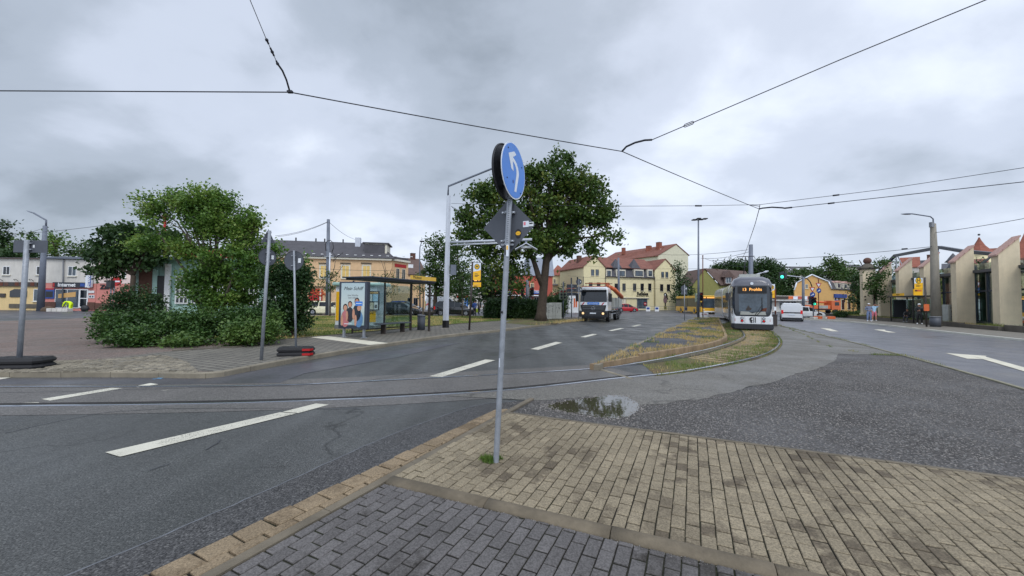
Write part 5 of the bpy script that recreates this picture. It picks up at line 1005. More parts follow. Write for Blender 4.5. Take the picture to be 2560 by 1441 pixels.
# ---- cream shop building with two gables
Aw = Vector((*xy(1459, 86), 0)); dr = Vector((math.cos(R(19)), math.sin(R(19)), 0))
tW = None
o = Vector((0, 0, CAMZ)); r = ray(1689, 760); nn_ = Vector((dr.y, -dr.x, 0)); t = (Aw - o).dot(nn_) / r.dot(nn_); Bw = o + r * t
B = Bld('corner_building', 'cream two-gabled house with red tiled roof and a painted woman on its wall', 'building', (Aw.x, Aw.y), (Bw.x, Bw.y)); CB = B
xl0, _ = B.f(1459, 700); xl1, _ = B.f(1513, 700); xr0, _ = B.f(1637, 700); xr1 = B.W; DP = 12
zeL = B.f(1486, 668)[1]; zaL = B.f(1487, 640)[1]; zeR = B.f(1660, 676)[1]; zaR = B.f(1663, 649)[1]
mb = MB(); mb.prism([(xl0, 0), (xl1, 0), (xl1, zeL), ((xl0 + xl1) / 2, zaL), (xl0, zeL)], 'y', 0, DP, 'cream'); mb.build('left_wing_wall', B.T); mb = MB(); mb.prism([(xr0, 0), (xr1, 0), (xr1, zeR), ((xr0 + xr1) / 2, zaR), (xr0, zeR)], 'y', 0, DP, 'cream'); mb.build('right_wing_wall', B.T)
zm = B.f(1570, 693)[1]; zM = B.f(1570, 672)[1]; zrm = B.f(1570, 649, 6)[1]
B.box(xl1, xr0, .25, DP - .2, 0, zm, 'cream', 'middle_wall'); mb = MB(); mb.prism([(.1, zm), (.9, zM), (DP - 1, zM), (DP - .2, zm)], 'x', xl1, xr0, 'slate_dark' if 'slate_dark' in MATS else M('slate_dark', S(72, 72, 78), rough=.6, var=.25, scale=4)); mb.build('mansard', B.T)
mb = MB(); mb.prism([(.5, zM), (6, zrm), (DP - .5, zM), (DP - .5, zM + .15), (6, zrm + .2), (.3, zM + .1)], 'x', xl1 - 1.5, xr0 + 1.5, 'roof_red'); mb.build('roof', B.T)
rl = B.gable_roof_y(xl0, xl1, 0, DP, zeL, zaL, 'roof_red'); rr_ = B.gable_roof_y(xr0, xr1, 0, DP, zeR, zaR, 'roof_red')
B.chimney((xl0 + xl1) / 2 - 1.2, 5, zaL - 2, zaL + .4, 'brick', .9, rl)
for px in (1546, 1592):
    x, z_ = B.f(px, 668); mb = MB(); mb.add([(x - 1.3, .3, z_ - .3), (x + 1.3, .3, z_ - .3), (x + 1.0, 2, z_ + .4), (x - 1.0, 2, z_ + .4), (x, 1.1, z_ + 2.1)], [(0, 1, 4), (1, 2, 4), (2, 3, 4), (3, 0, 4), (0, 3, 2, 1)], 'slate_dark'); mb.build('dormer_spire', B.T)
for a, c in ((1518, 1527), (1543, 1562), (1588, 1607), (1621, 1630)):
    x0, z1_ = B.f(a - 2, 675); x1, z0_ = B.f(c + 2, 692); B.box(x0, x1, .0, 1.5, z0_ - .1, z1_ + .1, 'trim', 'dormer'); B.win(a, 677, c, 691, 'frame_dark', 'win_mid', y=-.01, bars=(1 if c - a > 12 else 0, 1), sill=False)
for a, b_, c, d in ((1477.5, 674, 1485.5, 689.5), (1489, 674, 1497, 689.5), (1653, 680, 1660, 694.5), (1663.5, 680, 1670.5, 694.5)): B.win(a, b_, c, d, 'frame_dark', 'win_mid', bars=(0, 1))
for a in (1472, 1492): B.win(a, 706.5, a + 9, 722, 'frame_dark', 'win_dark', bars=(0, 1))
for a in (1518, 1538, 1557.5, 1584, 1603, 1622): B.win(a, 709, a + 8, 727.5, 'frame_dark', 'win_dark', bars=(0, 1), y=.24)
for a in (1650, 1667): B.win(a, 711, a + 8, 728.5, 'frame_dark', 'win_dark', bars=(0, 1))
x, z_ = B.f(1608, 735); text('ReSales', 1.05, B.T, (x, .2, z_), FR, 'black', .03, bold=.03); x, z_ = B.f(1608, 740.5); text('second hand & more', .42, B.T, (x, .2, z_), FR, 'black', .02)
B.pbox(1548, 744, 1624, 746.5, .25, 'offwhite', 'shop_cornice', y=.2); B.win(1551, 747, 1567, 771, 'frame_dark', 'curtain', y=.24, sill=False, name='shop_window'); B.win(1594, 747, 1620, 772, 'mast_grey', 'win_mid', y=.24, sill=False, name='shop_window')
x, z_ = B.f(1613.5, 760); mb = MB(); mb.disc((x, .1, z_), (0, 1, 0), .4, .05, 'red', 20); mb.box(x - .28, x + .28, .06, .075, z_ - .06, z_ + .06, 'white'); mb.build('round_sticker', B.T)
for px in (1636.5, 1513, 1458): x, z_ = B.f(px, 692); mb = MB(); mb.tube([(x, -.12, 0), (x, -.12, z_)], .07, 'frame_dark', 6); mb.build('downpipe', B.T)
mb = MB(); mb.box(xl1, xr0, -.1, .15, zm - .12, zm + .02, 'frame_dark'); mb.build('gutter', B.T)
# wall painting: a plain standing woman with long dark hair
def pp_(lst): return [B.f(a, c) for a, c in lst]
def flat(pts, y, m): mb = MB(); tr_ = tessellate_polygon([[Vector((a, 0, c)) for a, c in pts]]); mb.add([(a, y, c) for a, c in pts], tr_, m); return mb
mb = flat(pp_([(1661, 733), (1664, 732), (1667, 735), (1669, 742), (1671, 750), (1669, 751), (1666, 744), (1663, 742), (1660, 741), (1659, 736)]), -.012, 'black'); mu = mb.build('mural', B.T)
mb = flat(pp_([(1661.5, 735), (1664, 735), (1664.5, 739), (1662, 740)]), -.02, 'paper'); mb.build('mural_face', mu); mb = flat(pp_([(1660, 740), (1665, 741), (1668, 748), (1667, 757), (1659, 757), (1658, 750)]), -.016, 'M' if 'M' in MATS else M('mural_dress', S(120, 96, 100), var=.5, scale=6)); mb.build('mural_dress', mu)
mb = flat(pp_([(1661, 757), (1665, 757), (1664.5, 767), (1662, 767)]), -.016, 'dark'); mb.build('mural_legs', mu); mb = flat(pp_([(1660, 765), (1666, 765), (1666.5, 774), (1660.5, 774)]), -.02, 'M2' if 'M2' in MATS else M('mural_bag', S(120, 116, 60), var=.3)); mb.build('mural_bag', mu)
# left flank of this house is the wall of its own prism; small windows on it
mb = MB()
for y0 in (2.5, 5.5): mb.box(xl0 - .04, xl0, y0, y0 + .6, zeL - 4, zeL - 2.2, 'win_dark')
mb.build('side_window', B.T)
T = thing('railing', 'low metal pavement railing in front of the cream shop building', 'railing', (B.A + B.n * 4)[:], math.atan2(B.u.y, B.u.x)); mb = MB(); mb.tube([(6, 0, .95), (B.W, 0, .95)], .03, 'grey', 6); mb.tube([(6, 0, .5), (B.W, 0, .5)], .02, 'grey', 6); mb.build('rail', T)
for i in range(8): mb = MB(); x = 6 + (B.W - 6) * i / 7; mb.tube([(x, 0, 0), (x, 0, .95)], .03, 'grey', 6); mb.build('post', T)
# tall house behind: gable end to the right
B = Bld('apartment_building', 'tall pale house with red roof rising behind the cream shop building', 'building', xy(1646, 116), xy(1721, 123)); za = B.f(1690, 612)[1]; zl = B.f(1646, 638)[1]; zr_ = B.f(1721, 637)[1]; xa = B.f(1690, 612)[0]
LL = 26; mb = MB(); mb.prism([(0, 0), (B.W, 0), (B.W, zr_), (xa, za), (0, zl)], 'y', 0, LL, 'cream2'); mb.build('wall', B.T); mb = MB(); q = [(-.5, zl - .4), (xa, za + .02), (B.W + .5, zr_ - .4), (B.W + .5, zr_ - .15), (xa, za + .3), (-.5, zl - .15)]; mb.prism(q, 'y', -.15, LL, 'roof_red'); rf = mb.build('roof', B.T); B.chimney(xa - 3, 4, za - 3, za + .9, 'roof_bright', 1.3, rf)
for x, z_ in ((xa - 3.4, 3), (xa - 3.0, 6), (xa - 5, 12)): mb = MB(); s_ = (za - zl) / (xa); mb.add([(x, z_, zl + x * s_ + .1), (x + 1.4, z_, zl + (x + 1.4) * s_ + .1), (x + 1.4, z_ + 1, zl + (x + 1.4) * s_ + .1), (x, z_ + 1, zl + x * s_ + .1), (x, z_, zl + x * s_ + .25), (x + 1.4, z_, zl + (x + 1.4) * s_ + .25), (x + 1.4, z_ + 1, zl + (x + 1.4) * s_ + .25), (x, z_ + 1, zl + x * s_ + .25)], [(4, 5, 6, 7), (0, 1, 5, 4), (1, 2, 6, 5), (2, 3, 7, 6), (3, 0, 4, 7)], 'paper'); mb.build('skylight', rf)
B = Bld('apartment_building', 'long red tiled roof joining on the left of the tall pale house', 'building', xy(1535, 128), xy(1640, 118)); ze = B.f(1600, 664)[1]; zr = B.f(1570, 630, 5)[1]; B.box(0, B.W, 0, 10, 0, ze, 'cream2'); mb = MB(); zr0 = B.f(1545, 638, 5)[1]; zr1 = B.f(1638, 619, 5)[1]
mb.add([(-.3, -.3, ze), (B.W + .3, -.3, ze), (B.W + .3, 5, zr1), (-.3, 5, zr0), (-.3, 10.3, ze), (B.W + .3, 10.3, ze)], [(0, 1, 2, 3), (3, 2, 5, 4), (0, 3, 4), (1, 5, 2), (0, 4, 5, 1)], 'roof_red'); rf = mb.build('roof', B.T); B.chimney(B.f(1559, 633, 5)[0], 5, zr0, zr0 + 2.2, 'roof_bright', 1.0, rf); B.chimney(B.f(1622, 626, 5)[0], 5, zr1 - 1.5, zr1 + .6, 'roof_bright', 1.4, rf)
# ---- olive green gable house
B = Bld('house', 'olive green gabled house with brown tiled roof behind the yellow buses', 'building', xy(1731, 84), xy(1796, 84)); W_ = B.W; za = B.f(1761, 673)[1]; xa = B.f(1761, 673)[0]; zl = B.f(1731, 713)[1]; zr_ = B.f(1796, 711)[1]; ang = R(20)
mb = MB(); mb.prism([(0, 0), (W_, 0), (W_, zr_), (xa, za), (0, zl)], 'y', 0, 1.0, 'green_wall'); mb.build('gable_wall', B.T)
# long side seen obliquely to the right
def sh(p, k): return (p[0] + 1.0 * k, p[1], p[2])
XL = B.f(1875, 711, 3)[0]; mb = MB(); mb.add([(W_, .02, 0), (XL, 3, 0), (XL, 3, zr_), (W_, .02, zr_), (W_, 9, 0), (XL, 12, 0), (XL, 12, zr_), (W_, 9, zr_)], [(0, 1, 2, 3), (1, 5, 6, 2), (4, 5, 6, 7), (0, 4, 7, 3)], 'green_wall'); mb.build('side_wall', B.T)
XR = B.f(1871, 676, 5)[0]; mb = MB(); mb.add([(xa, -.2, za + .15), (W_ + .4, -.4, zr_ - .2), (XL + .3, 2.7, zr_ - .2), (XR, 6, za + .15), (-.4, -.2, zl - .2), (-.4, 8, zl - .2), (xa, 8, za + .15), (W_, -.1, zr_ - .3), (xa, -.1, za - .1)], [(0, 1, 2, 3), (0, 3, 6), (0, 4, 5, 6)], 'roof_brown'); rf = mb.build('roof', B.T); md = rf.modifiers.new('solid', 'SOLIDIFY'); md.thickness = .2; md.offset = -1
x, z_ = B.f(1816, 700, .5); B.box(x - .9, x + .9, -.3, 2.5, z_ - 1.0, z_ + .55, 'roof_brown', 'dormer'); mb = MB(); mb.prism([(x - 1.4, z_ + .5), (x + 1.4, z_ + .5), (x, z_ + 2.0)], 'y', -.6, 2.6, 'roof_brown'); mb.build('dormer_roof', B.T); B.winl(x - .6, x + .6, z_ - .8, z_ + .45, 'white', 'win_mid', y=-.31, sill=False); B.chimney(B.f(1792, 690, 1)[0], 1.6, zr_ + 1, zr_ + 3.4, 'brick', .7, rf)
B.win(1806, 725, 1812, 733, 'white', 'win_dark', y=.2, sill=False)
# low roofs on the hill
for i, (a, c, Yh, e, rdg, l) in enumerate(((1905, 1965, 170, 690, 668, 'grey slate roofs on the hill behind the dark wood'), (1962, 2045, 165, 684, 668, 'long grey roof with skylights above the yellow mansard house'), (2122, 2160, 150, 668, 658, 'small grey hill roof left of the stone gate pillar'), (1722, 1740, 150, 702, 696, 'grey roof low between the tall pale house and the green gable'))):
    B = Bld('house', l, 'building', xy(a, Yh), xy(c, Yh)); ze = B.f((a + c) / 2, e)[1]; zr = B.f((a + c) / 2, rdg, 5)[1]; B.box(0, B.W, 0, 10, 0, ze, 'offwhite'); rf = B.gable_roof_x(0, B.W, 0, 10, ze, zr, 'roof_dark')
    for k in range(3): x = B.W * (.2 + .3 * k); mb = MB(); zz = ze + (zr - ze) * .45; mb.add([(x, 2.1, zz + .2), (x + 1.6, 2.1, zz + .2), (x + 1.6, 3.1, zz + (zr - ze) * .2 + .2), (x, 3.1, zz + (zr - ze) * .2 + .2), (x, 2.1, zz + .35), (x + 1.6, 2.1, zz + .35), (x + 1.6, 3.1, zz + (zr - ze) * .2 + .35), (x, 3.1, zz + (zr - ze) * .2 + .35)], [(4, 5, 6, 7), (0, 1, 5, 4), (1, 2, 6, 5), (2, 3, 7, 6), (3, 0, 4, 7)], 'paper'); mb.build('skylight', rf)
# flat shop row
B = Bld('shop_building', 'flat row of shops with dark and orange signs behind the white van', 'building', xy(1925, 86), xy(2034, 88)); z1 = B.f(1980, 740)[1]; z2 = B.f(1980, 749)[1]; B.box(0, B.W, 0, 8, 0, z1, 'offwhite'); B.pbox(1925, 740.5, 1968, 748.5, .3, 'frame_dark', 'sign_board'); B.pbox(1968.2, 741, 2032, 748.5, .3, 'red_wall', 'sign_board'); B.pbox(1980, 741.5, 1991, 749, .34, 'sign_white', 'sign'); B.pbox(2004, 741.5, 2015, 749, .34, 'sign_white', 'sign'); B.pbox(1968.3, 741, 1980, 748, .33, 'orange', 'sign'); B.pbox(1926, 751, 2034, 753.5, 1.2, 'white', 'canopy')
x_, z_ = B.f(1955, 744.5); text('BACKHAUS', .5, B.T, (x_, -.31, z_), FR, 'ochre', .01)  if False else None
for a in (1948, 1963, 1978, 1995, 2012): B.win(a, 755, a + 12, 773, 'mast_light', 'win_dark', sill=False)
# yellow mansard house
B = Bld('house', 'yellow house with dark mansard roof and pale gable trim behind the orange truck', 'building', xy(1987, 92), xy(2079, 90)); W_ = B.W; G_ = [B.f(a, c) for a, c in ((1985, 726), (1991, 707), (2029, 687), (2071, 705), (2079, 723))]
mb = MB(); mb.prism([(0, 0), (W_, 0), (W_, G_[4][1]), (G_[3][0], G_[3][1]), (G_[2][0], G_[2][1]), (G_[1][0], G_[1][1]), (0, G_[0][1])], 'y', 0, .4, 'ochre'); mb.build('gable_wall', B.T)
Q0 = B.A + B.u * W_; far = P(2142, 760, 97); vv = Vector((far.x, far.y, 0)) - Q0; lx = vv.dot(B.u); ly = vv.dot(-B.n); off_ = (lx - W_, ly)
mb = MB(); zs = G_[4][1]; mb.add([(W_, .02, 0), (W_ + lx, ly, 0), (W_ + lx, ly, zs), (W_, .02, zs), (W_ + lx - 6, ly + 8, 0), (W_ + lx - 6, ly + 8, zs)], [(0, 1, 2, 3), (1, 4, 5, 2)], 'ochre'); mb.build('side_wall', B.T)
e3 = G_[3]; e2 = G_[2]; mb = MB(); mb.add([(W_ + .2, -.2, zs), (W_ + lx + .2, ly - .2, zs), (W_ + lx - .8, ly + .5, e3[1]), (e3[0], .0, e3[1]), (e2[0] + lx * .75, ly + 4, e2[1]), (e2[0], 0, e2[1]), (W_ + lx - 6, ly + 8, zs)], [(0, 1, 2, 3), (3, 2, 4, 5), (1, 6, 4, 2)], 'roof_dark'); rf = mb.build('roof', B.T); md = rf.modifiers.new('solid', 'SOLIDIFY'); md.thickness = .2; md.offset = -1
mb = MB(); 
for i in range(4): a, c = G_[i], G_[i + 1]; mb.tube([(a[0], -.15, a[1]), (c[0], -.15, c[1])], .16, 'sign_white', 5)
mb.build('gable_trim', B.T); B.win(2013, 711, 2020, 722, 'trim', 'win_mid')
for a in (.16, .42, .68): x = W_ + lx * a; y = ly * a; zz = (zs + e3[1]) / 2; mb = MB(); mb.X = Matrix.Translation((x, y, 0)) @ Matrix.Rotation(math.atan2(ly, lx), 4, 'Z'); mb.box(0, 1.9, -.3, .8, zs + .2, e3[1] - .1, 'trim'); mb.box(.3, 1.6, -.35, -.3, zs + .4, e3[1] - .4, 'win_mid'); mb.prism([(-.1, e3[1] - .1), (2, e3[1] - .1), (1.6, e3[1] + .3), (.3, e3[1] + .3)], 'y', -.45, .8, 'tile_cap'); mb.build('dormer', B.T)
rv = math.atan2(ly, lx)
def side(a, w_, z0, z1, m, th=.1, name='window'):
    x = W_ + lx * a; y = ly * a; mb = MB(); mb.X = Matrix.Translation((x, y, 0)) @ Matrix.Rotation(rv, 4, 'Z'); mb.box(0, w_, -th, 0, z0, z1, 'trim' if name == 'window' else m)
    if name == 'window': mb.box(.12, w_ - .12, -th - .03, -th, z0 + .12, z1 - .12, m)
    return mb.build(name, B.T)
for a in (.09, .22, .43, .64, .78): side(a, 1.0, zs - 3.2, zs - 1.1, 'win_dark')
sb = side(.08, 6.5, 3.4, 4.3, 'blue', .3, 'shop_sign'); 
for a in (.10, .35, .6): side(a, 1.6, .5, 3.1, 'blue' if a < .2 else 'win_dark', .12)
B.pbox(2045, 742, 2080, 746, .2, 'yellow', 'shop_sign') if False else None
# ---- right side: row of tan pylons with stepped tile caps, along the street
K0 = Vector((29.9, 17.9, 0)); 
def rowp(s_): return K0 + D * s_
def pylon(T_, L=1.05, th=.72, h0=5.05, h1=6.15, big=1.0):
    mb = MB(); q = [(0, 0), (L, 0), (L, h1), (0, h0)]; mb.prism(q, 'y', 0, th, 'stucco'); mb.build('body', T_)
    mb = MB(); n_ = 4; s_ = (h1 - h0) / L
    for i in range(n_): x0 = -.12 + (L + .12) * i / n_; x1 = -.12 + (L + .12) * (i + 1.12) / n_; z0 = h0 + max(-.12, x0) * s_; mb.prism([(x0, z0 + .02), (x0, z0 + .14), (x1, h0 + x1 * s_ + .16), (x1, h0 + x1 * s_ + .05)], 'y', -.07, th + .07, 'tile_cap')
    mb.build('tile_cap', T_)
pyl = thing('pylon', 'tan pylon with stepped tile cap, farthest of the row beside the stone gate pillar', 'pylon', rowp(28.8) + Vector((0, 0, .3)), -TH, 'tan pylons of the glass market hall'); pylon(pyl)
for s_, l in ((24.3, 'tan pylon with stepped tile cap directly behind the right bus shelter'), (19.5, 'tan pylon with stepped tile cap half hidden by the thick concrete mast'), (14.7, 'tan pylon with stepped tile cap between green glass and clear glass bays'), (9.9, 'tan pylon nearest the camera, cut by the right edge of the picture'), (5.1, 'tan pylon beyond the right edge, nearest the viewer')):
    if s_ < 6: continue
    c = copy_tree(pyl); c.location = rowp(s_) + Vector((0, 0, .3)); c['label'] = l
# widen the two nearest as in the photograph
bq = rowp(33.6) + Vector((0, 0, .2)); T = thing('gate_pillar', 'square stone gate pillar with moulded cap and a ball on top', 'pillar', bq, -TH); mb = MB(); mb.box(0, 1.25, 0, 1.0, 0, 6.0, 'stucco'); mb.box(-.08, 1.33, -.08, 1.08, 0, .5, 'stucco_light'); mb.build('shaft', T)
mb = MB(); mb.box(-.15, 1.4, -.15, 1.15, 6.0, 6.12, 'conc_dark'); mb.box(-.25, 1.5, -.25, 1.25, 6.12, 6.3, 'conc_dark'); mb.prism([(0, 0), (1.25, 0), (1.25, 1), (0, 1)], 'z', 6.3, 6.75, 'conc_dark', b_pts=[(.35, .25), (.9, .25), (.9, .75), (.35, .75)]); cp = mb.build('cap', T); mb = MB(); mb.sphere((.63, .5, 7.1), .42, 'brick', 14); mb.build('ball', cp)
mb = MB(); mb.tube([(.0, -.0, 6.4), (-.35, -.1, 7.2)], .05, 'conc_dark', 6); mb.build('spike', cp); mb = MB(); mb.box(.1, .25, -.05, 0, 2.5, 2.65, 'black'); mb.box(.1, .25, -.05, 0, 2.1, 2.25, 'black'); mb.build('vent', T)
# glass hall behind the pylons
T = thing('market_hall', 'glass market hall with grey steel frame and curved roof trusses behind the tan pylons', 'building', rowp(8.0) + Vector((0, 0, .25)), -TH)
Lh = 26; mb = MB(); mb.box(1.35, 1.42, 0, Lh, .25, 4.0, 'glass_green'); mb.build('glass_front', T)
mb = MB()
for i in range(19): y = Lh * i / 18; mb.box(1.25, 1.35, y - .05, y + .05, 0, 4.1, 'steel_blue')
for z_ in (.1, 2.6): mb.box(1.28, 1.35, 0, Lh, z_, z_ + .12, 'steel_blue')
mb.build('mullions', T); mb = MB(); mb.box(.95, 9, -.3, Lh, 4.1, 4.32, 'steel_blue'); mb.build('roof_slab', T); mb = MB(); mb.box(1.35, 1.38, 0, Lh, 4.32, 4.85, 'glass_green'); mb.build('parapet_glass', T)
M('floor_in', S(96, 92, 86)); M('green_cloth', S(22, 92, 48), rough=.6); M('lime', S(150, 170, 40))
mb = MB(); mb.box(1.5, 9, 0, Lh, .02, .06, 'floor_in'); mb.build('interior', T); mb = MB(); mb.box(8.9, 8.94, 0, Lh, .06, 4.1, 'glass_green'); mb.build('rear_glass', T); mb = MB()
for y0, y1, m in ((6.9, 8.6, 'green_cloth'), (8.9, 9.8, 'brick'), (13.6, 14.9, 'lime'), (4.0, 4.8, 'green_cloth')): mb.box(2.2, 2.3, y0, y1, .3, 3.8, m)
mb.build('display_panels', T); mb = MB(); mb.box(3.5, 5.3, 1.5, 4.8, .5, 1.1, 'car_white'); mb.box(3.7, 5.1, 2.2, 4.0, 1.1, 1.6, 'win_mid'); mb.build('reflected_car', T)  # car-shaped block in the hall for a car reflected in its glass
# trusses: bent girders spanning along the hall
mb = MB(); pts = [(1.6, 4.2, 4.3), (1.6, 5.4, 5.45), (1.6, 9.4, 6.2), (1.6, 12.6, 6.94), (1.6, 21.5, 7.16), (1.6, 26.2, 5.4)]
for a, b_ in zip(pts, pts[1:]): mb.add([(a[0] + dx, a[1], a[2] + dz) for dx, dz in ((-.12, -.14), (.12, -.14), (.12, .14), (-.12, .14))] + [(b_[0] + dx, b_[1], b_[2] + dz) for dx, dz in ((-.12, -.14), (.12, -.14), (.12, .14), (-.12, .14))], [(0, 1, 2, 3), (4, 5, 6, 7), (0, 1, 5, 4), (1, 2, 6, 5), (2, 3, 7, 6), (3, 0, 4, 7)], 'steel_blue')
mb.build('roof_girder', T); mb = MB()
for a, b_ in (((1.6, 5.6, 5.4), (1.6, 7.8, 4.4)), ((1.6, 5.8, 5.4), (1.6, 8.1, 4.4)), ((1.6, 10.6, 5.6), (1.6, 12.2, 4.4)), ((1.6, 10.3, 5.6), (1.6, 11.9, 4.4)), ((1.6, 5.5, 4.4), (1.6, 5.5, 5.5)), ((1.6, 21.2, 4.4), (1.6, 21.2, 7.1)), ((1.6, 20.8, 7.0), (1.6, 18.6, 4.5)), ((1.6, 12.9, 4.4), (1.6, 12.9, 6.9)), ((1.6, 13.4, 4.4), (1.6, 13.4, 6.9))): mb.tube([a, b_], .05, 'galv', 6)
mb.build('brace', T)
# raised bed walls in front of the hall
T = thing('bed_wall', 'low dark concrete planter wall along the right pavement', 'wall', rowp(-2) + N * -1.0 + Vector((0, 0, 0)), -TH)
for y0, y1, x, h_ in ((0, 9.4, -.1, .48), (9.4, 14, -.35, .36), (14, 20, -.1, .42), (20, 34, -.1, .36), (34, 48, .2, .32)): mb = MB(); mb.box(x, x + .3, y0 + .01, y1 - .01, 0, .12 + h_ - .1, 'conc_dark'); mb.build('wall_segment', T)
pb_ = [rowp(-2) + N * -.85, rowp(46) + N * -.85, rowp(46) + N * 14, rowp(-2) + N * 14]; sheet('planting_bed', pb_, .3, 'bedsoil')
bd_ = scatter_poly([rowp(2) - N * .7, rowp(40) - N * .7, rowp(40) + N * .2, rowp(2) + N * .2], 9000); kb_ = np.array([nz(x, y, .5, 3) for x, y in bd_]); blades('ground_cover', bd_[kb_ > .05], .29, .08, .3, .03, 'grass_mixed'); blades('ground_cover', bd_[kb_ < -.1][:1500], .29, .05, .2, .03, 'grass_dry')
# towers and roofs behind the hall
def hiproof(B, ze, zr, m):
    mb = MB(); mb.add([(-.4, -.4, ze), (B.W + .4, -.4, ze), (B.W + .4, 10.4, ze), (-.4, 10.4, ze), (2.4, 5, zr), (B.W - 2.4, 5, zr)], [(0, 1, 5, 4), (1, 2, 5), (2, 3, 4, 5), (3, 0, 4), (0, 3, 2, 1)], m); return mb.build('roof', B.T)
def perpab(a, c, Y):
    A = Vector(xy(a, Y)); m_ = Vector(xy((a + c) / 2, Y)).normalized(); rc = Vector(xy(c, Y)).normalized(); Bv = rc * (A.dot(m_) / rc.dot(m_)); return (A.x, A.y), (Bv.x, Bv.y)
b = gnd(2453, 85); T = thing('tower', 'yellow round tower with a pointed red roof and finial behind the pylons', 'tower', b); k = 1 / pxm(85); zt = P(2453, 633, 85).z; mb = MB(); mb.tube([(0, 0, 0), (0, 0, zt)], 26 * k, 'cream', 16, sm=True); mb.build('wall', T)
zs_ = [P(2453, y, 85).z for y in (635, 628, 615, 600, 594)]; mb = MB(); mb.tube([(0, 0, z_) for z_ in zs_], [31 * k, 20 * k, 10 * k, 3 * k, .1], 'roof_bright', 8, sm=False); rf = mb.build('roof', T); mb = MB(); mb.tube([(0, 0, zs_[-1]), (0, 0, P(0, 574, 85).z)], .11, 'dark', 5); mb.sphere((0, 0, zs_[-1] + .6), .22, 'dark', 8); mb.build('finial', rf)
mb = MB(); 
for a in (-.6, 0, .6): mb.box(math.sin(a) * 26 * k - .5, math.sin(a) * 26 * k + .5, -math.cos(a) * 26 * k - .08, -math.cos(a) * 26 * k + .1, zt - 5.5, zt - 3, 'win_dark')
mb.build('window', T)
for a, c, Yh, e, rdg, mw, mr_, l in ((2480, 2520, 88, 655, 622, 'cream', 'roof_red', 'yellow house with red roof right of the pointed tower'), (2515, 2640, 70, 700, 575, 'brick', 'roof_bright', 'steep red tiled roof at the right edge above the nearest pylon'), (2360, 2425, 95, 675, 660, 'pink_wall', 'slate_dark', 'brick house with slate roof seen above the green glass bay'), (2255, 2300, 110, 668, 645, 'offwhite', 'roof_bright', 'white house with orange roof behind the second pylon'), (2298, 2345, 115, 672, 652, 'offwhite', 'roof_dark', 'grey roofed house with chimney behind the hall girder'), (2425, 2470, 78, 668, 650, 'cream', 'roof_red', 'low yellow house below the pointed tower')):
    B = Bld('house', l, 'building', *perpab(a, c, Yh)); ze = B.f((a + c) / 2, e)[1]; zr = B.f((a + c) / 2, rdg, 5)[1]; B.box(0, B.W, 0, 10, 0, ze, mw); rf = B.gable_roof_x(0, B.W, 0, 10, ze, zr, mr_) if 'right edge' not in l else hiproof(B, ze, zr, mr_)
    for i in range(max(2, int(B.W / 2.6))): x = 1 + i * 2.5; B.winl(x, x + 1.0, ze - 2.6, ze - .9, 'trim', 'win_dark', bars=(0, 1), sill=False)
    if 'chimney' in l: B.chimney(B.W * .6, 4, zr - 1, zr + 1.6, 'brick', .9, rf)
b = gnd(2386, 120); T = thing('tower', 'small dark onion-shaped roof turret far behind the pylons', 'tower', b); mb = MB(); z0 = P(2386, 656, 120).z; mb.tube([(0, 0, 0), (0, 0, z0)], 1.2, 'offwhite', 8); mb.build('wall', T); mb = MB(); mb.tube([(0, 0, z0), (0, 0, z0 + .8), (0, 0, z0 + 1.8), (0, 0, z0 + 2.8)], [1.9, 1.3, .7, .08], 'slate_dark', 8); mb.build('roof', T)
# ============================================================ trees and bushes
leafmat('leaf_maple', [S(34, 58, 26), S(58, 84, 36), S(82, 104, 44), S(124, 128, 60)], .22)
leafmat('leaf_light', [S(40, 70, 28), S(68, 100, 40), S(100, 130, 56), S(138, 152, 74)], .3)
leafmat('leaf_dark', [S(26, 48, 26), S(44, 70, 34), S(68, 92, 44)], .18)
leafmat('leaf_hedge', [S(34, 56, 26), S(58, 88, 38), S(98, 122, 58)], .2)
leafmat('leaf_mid', [S(32, 56, 26), S(56, 84, 36), S(88, 106, 48)], .22)
def leaves_mesh(name, C, per, spread, size, m, flat=.0):
    """C: (N,4) clump centres + radius factor; leaf-shaped quads with own orientation"""
    n = len(C) * per; c = np.repeat(C[:, :3], per, 0); rf = np.repeat(C[:, 3], per)[:, None]
    p = c + rng.normal(0, 1, (n, 3)) * spread * rf * np.array([1, 1, .75])
    nrm = rng.normal(0, 1, (n, 3)); nrm[:, 2] = np.abs(nrm[:, 2]) + flat; nrm /= np.linalg.norm(nrm, axis=1)[:, None]
    a = np.cross(nrm, rng.normal(0, 1, (n, 3))); a /= np.linalg.norm(a, axis=1)[:, None] + 1e-9; b = np.cross(nrm, a)
    s = size * rng.uniform(.65, 1.25, (n, 1)); 
    v = np.stack([p - a * s * .5, p + b * s * .36 + nrm * s * .08, p + a * s * .55, p - b * s * .36 + nrm * s * .08], 1).reshape(-1, 3)
    return np_mesh(name, v, 0, m, 4)
def clumps(blobs, dens, inner=.55, carve=.0, ns=.9):
    out = []
    for (cx, cy, cz, rx, ry, rz) in blobs:
        n = int(dens * (rx * rz * 2 + rx * ry + ry * rz)); d = rng.normal(0, 1, (n, 3)); d /= np.linalg.norm(d, axis=1)[:, None]; r = rng.uniform(inner ** 2, 1, n) ** .5
        q = d * r[:, None] * np.array([rx, ry, rz]) + np.array([cx, cy, cz]); out.append(q)
    q = np.concatenate(out)
    if carve:
        k = np.array([noise.noise(Vector(x) * ns) for x in q]); q = q[k > -.35 + carve]
    return np.concatenate([q, rng.uniform(.7, 1.25, (len(q), 1))], 1)
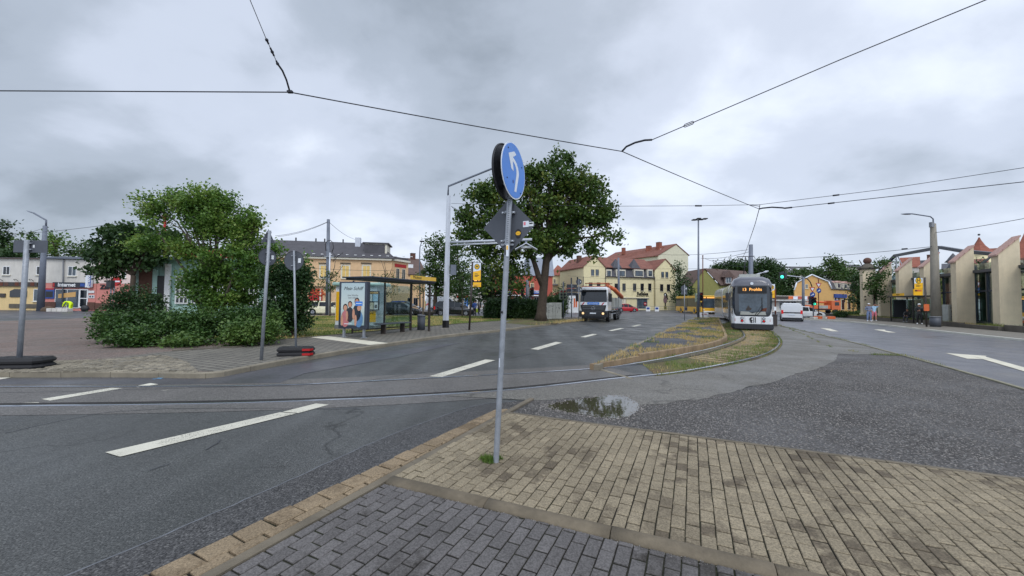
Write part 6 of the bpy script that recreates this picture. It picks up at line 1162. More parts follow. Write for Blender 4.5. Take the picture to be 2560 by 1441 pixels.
def tree(name, label, px, Y, z0, blobs_px, m, size=.2, dens=10, per=26, spread=.32, trunk=.2, forks=None, dy=.75, cat='tree', group=None, carve=.12, inner=.5, bark='bark', ptr=None, branches=True, tl=0, flat=.2):
    """blobs_px: (px, py, rx_px, ry_px[, depth offset m]); sizes in pixels at depth Y"""
    b = gnd(px, Y, z0); T = thing(name, label, cat, b, group=group); k = 1 / pxm(Y); bl = []
    for q in blobs_px:
        d = q[4] if len(q) > 4 else random.uniform(-.25, .25) * q[2] * k
        c = P(q[0], q[1], Y + d) - b; bl.append((c.x, c.y, c.z, q[2] * k, q[2] * k * dy, q[3] * k))
    C = clumps(bl, dens, inner, carve, ns=.6 / max(.6, spread)); me = leaves_mesh('crown', C, per, spread, size, m, flat); o = bpy.data.objects.new('crown', me); COL.objects.link(o); o.parent = T
    mb = MB(); fork = P(ptr[0], ptr[1], Y) - b if ptr else Vector((0, 0, min(c[2] - c[5] * .6 for c in bl)))
    fork.z = max(fork.z, .2)
    if trunk:
        if forks:
            for ch in forks: mb.tube([P(x, y, Y + dd) - b for x, y, dd in ch[0]], ch[1], bark, 9)
        else: mb.tube([(0, 0, -.05), (0, 0, .25), tuple(fork * .5), tuple(fork)], [trunk * 1.45, trunk * 1.1, trunk * .95, trunk * .8], bark, 10)
        if branches:
            for c in bl[:10]:
                e = Vector(c[:3]); m_ = fork.lerp(e, .5) + Vector((0, 0, .15 * (e - fork).length)); mb.tube([fork, m_, e], [trunk * .5, trunk * .3, trunk * .1], bark, 6)
                for _ in range(3): f2 = e + Vector((random.uniform(-1, 1) * c[3], random.uniform(-1, 1) * c[4], random.uniform(-.4, .9) * c[5])) * .8; mb.tube([m_.lerp(e, .6), m_.lerp(f2, .7), f2], [trunk * .22, trunk * .12, trunk * .04], bark, 5)
        mb.build('trunk', T)
    return T
# big maple in the centre
tree('maple_tree', 'big dark green maple with yellowing edge leaves in the centre, behind the leaning sign', 1352, 32, .12,
     [(1398, 405, 34, 32), (1375, 440, 55, 40), (1330, 450, 50, 42), (1440, 455, 55, 45), (1480, 478, 40, 36), (1502, 535, 42, 34), (1512, 590, 36, 30), (1455, 530, 60, 50), (1395, 520, 70, 60), (1325, 520, 60, 55), (1255, 480, 55, 42), (1205, 495, 44, 40), (1185, 545, 40, 40), (1200, 600, 50, 42), (1250, 560, 60, 55), (1300, 600, 60, 50), (1395, 590, 50, 34), (1450, 600, 45, 32), (1475, 630, 34, 20), (1245, 655, 50, 45), (1290, 690, 40, 38), (1215, 690, 36, 34), (1165, 590, 24, 26), (1420, 628, 26, 14), (1345, 610, 46, 30)],
     'leaf_maple', size=.30, dens=9.0, per=30, spread=.34, trunk=.36, forks=[([(1352, 803, 0), (1353, 785, 0), (1357, 740, 0), (1362, 690, 0), (1366, 650, 0), (1375, 590, 0), (1390, 500, 0)], [.62, .42, .36, .33, .30, .22, .1]), ([(1360, 720, 0), (1346, 690, 0), (1335, 655, .2), (1310, 600, .4), (1270, 540, 0)], [.3, .24, .2, .14, .06]), ([(1366, 660, 0), (1382, 638, 0), (1410, 622, .2), (1450, 600, 0)], [.16, .13, .1, .04]), ([(1366, 640, 0), (1400, 590, .3), (1450, 540, .5), (1490, 520, 0)], [.16, .12, .08, .03]), ([(1368, 630, 0), (1340, 560, -.5), (1320, 480, -1)], [.16, .1, .04])], ptr=(1366, 650), branches=True, inner=.45, carve=.3)
# round green trees left of it
tree('tree', 'mid green tree just right of the thin curved street lamp, beyond the parked cars', 1088, 52, 0, [(1088, 620, 30, 44), (1100, 665, 38, 40), (1078, 690, 30, 32), (1118, 640, 26, 40), (1105, 715, 34, 26)], 'leaf_mid', size=.3, dens=5, per=26, spread=.45, trunk=.3)
tree('tree', 'mid green tree hidden half behind the hexagonal mast and H sign', 1150, 48, 0, [(1145, 640, 34, 44), (1160, 690, 34, 40), (1135, 700, 30, 36), (1165, 735, 30, 22)], 'leaf_mid', size=.28, dens=5, per=26, spread=.42, trunk=.3)
tree('tree', 'dark tree crown filling the gap under the maple, behind the H sign', 1222, 44, 0, [(1215, 690, 40, 44), (1250, 700, 40, 44), (1205, 738, 30, 24), (1282, 715, 34, 34), (1240, 740, 34, 20)], 'leaf_dark', size=.26, dens=5, per=26, spread=.4, trunk=.3)
# clipped hedge
def hedge(name, label, px0, px1, pyt, Y, z0, m, depth=1.6, size=.1, dens=30, cat='hedge', per=22, rag=.12):
    b = gnd((px0 + px1) / 2, Y, z0); T = thing(name, label, cat, b); w_ = (px1 - px0) / pxm(Y) / 2; h = P(px0, pyt, Y).z - z0; n = int(dens * w_ * 2 * (h + depth)); q = []
    while len(q) < n:
        x, y, z = random.uniform(-w_, w_), random.uniform(-depth / 2, depth / 2), random.uniform(.05, h); e = (abs(x) / w_) ** 6 + (abs(y) / depth * 2) ** 4 + (max(0, z) / h) ** 8
        if .25 < e < 1.0 + rag * noise.noise(Vector((x, y, z)) * 1.3) * 6: q.append((x, y, z, random.uniform(.7, 1.3)))
    me = leaves_mesh('foliage', np.array(q), per, .16, size, m); o = bpy.data.objects.new('foliage', me); COL.objects.link(o); o.parent = T
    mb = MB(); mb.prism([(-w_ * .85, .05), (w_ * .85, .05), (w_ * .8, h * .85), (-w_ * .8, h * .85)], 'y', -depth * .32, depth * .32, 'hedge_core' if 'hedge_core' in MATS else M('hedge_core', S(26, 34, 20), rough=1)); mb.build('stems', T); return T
hedge('hedge', 'dark clipped hedge between the leaning post and the big maple trunk', 1214, 1350, 750, 36, .12, 'leaf_dark', 2.0, .16, 50); hedge('shrub', 'loose light green shrub right of the maple trunk', 1360, 1412, 742, 41, .0, 'leaf_mid', 2, .16, 22)
tree('tree', 'dark green shrub mass between the red house and the cream house', 1398, 62, 0, [(1388, 745, 16, 20), (1405, 735, 16, 26), (1412, 755, 14, 18)], 'leaf_dark', size=.26, dens=5, per=20, spread=.35, trunk=.1)
# multi-stemmed tree over the pavilion
tree('acacia_tree', 'airy multi-stemmed light green tree spreading over the turquoise pavilion', 520, 17.2, .1,
     [(355, 500, 30, 18), (385, 530, 30, 26), (428, 495, 36, 30), (470, 510, 50, 36), (520, 498, 46, 30), (565, 515, 45, 34), (605, 540, 40, 36), (630, 590, 40, 40), (640, 560, 26, 26), (560, 570, 60, 44), (490, 565, 56, 44), (430, 570, 40, 30), (400, 620, 50, 30), (360, 610, 34, 22), (470, 630, 50, 34), (540, 640, 55, 36), (610, 650, 55, 40), (660, 640, 40, 34), (700, 625, 34, 22), (730, 660, 36, 28), (560, 690, 50, 34), (500, 700, 44, 34), (640, 700, 50, 34), (590, 740, 50, 32), (520, 745, 50, 30)],
     'leaf_light', size=.125, dens=30, per=34, spread=.19, trunk=.09, forks=[([(520, 800, 0), (515, 720, 0), (500, 640, 0), (455, 560, 0), (430, 500, 0)], [.09, .07, .05, .03, .02]), ([(530, 800, .3), (540, 700, .3), (540, 600, .2), (560, 520, 0)], [.09, .07, .05, .02]), ([(505, 800, .1), (480, 700, 0), (420, 620, -.2), (370, 540, -.3), (345, 505, -.3)], [.08, .06, .045, .03, .015]), ([(545, 800, 0), (580, 700, -.2), (610, 620, -.2), (640, 560, 0)], [.08, .06, .04, .02]), ([(555, 800, .4), (620, 720, .5), (680, 660, .4), (725, 630, .2)], [.07, .05, .04, .02])], ptr=(528, 690), inner=.15, carve=.22, dy=1.0, bark='bark_grey')
tree('catalpa_tree', 'dense dark umbrella-shaped tree with hanging leaves left of the airy tree', 330, 22, .1, [(290, 600, 44, 32), (340, 595, 50, 30), (395, 600, 50, 30), (260, 640, 36, 34), (310, 640, 44, 34), (250, 668, 24, 18), (360, 640, 40, 30), (275, 680, 26, 14)], 'leaf_dark', size=.2, dens=22, per=30, spread=.22, trunk=.14, flat=-.1, inner=.5)
tree('conifer_bush', 'tall dark evergreen bush beside the round sign back on the lawn edge', 735, 16.2, .12, [(738, 700, 36, 34), (700, 740, 44, 40), (742, 745, 36, 44), (720, 790, 56, 36), (690, 690, 40, 36), (755, 690, 18, 26), (680, 790, 44, 36), (742, 800, 34, 24)], 'leaf_dark', size=.11, dens=60, per=26, spread=.16, trunk=.08, inner=.5, cat='bush', carve=.05)
tree('bush', 'dark fine-leaved bush at the left foot of the pavilion', 320, 16.5, .1, [(305, 760, 34, 26), (340, 740, 36, 28), (375, 765, 40, 26), (290, 785, 34, 18)], 'leaf_dark', size=.09, dens=60, per=26, spread=.15, trunk=.05, inner=.5, cat='bush')
sh_ = [(290, 828, 50, 26, 0), (340, 812, 50, 30, .6), (330, 845, 56, 18, -.8), (400, 808, 56, 32, .8), (400, 842, 60, 22, -.6), (460, 812, 60, 36, .5), (470, 845, 60, 22, -.6), (530, 810, 60, 38, .6), (535, 840, 60, 24, -.5), (600, 805, 60, 38, .6), (610, 832, 56, 26, -.3), (660, 800, 44, 40, .6), (665, 828, 34, 26, -.1), (268, 800, 30, 14, .5)]
tree('shrub', 'wide low green shrub spilling over the gravel in front of the pavilion', 460, 13.2, .1, sh_, 'leaf_hedge', size=.095, dens=110, per=26, spread=.13, trunk=.04, inner=.35, cat='shrub', carve=.06, flat=.5, branches=False)
# background trees left
def far_tree(label, px, Y, blobs, m='leaf_mid', group=None, **kw):
    d = dict(size=.42, dens=3.2, per=22, spread=.6, trunk=.3); d.update(kw); return tree('tree', label, px, Y, 0, blobs, m, group=group, **d)
far_tree('tall dark red-green tree cut by the left picture edge', 0, 66, [(0, 580, 22, 36), (10, 610, 20, 26), (-30, 600, 34, 50), (25, 630, 14, 16), (-10, 640, 40, 24)], 'leaf_dark')
far_tree('narrow tree behind the rectangular sign back', 68, 62, [(68, 592, 12, 14), (72, 615, 22, 20), (55, 632, 30, 14)]); far_tree('thin birch behind the left concrete mast', 135, 62, [(128, 600, 18, 18), (142, 595, 16, 16), (138, 625, 26, 18), (112, 622, 20, 18)], 'leaf_light', dens=2.2)
far_tree('low trees behind the white shop roofs, near the catalpa', 205, 62, [(195, 628, 26, 16), (225, 625, 22, 18), (170, 636, 24, 12), (250, 632, 26, 16)], 'leaf_mid', dens=2.6); far_tree('low dark tree line behind the leftmost white house', 15, 60, [(0, 640, 40, 10), (40, 640, 34, 10), (90, 640, 30, 10)], 'leaf_dark')
# saplings between lawn and tan house
def sapling(label, px, Y, bl, top, m='leaf_mid'):
    T = tree('sapling', label, px, Y, .12, bl, m, size=.16, dens=7, per=16, spread=.3, trunk=.07, group='thin street saplings on the lawn', bark='bark_grey', inner=.2, carve=.25); b = T.location; mb = MB(); 
    for x, y in top: mb.tube([P(px, 700, Y) - b, P((px + x) / 2 + 3, (700 + y) / 2, Y) - b, P(x, y, Y) - b], [.04, .03, .015], 'bark_grey', 5)
    mb.build('bare_branch', T); return T
sapling('dark sapling with bare twigs left of the poster cabinet', 826, 37, [(828, 690, 24, 16), (835, 715, 26, 16), (812, 705, 16, 14)], [(840, 640), (860, 660), (815, 665)])
sapling('dark sapling with bare top twig above the shelter roof centre', 964, 38, [(955, 695, 22, 10), (975, 690, 20, 8), (962, 730, 22, 16), (990, 715, 14, 10)], [(960, 655), (952, 650), (980, 670)])
sapling('sapling seen through the far end of the left bus shelter', 1058, 37, [(1052, 692, 20, 8), (1062, 725, 24, 14), (1040, 722, 18, 12)], [(1050, 680), (1070, 690)]); sapling('sapling between the hexagonal mast and the H sign', 1156, 39, [(1155, 715, 22, 22), (1160, 740, 18, 14), (1145, 690, 16, 14)], [(1150, 670)])
# behind the cream shop and the hill wood
far_tree('slim dark tree between the tall pale house and the green gable house', 1700, 80, [(1697, 668, 9, 12), (1700, 690, 15, 18), (1706, 712, 20, 20), (1700, 735, 22, 20), (1720, 740, 16, 22)], 'leaf_dark', size=.35, dens=4)
for l, px, Y, bl in (('dark wood tree left end of the hill row above the green house', 1815, 132, [(1812, 668, 24, 12), (1800, 674, 18, 10), (1830, 664, 18, 12)]), ('dark wood tree on the hill directly left of the catenary mast', 1855, 128, [(1850, 664, 24, 14), (1868, 668, 20, 14), (1840, 676, 24, 14)]),
                      ('dark wood tree on the hill right of the catenary mast', 1905, 124, [(1905, 662, 24, 16), (1890, 670, 20, 16), (1920, 672, 24, 16), (1905, 695, 40, 18)]), ('dark wood tree on the hill behind the overhead green light', 1942, 120, [(1938, 672, 20, 16), (1945, 690, 22, 20), (1925, 710, 34, 24), (1950, 722, 24, 20)]), ('dark wood tree low on the hill behind the flat shops', 1972, 112, [(1968, 715, 22, 20), (1980, 700, 16, 16), (1960, 735, 26, 14)])):
    far_tree(l, px, Y, bl, 'leaf_dark', group='dark wood on the hill', size=.6, dens=1.6, spread=.9)
for l, px, Y, bl in (('lighter round tree on the hill left above the yellow gable', 1995, 112, [(1990, 690, 20, 12), (2002, 684, 16, 10)]), ('lighter round tree on the hill above the yellow roof ridge', 2030, 116, [(2028, 684, 22, 10), (2045, 680, 18, 10)]), ('tall green tree on the hill above the yellow mansard roof', 2085, 108, [(2082, 655, 16, 14), (2075, 672, 22, 16), (2095, 668, 18, 16), (2100, 690, 30, 16), (2060, 690, 24, 12), (2110, 705, 26, 16)]), ('green tree on the hill left of the gate pillar', 2130, 96, [(2130, 680, 18, 14), (2120, 700, 22, 18), (2140, 715, 20, 20)])):
    far_tree(l, px, Y, bl, 'leaf_mid', group='green trees on the hill', size=.55, dens=1.8, spread=.8)
tree('spruce_tree', 'dark green tree in front of the yellow mansard house, left of the gate pillar', 2146, 60, 0, [(2140, 700, 14, 16), (2150, 690, 12, 16), (2140, 725, 18, 14), (2146, 748, 20, 14), (2150, 765, 20, 10)], 'leaf_dark', size=.3, dens=5, per=24, spread=.4, trunk=.2)
tree('tree', 'young tree standing right beside the stone gate pillar', 2186, 43, .2, [(2200, 660, 12, 12), (2206, 685, 10, 14), (2185, 700, 22, 14), (2182, 722, 24, 12), (2195, 740, 14, 12), (2205, 655, 8, 8)], 'leaf_mid', size=.22, dens=8, per=26, spread=.3, trunk=.12)
tree('tree', 'green tree seen through the gap between the first two pylons', 2242, 56, .2, [(2240, 665, 12, 12), (2243, 690, 14, 22), (2240, 720, 14, 20)], 'leaf_mid', size=.26, dens=5, per=22, spread=.4, trunk=.15); tree('tree', 'small tree below the pointed tower between the two nearest pylons', 2462, 50, .2, [(2456, 655, 10, 10), (2460, 668, 14, 12)], 'leaf_dark', size=.25, dens=6, per=22, spread=.35, trunk=.12)
hedge('hedge', 'low brownish hedge left of the gate pillar', 2090, 2160, 779, 52, .1, 'leaf_mid', 1.5, .14, 16)
# hill ground behind the houses
bm = bmesh.new(); nx, ny = 40, 12; grid = []
for j in range(ny):
    row = []
    for i in range(nx): x = -60 + i * 9; y = 104 + j * 14; h = max(0, (1 - math.exp(-((y - 100) / 45) ** 2))) * 11 * max(.12, min(1, (x + 10) / 60)) + noise.noise(Vector((x, y, 0)) * .03) * 1.2; row.append(bm.verts.new((x, y, h - .5)))
    grid.append(row)
for j in range(ny - 1):
    for i in range(nx - 1): bm.faces.new((grid[j][i], grid[j][i + 1], grid[j + 1][i + 1], grid[j + 1][i]))
me = bpy.data.meshes.new('hill'); bm.to_mesh(me); bm.free(); me.materials.append(MATS['lawn_base']); o = bpy.data.objects.new('hill', me); COL.objects.link(o); o['kind'] = 'structure'
# tubs and odd plants near the tan building
b = gnd(1070, 42, 0); T = thing('planter', 'pale stone planter with a red flower beside the parked dark estate car', 'planter', b); mb = MB(); mb.tube([(0, 0, 0), (0, 0, .45), (0, 0, .5)], [.5, .75, .78], 'conc_dark', 12); mb.build('tub', T); mb = MB(); mb.tube([(0, 0, .5), (.05, 0, 1.2)], .03, 'bark', 5); mb.sphere((.05, 0, 1.3), .16, 'red', 8); mb.build('flower', T)
cab('waste_container', 775, 795, 757, 45, 0, 'grey container at the roadside right of the dark evergreen bush', m='grey', graf=False)
# ============================================================ vehicles
def wheel(T, x, y, r, w=.2, rim='chrome', side=-1):
    mb = MB(); mb.X = Matrix.Translation((x, y, r)); mb.tube([(0, -w / 2, 0), (0, -w / 2 + .02, 0), (0, w / 2 - .02, 0), (0, w / 2, 0)], [r * .93, r, r, r * .93], 'tyre', 22, sm=False); t = mb.build('wheel', T)
    mb = MB(); mb.X = Matrix.Translation((x, y, r)); s_ = w / 2 * side
    mb.tube([(0, s_ - .01 * side, 0), (0, s_ + .012 * side, 0)], r * .62, rim, 16, sm=False)
    for i in range(5): a = i * 2 * math.pi / 5; mb.tube([(r * .12 * math.cos(a + .5), s_ + .014 * side, r * .12 * math.sin(a + .5)), (r * .5 * math.cos(a + .5), s_ + .014 * side, r * .5 * math.sin(a + .5))], r * .06, 'dark', 4)
    mb.build('rim', t)
def car(name, label, px, Y, heading, L, W_, H, body, kind='wagon', z=0, cat='car', group=None):
    """local +x is forward; loft of cross-sections with tumblehome"""
    T = thing(name, label, cat, gnd(px, Y, z), heading, group)
    prof = {  # (x, roof z, belt z) along the length, 0 = rear
        'wagon': [(0, .52, .42), (.015, .60, .50), (.04, .92, .62), (.12, .985, .64), (.30, 1.0, .63), (.52, .985, .62), (.60, .93, .61), (.74, .66, .60), (.80, .62, .59), (.93, .56, .52), (.985, .48, .42), (1, .36, .34)],
        'mpv': [(0, .50, .44), (.012, .62, .52), (.05, .90, .60), (.12, .985, .60), (.35, 1.0, .59), (.55, .98, .58), (.64, .90, .57), (.80, .62, .55), (.86, .57, .53), (.95, .5, .46), (.99, .42, .38), (1, .3, .3)],
        'hatch': [(0, .42, .40), (.02, .58, .52), (.08, .88, .60), (.16, .97, .61), (.38, 1.0, .60), (.55, .98, .59), (.64, .88, .58), (.78, .64, .57), (.86, .59, .54), (.95, .52, .46), (.99, .42, .36), (1, .3, .3)],
        'van': [(0, .5, .45), (.004, .88, .58), (.02, .96, .58), (.1, 1.0, .58), (.5, 1.0, .58), (.66, .97, .57), (.74, .86, .56), (.86, .60, .55), (.95, .52, .48), (.99, .42, .38), (1, .3, .3)]}[kind]
    w2 = W_ / 2; g = .14
    body_r = []; 
    for x, zr, zb in prof:
        f = 1 - .10 * max(0, (abs(x - .5) - .40) / .1) ** 2; a = w2 * f; zb_ = min(zb, zr) * H
        body_r.append([(x * L - L / 2, yy, zz) for yy, zz in ((-a * .93, g), (-a, g + .12), (-a, zb_ * .72), (-a * .965, zb_), (a * .965, zb_), (a, zb_ * .72), (a, g + .12), (a * .93, g))])
    mb = MB(); mb.loft(body_r, body, sm=False); bd = mb.build('body', T, bevel=.03)
    # greenhouse
    gr = []
    for x, zr, zb in prof:
        if zr - zb < .045: continue
        f = (zr - zb) / .4; a0 = w2 * .955; a1 = w2 * (.955 - .17 * min(1, f)); zb_, zr_ = zb * H - .02, zr * H
        gr.append([(x * L - L / 2, yy, zz) for yy, zz in ((-a0, zb_), (-a1, zr_ - .05), (-a1 + .09, zr_), (a1 - .09, zr_), (a1, zr_ - .05), (a0, zb_))])
    mb = MB(); mb.loft(gr, 'win_dark', sm=False); gh = mb.build('glasshouse', T)
    rf = [[(p[0], p[1] * 1.012, p[2] + .012) for p in r_[1:5]] for r_ in gr if r_[2][2] > .90 * H]
    if len(rf) > 1: rf2 = [[(p[0], p[1], p[2]) for p in r_] + [(p[0], p[1], p[2] - .05) for p in r_[::-1]] for r_ in rf]; mb = MB(); mb.loft(rf2, body); mb.build('roof', T)
    # pillars
    mb = MB(); xs = [.30, .52] if kind != 'van' else [.58]
    for xx in xs:
        X_ = xx * L - L / 2
        for s_ in (-1, 1): mb.add([(X_ - .05, s_ * w2 * .965, .6 * H), (X_ + .05, s_ * w2 * .965, .6 * H), (X_ + .04, s_ * w2 * .80, .965 * H), (X_ - .04, s_ * w2 * .80, .965 * H)], [(0, 1, 2, 3)], body)
    if kind == 'van':
        mb.bbox(-L / 2 - .012, L * .06, -w2 * .972, w2 * .972, .5 * H, .88 * H, body, .04); mb.bbox(-L / 2 + .0, L * .08, -w2 * .86, w2 * .86, .8 * H, .985 * H, body, .05)
    mb.build('pillars', T)
    r = .31 if H < 1.7 else .32
    for xx in (.17, .81):
        for s_ in (-1, 1):
            mb = MB(); mb.X = Matrix.Translation((xx * L - L / 2, s_ * (w2 - .02), r)); mb.tube([(0, -.05, 0), (0, .05, 0)], r * 1.14, 'black', 20, sm=False); mb.build('wheel_arch', T); wheel(T, xx * L - L / 2, s_ * (w2 - .08), r, .2, side=s_)
    for s_ in (-1, 1):
        mb = MB(); y = s_ * w2 * .72; mb.bbox(L / 2 - .1, L / 2 + .0, y - .2, y + .2, .40 * H, .49 * H, 'chrome', .01); mb.build('headlight', T)
        mb = MB(); hz_ = (.42, .62) if kind in ('van', 'mpv') else (.45, .56); mb.bbox(-L / 2 - .02, -L / 2 + .12, s_ * w2 * .86 - .09, s_ * w2 * .86 + .09, hz_[0] * H, hz_[1] * H, 'tail_red', .01); mb.build('tail_light', T)
        mb = MB(); mb.bbox(L * .17, L * .17 + .14, s_ * (w2 + .02) - .08, s_ * (w2 + .02) + .08, .62 * H, .70 * H, body, .02); mb.build('mirror', T)
    mb = MB(); mb.box(-L / 2 - .03, -L / 2 + .02, -.26, .26, .34 * H, .41 * H, 'sign_white'); mb.build('number_plate', T); mb = MB(); mb.box(-L / 2 - .04, -L / 2 + .1, -w2 * .9, w2 * .9, g + .02, g + .24, 'dark'); mb.box(L / 2 - .1, L / 2 + .02, -w2 * .8, w2 * .8, g + .02, g + .2, 'dark'); mb.build('bumper', T)
    return T
M('tail_red', S(190, 20, 20), rough=.2, emit=.25, var=0)
car('estate_car', 'black estate car parked side-on in front of the peach house', 1004, 44.5, R(-2), 4.6, 1.8, 1.46, 'car_black', 'wagon'); car('people_carrier', 'black people carrier parked behind the hexagonal mast', 1138, 44.5, R(-2), 4.5, 1.85, 1.68, 'car_black', 'mpv')
car('taxi', 'cream taxi partly hidden behind the grey steel mast', 826, 43.5, R(178), 4.6, 1.8, 1.5, 'car_cream', 'wagon', cat='taxi') if False else car('taxi', 'cream taxi partly hidden behind the grey steel mast', 826, 43.5, R(2), 4.6, 1.8, 1.5, 'car_cream', 'wagon', cat='taxi')
car('car', 'dark blue car behind the black estate car', 1012, 50, R(-4), 4.3, 1.8, 1.62, 'car_blue', 'hatch'); car('van', 'white van behind the black people carrier', 1108, 58, R(0), 4.8, 1.9, 2.3, 'car_white', 'van')
car('car', 'small red hatchback in front of the cream shop building', 1566, 72, R(4), 3.9, 1.7, 1.5, 'car_red', 'hatch')
car('panel_van', 'white panel van driving away on the right road', 1977, 40.0, math.pi / 2 - R(34), 4.3, 1.8, 1.80, 'car_white', 'van', cat='van'); car('car', 'small white car ahead of the white panel van', 2010, 50, R(22) + math.pi * 0 + R(-25), 4.2, 1.75, 1.45, 'car_white', 'hatch')
for i, (px, Y, m, l) in enumerate(((2460, 42.0, 'car_white', 'white car behind the glass hall, standing for a car reflected in its clear glass'), (2372, 44, 'car_white', 'pale car standing for a reflection in the green glass bay'))): car('car', l, px, Y, R(60), 4.2, 1.75, 1.45, m, 'hatch', z=.3)  # cars behind the hall stand for those reflected in its glass
# ---- lorry with crane
TL = thing('lorry', 'white flatbed lorry with black grille and orange loading crane, headlights on', 'lorry', G(1482, 805), 0); 
hd = R(-90 - 24)  # forward towards the viewer, slightly left
TL.rotation_euler = (0, 0, hd); TL.location = gnd(1483, 33.2) 
# local +x forward (0 = front bumper), y across
w2 = 1.22
mb = MB(); mb.loft([[(x, y, z) for y, z in ((-a, .95), (-a, 2.3), (-a * .96, zt - .2), (-a * .88, zt), (a * .88, zt), (a * .96, zt - .2), (a, 2.3), (a, .95))] for x, a, zt in ((-2.0, w2, 3.0), (-.5, w2, 3.05), (-.22, w2 * .98, 2.95))], 'car_white'); mb.loft([[(x, y, z) for y, z in ((-a, .95), (-a, 1.75), (a, 1.75), (a, .95))] for x, a in ((-.22, w2 * .99), (-.06, w2 * .97))], 'car_white'); mb.build('cab', TL, bevel=.04)
mb = MB(); mb.add([(-.055, -w2 * .93, 1.72), (-.055, w2 * .93, 1.72), (-.22, w2 * .90, 2.68), (-.22, -w2 * .90, 2.68), (-.25, -w2 * .90, 2.68), (-.2, -w2 * .93, 1.72), (-.2, w2 * .93, 1.72), (-.25, w2 * .9, 2.68)], [(0, 1, 2, 3), (0, 3, 4, 5), (1, 6, 7, 2), (2, 7, 4, 3)], 'win_dark'); mb.build('windscreen', TL)
mb = MB(); mb.prism([(-.12, 2.62), (-.30, 2.62), (-.30, 2.82), (-.06, 2.74)], 'y', -w2 * .9, w2 * .9, 'dark') ; mb.build('sun_visor', TL)
for s_ in (-1, 1):
    mb = MB(); mb.box(-1.35, -.45, s_ * w2 - .01, s_ * w2 + .012, 1.85, 2.55, 'win_dark'); mb.build('side_window', TL)
    mb = MB(); mb.bbox(-.25, .0, s_ * (w2 + .22) - .12, s_ * (w2 + .22) + .12, 1.75, 2.45, 'black', .03); mb.build('mirror', TL); mb = MB(); mb.box(-.12, .1, s_ * .92 - .25, s_ * .92 + .25, .62, .86, 'dark'); hb = mb.build('headlight', TL)
    mb = MB(); mb.disc((.11, s_ * .86, .74), (1, 0, 0), .10, .03, 'lamp_warm', 16); mb.build('lamp', hb)
mb = MB(); mb.prism([(.0, .95), (.04, 1.0), (.04, 1.32), (.0, 1.38)], 'y', -w2 * .82, w2 * .82, 'x') if False else None
mb = MB(); mb.add([(.0, -1.12, 1.46), (.0, 1.12, 1.46), (.03, .98, .92), (.03, -.98, .92), (-.1, -1.12, 1.46), (-.1, 1.12, 1.46), (-.1, .98, .92), (-.1, -.98, .92)], [(0, 1, 2, 3), (0, 3, 7, 4), (1, 5, 6, 2), (0, 4, 5, 1), (3, 2, 6, 7)], 'dark'); gr_ = mb.build('grille', TL)
mb = MB(); mb.box(.02, .045, -.95, .95, 1.28, 1.31, 'grey'); mb.box(.03, .05, -.9, .9, 1.12, 1.15, 'grey'); mb.ring((.06, 0, 1.19), (1, 0, 0), .15, .014, 'chrome', 20, 5); [mb.tube([(.06, 0, 1.19), (.06, .14 * math.sin(a), 1.19 + .14 * math.cos(a))], .012, 'chrome', 4) for a in (0, 2.094, 4.189)]; mb.build('badge', gr_)
mb = MB(); mb.bbox(-.25, .10, -w2, w2, .42, .92, 'dark', .06); mb.bbox(-.2, .06, -w2 * .8, w2 * .8, .28, .45, 'black', .03); mb.build('bumper', TL); mb = MB(); mb.box(.10, .115, -.26, .26, .7, .8, 'sign_white'); mb.build('number_plate', TL)
mb = MB(); mb.box(-.045, -.03, -.52, .52, 1.5, 1.7, 'sign_blue'); sgn = mb.build('name_sign', TL); text('strassengruppe', .13, sgn, (-.028, 0, 1.6), (R(90), 0, R(90)), 'white', .003) 
for s_ in (-1, 1):
    mb = MB(); mb.box(-.045, -.03, s_ * .85 - .17, s_ * .85 + .17, 1.42, 1.68, 'sign_white'); mb.add([(-.026, s_ * .85 - .17, 1.45), (-.026, s_ * .85 - .02, 1.68), (-.026, s_ * .85 + .12, 1.68), (-.026, s_ * .85 - .1, 1.42)], [(0, 1, 2, 3)], 'red'); mb.build('warning_plate', TL)
mb = MB(); mb.box(-8.2, -.3, -.45, .45, .75, 1.0, 'dark'); mb.box(-8.3, -8.1, -1.2, 1.2, .55, .7, 'dark'); [mb.box(-6.0, -2.6, s_ * 1.15 - .03, s_ * 1.15 + .03, .62, .72, 'galv') for s_ in (-1, 1)]; [mb.box(-6.0, -2.6, s_ * 1.15 - .03, s_ * 1.15 + .03, .9, 1.0, 'galv') for s_ in (-1, 1)]; mb.build('chassis', TL)
mb = MB(); mb.box(-8.3, -3.1, -1.25, 1.25, 1.1, 1.25, 'grey'); mb.box(-8.3, -3.1, -1.25, -1.2, 1.25, 2.15, 'cabinet'); mb.box(-8.3, -3.1, 1.2, 1.25, 1.25, 2.15, 'cabinet'); mb.box(-3.15, -3.1, -1.2, 1.2, 1.25, 2.15, 'cabinet'); mb.box(-5.72, -5.66, -1.27, -1.25, 1.25, 2.15, 'dark'); mb.box(-5.72, -5.66, 1.25, 1.27, 1.25, 2.15, 'dark'); mb.build('load_bed', TL)
mb = MB(); mb.box(-2.9, -2.3, -.5, .5, 1.0, 2.0, 'dark'); mb.tube([(-2.6, 0, 1.9), (-2.6, .0, 3.05)], .16, 'orange', 8); mb.build('crane_base', TL); mb = MB(); mb.box(-2.75, -2.45, -1.6, 1.2, 3.05, 3.2, 'orange'); mb.tube([(-2.3, .7, 3.25), (-3.0, 1.3, 2.9), (-4.6, 1.75, 2.2)], .2, 'orange', 6); mb.build('crane_arm', TL)
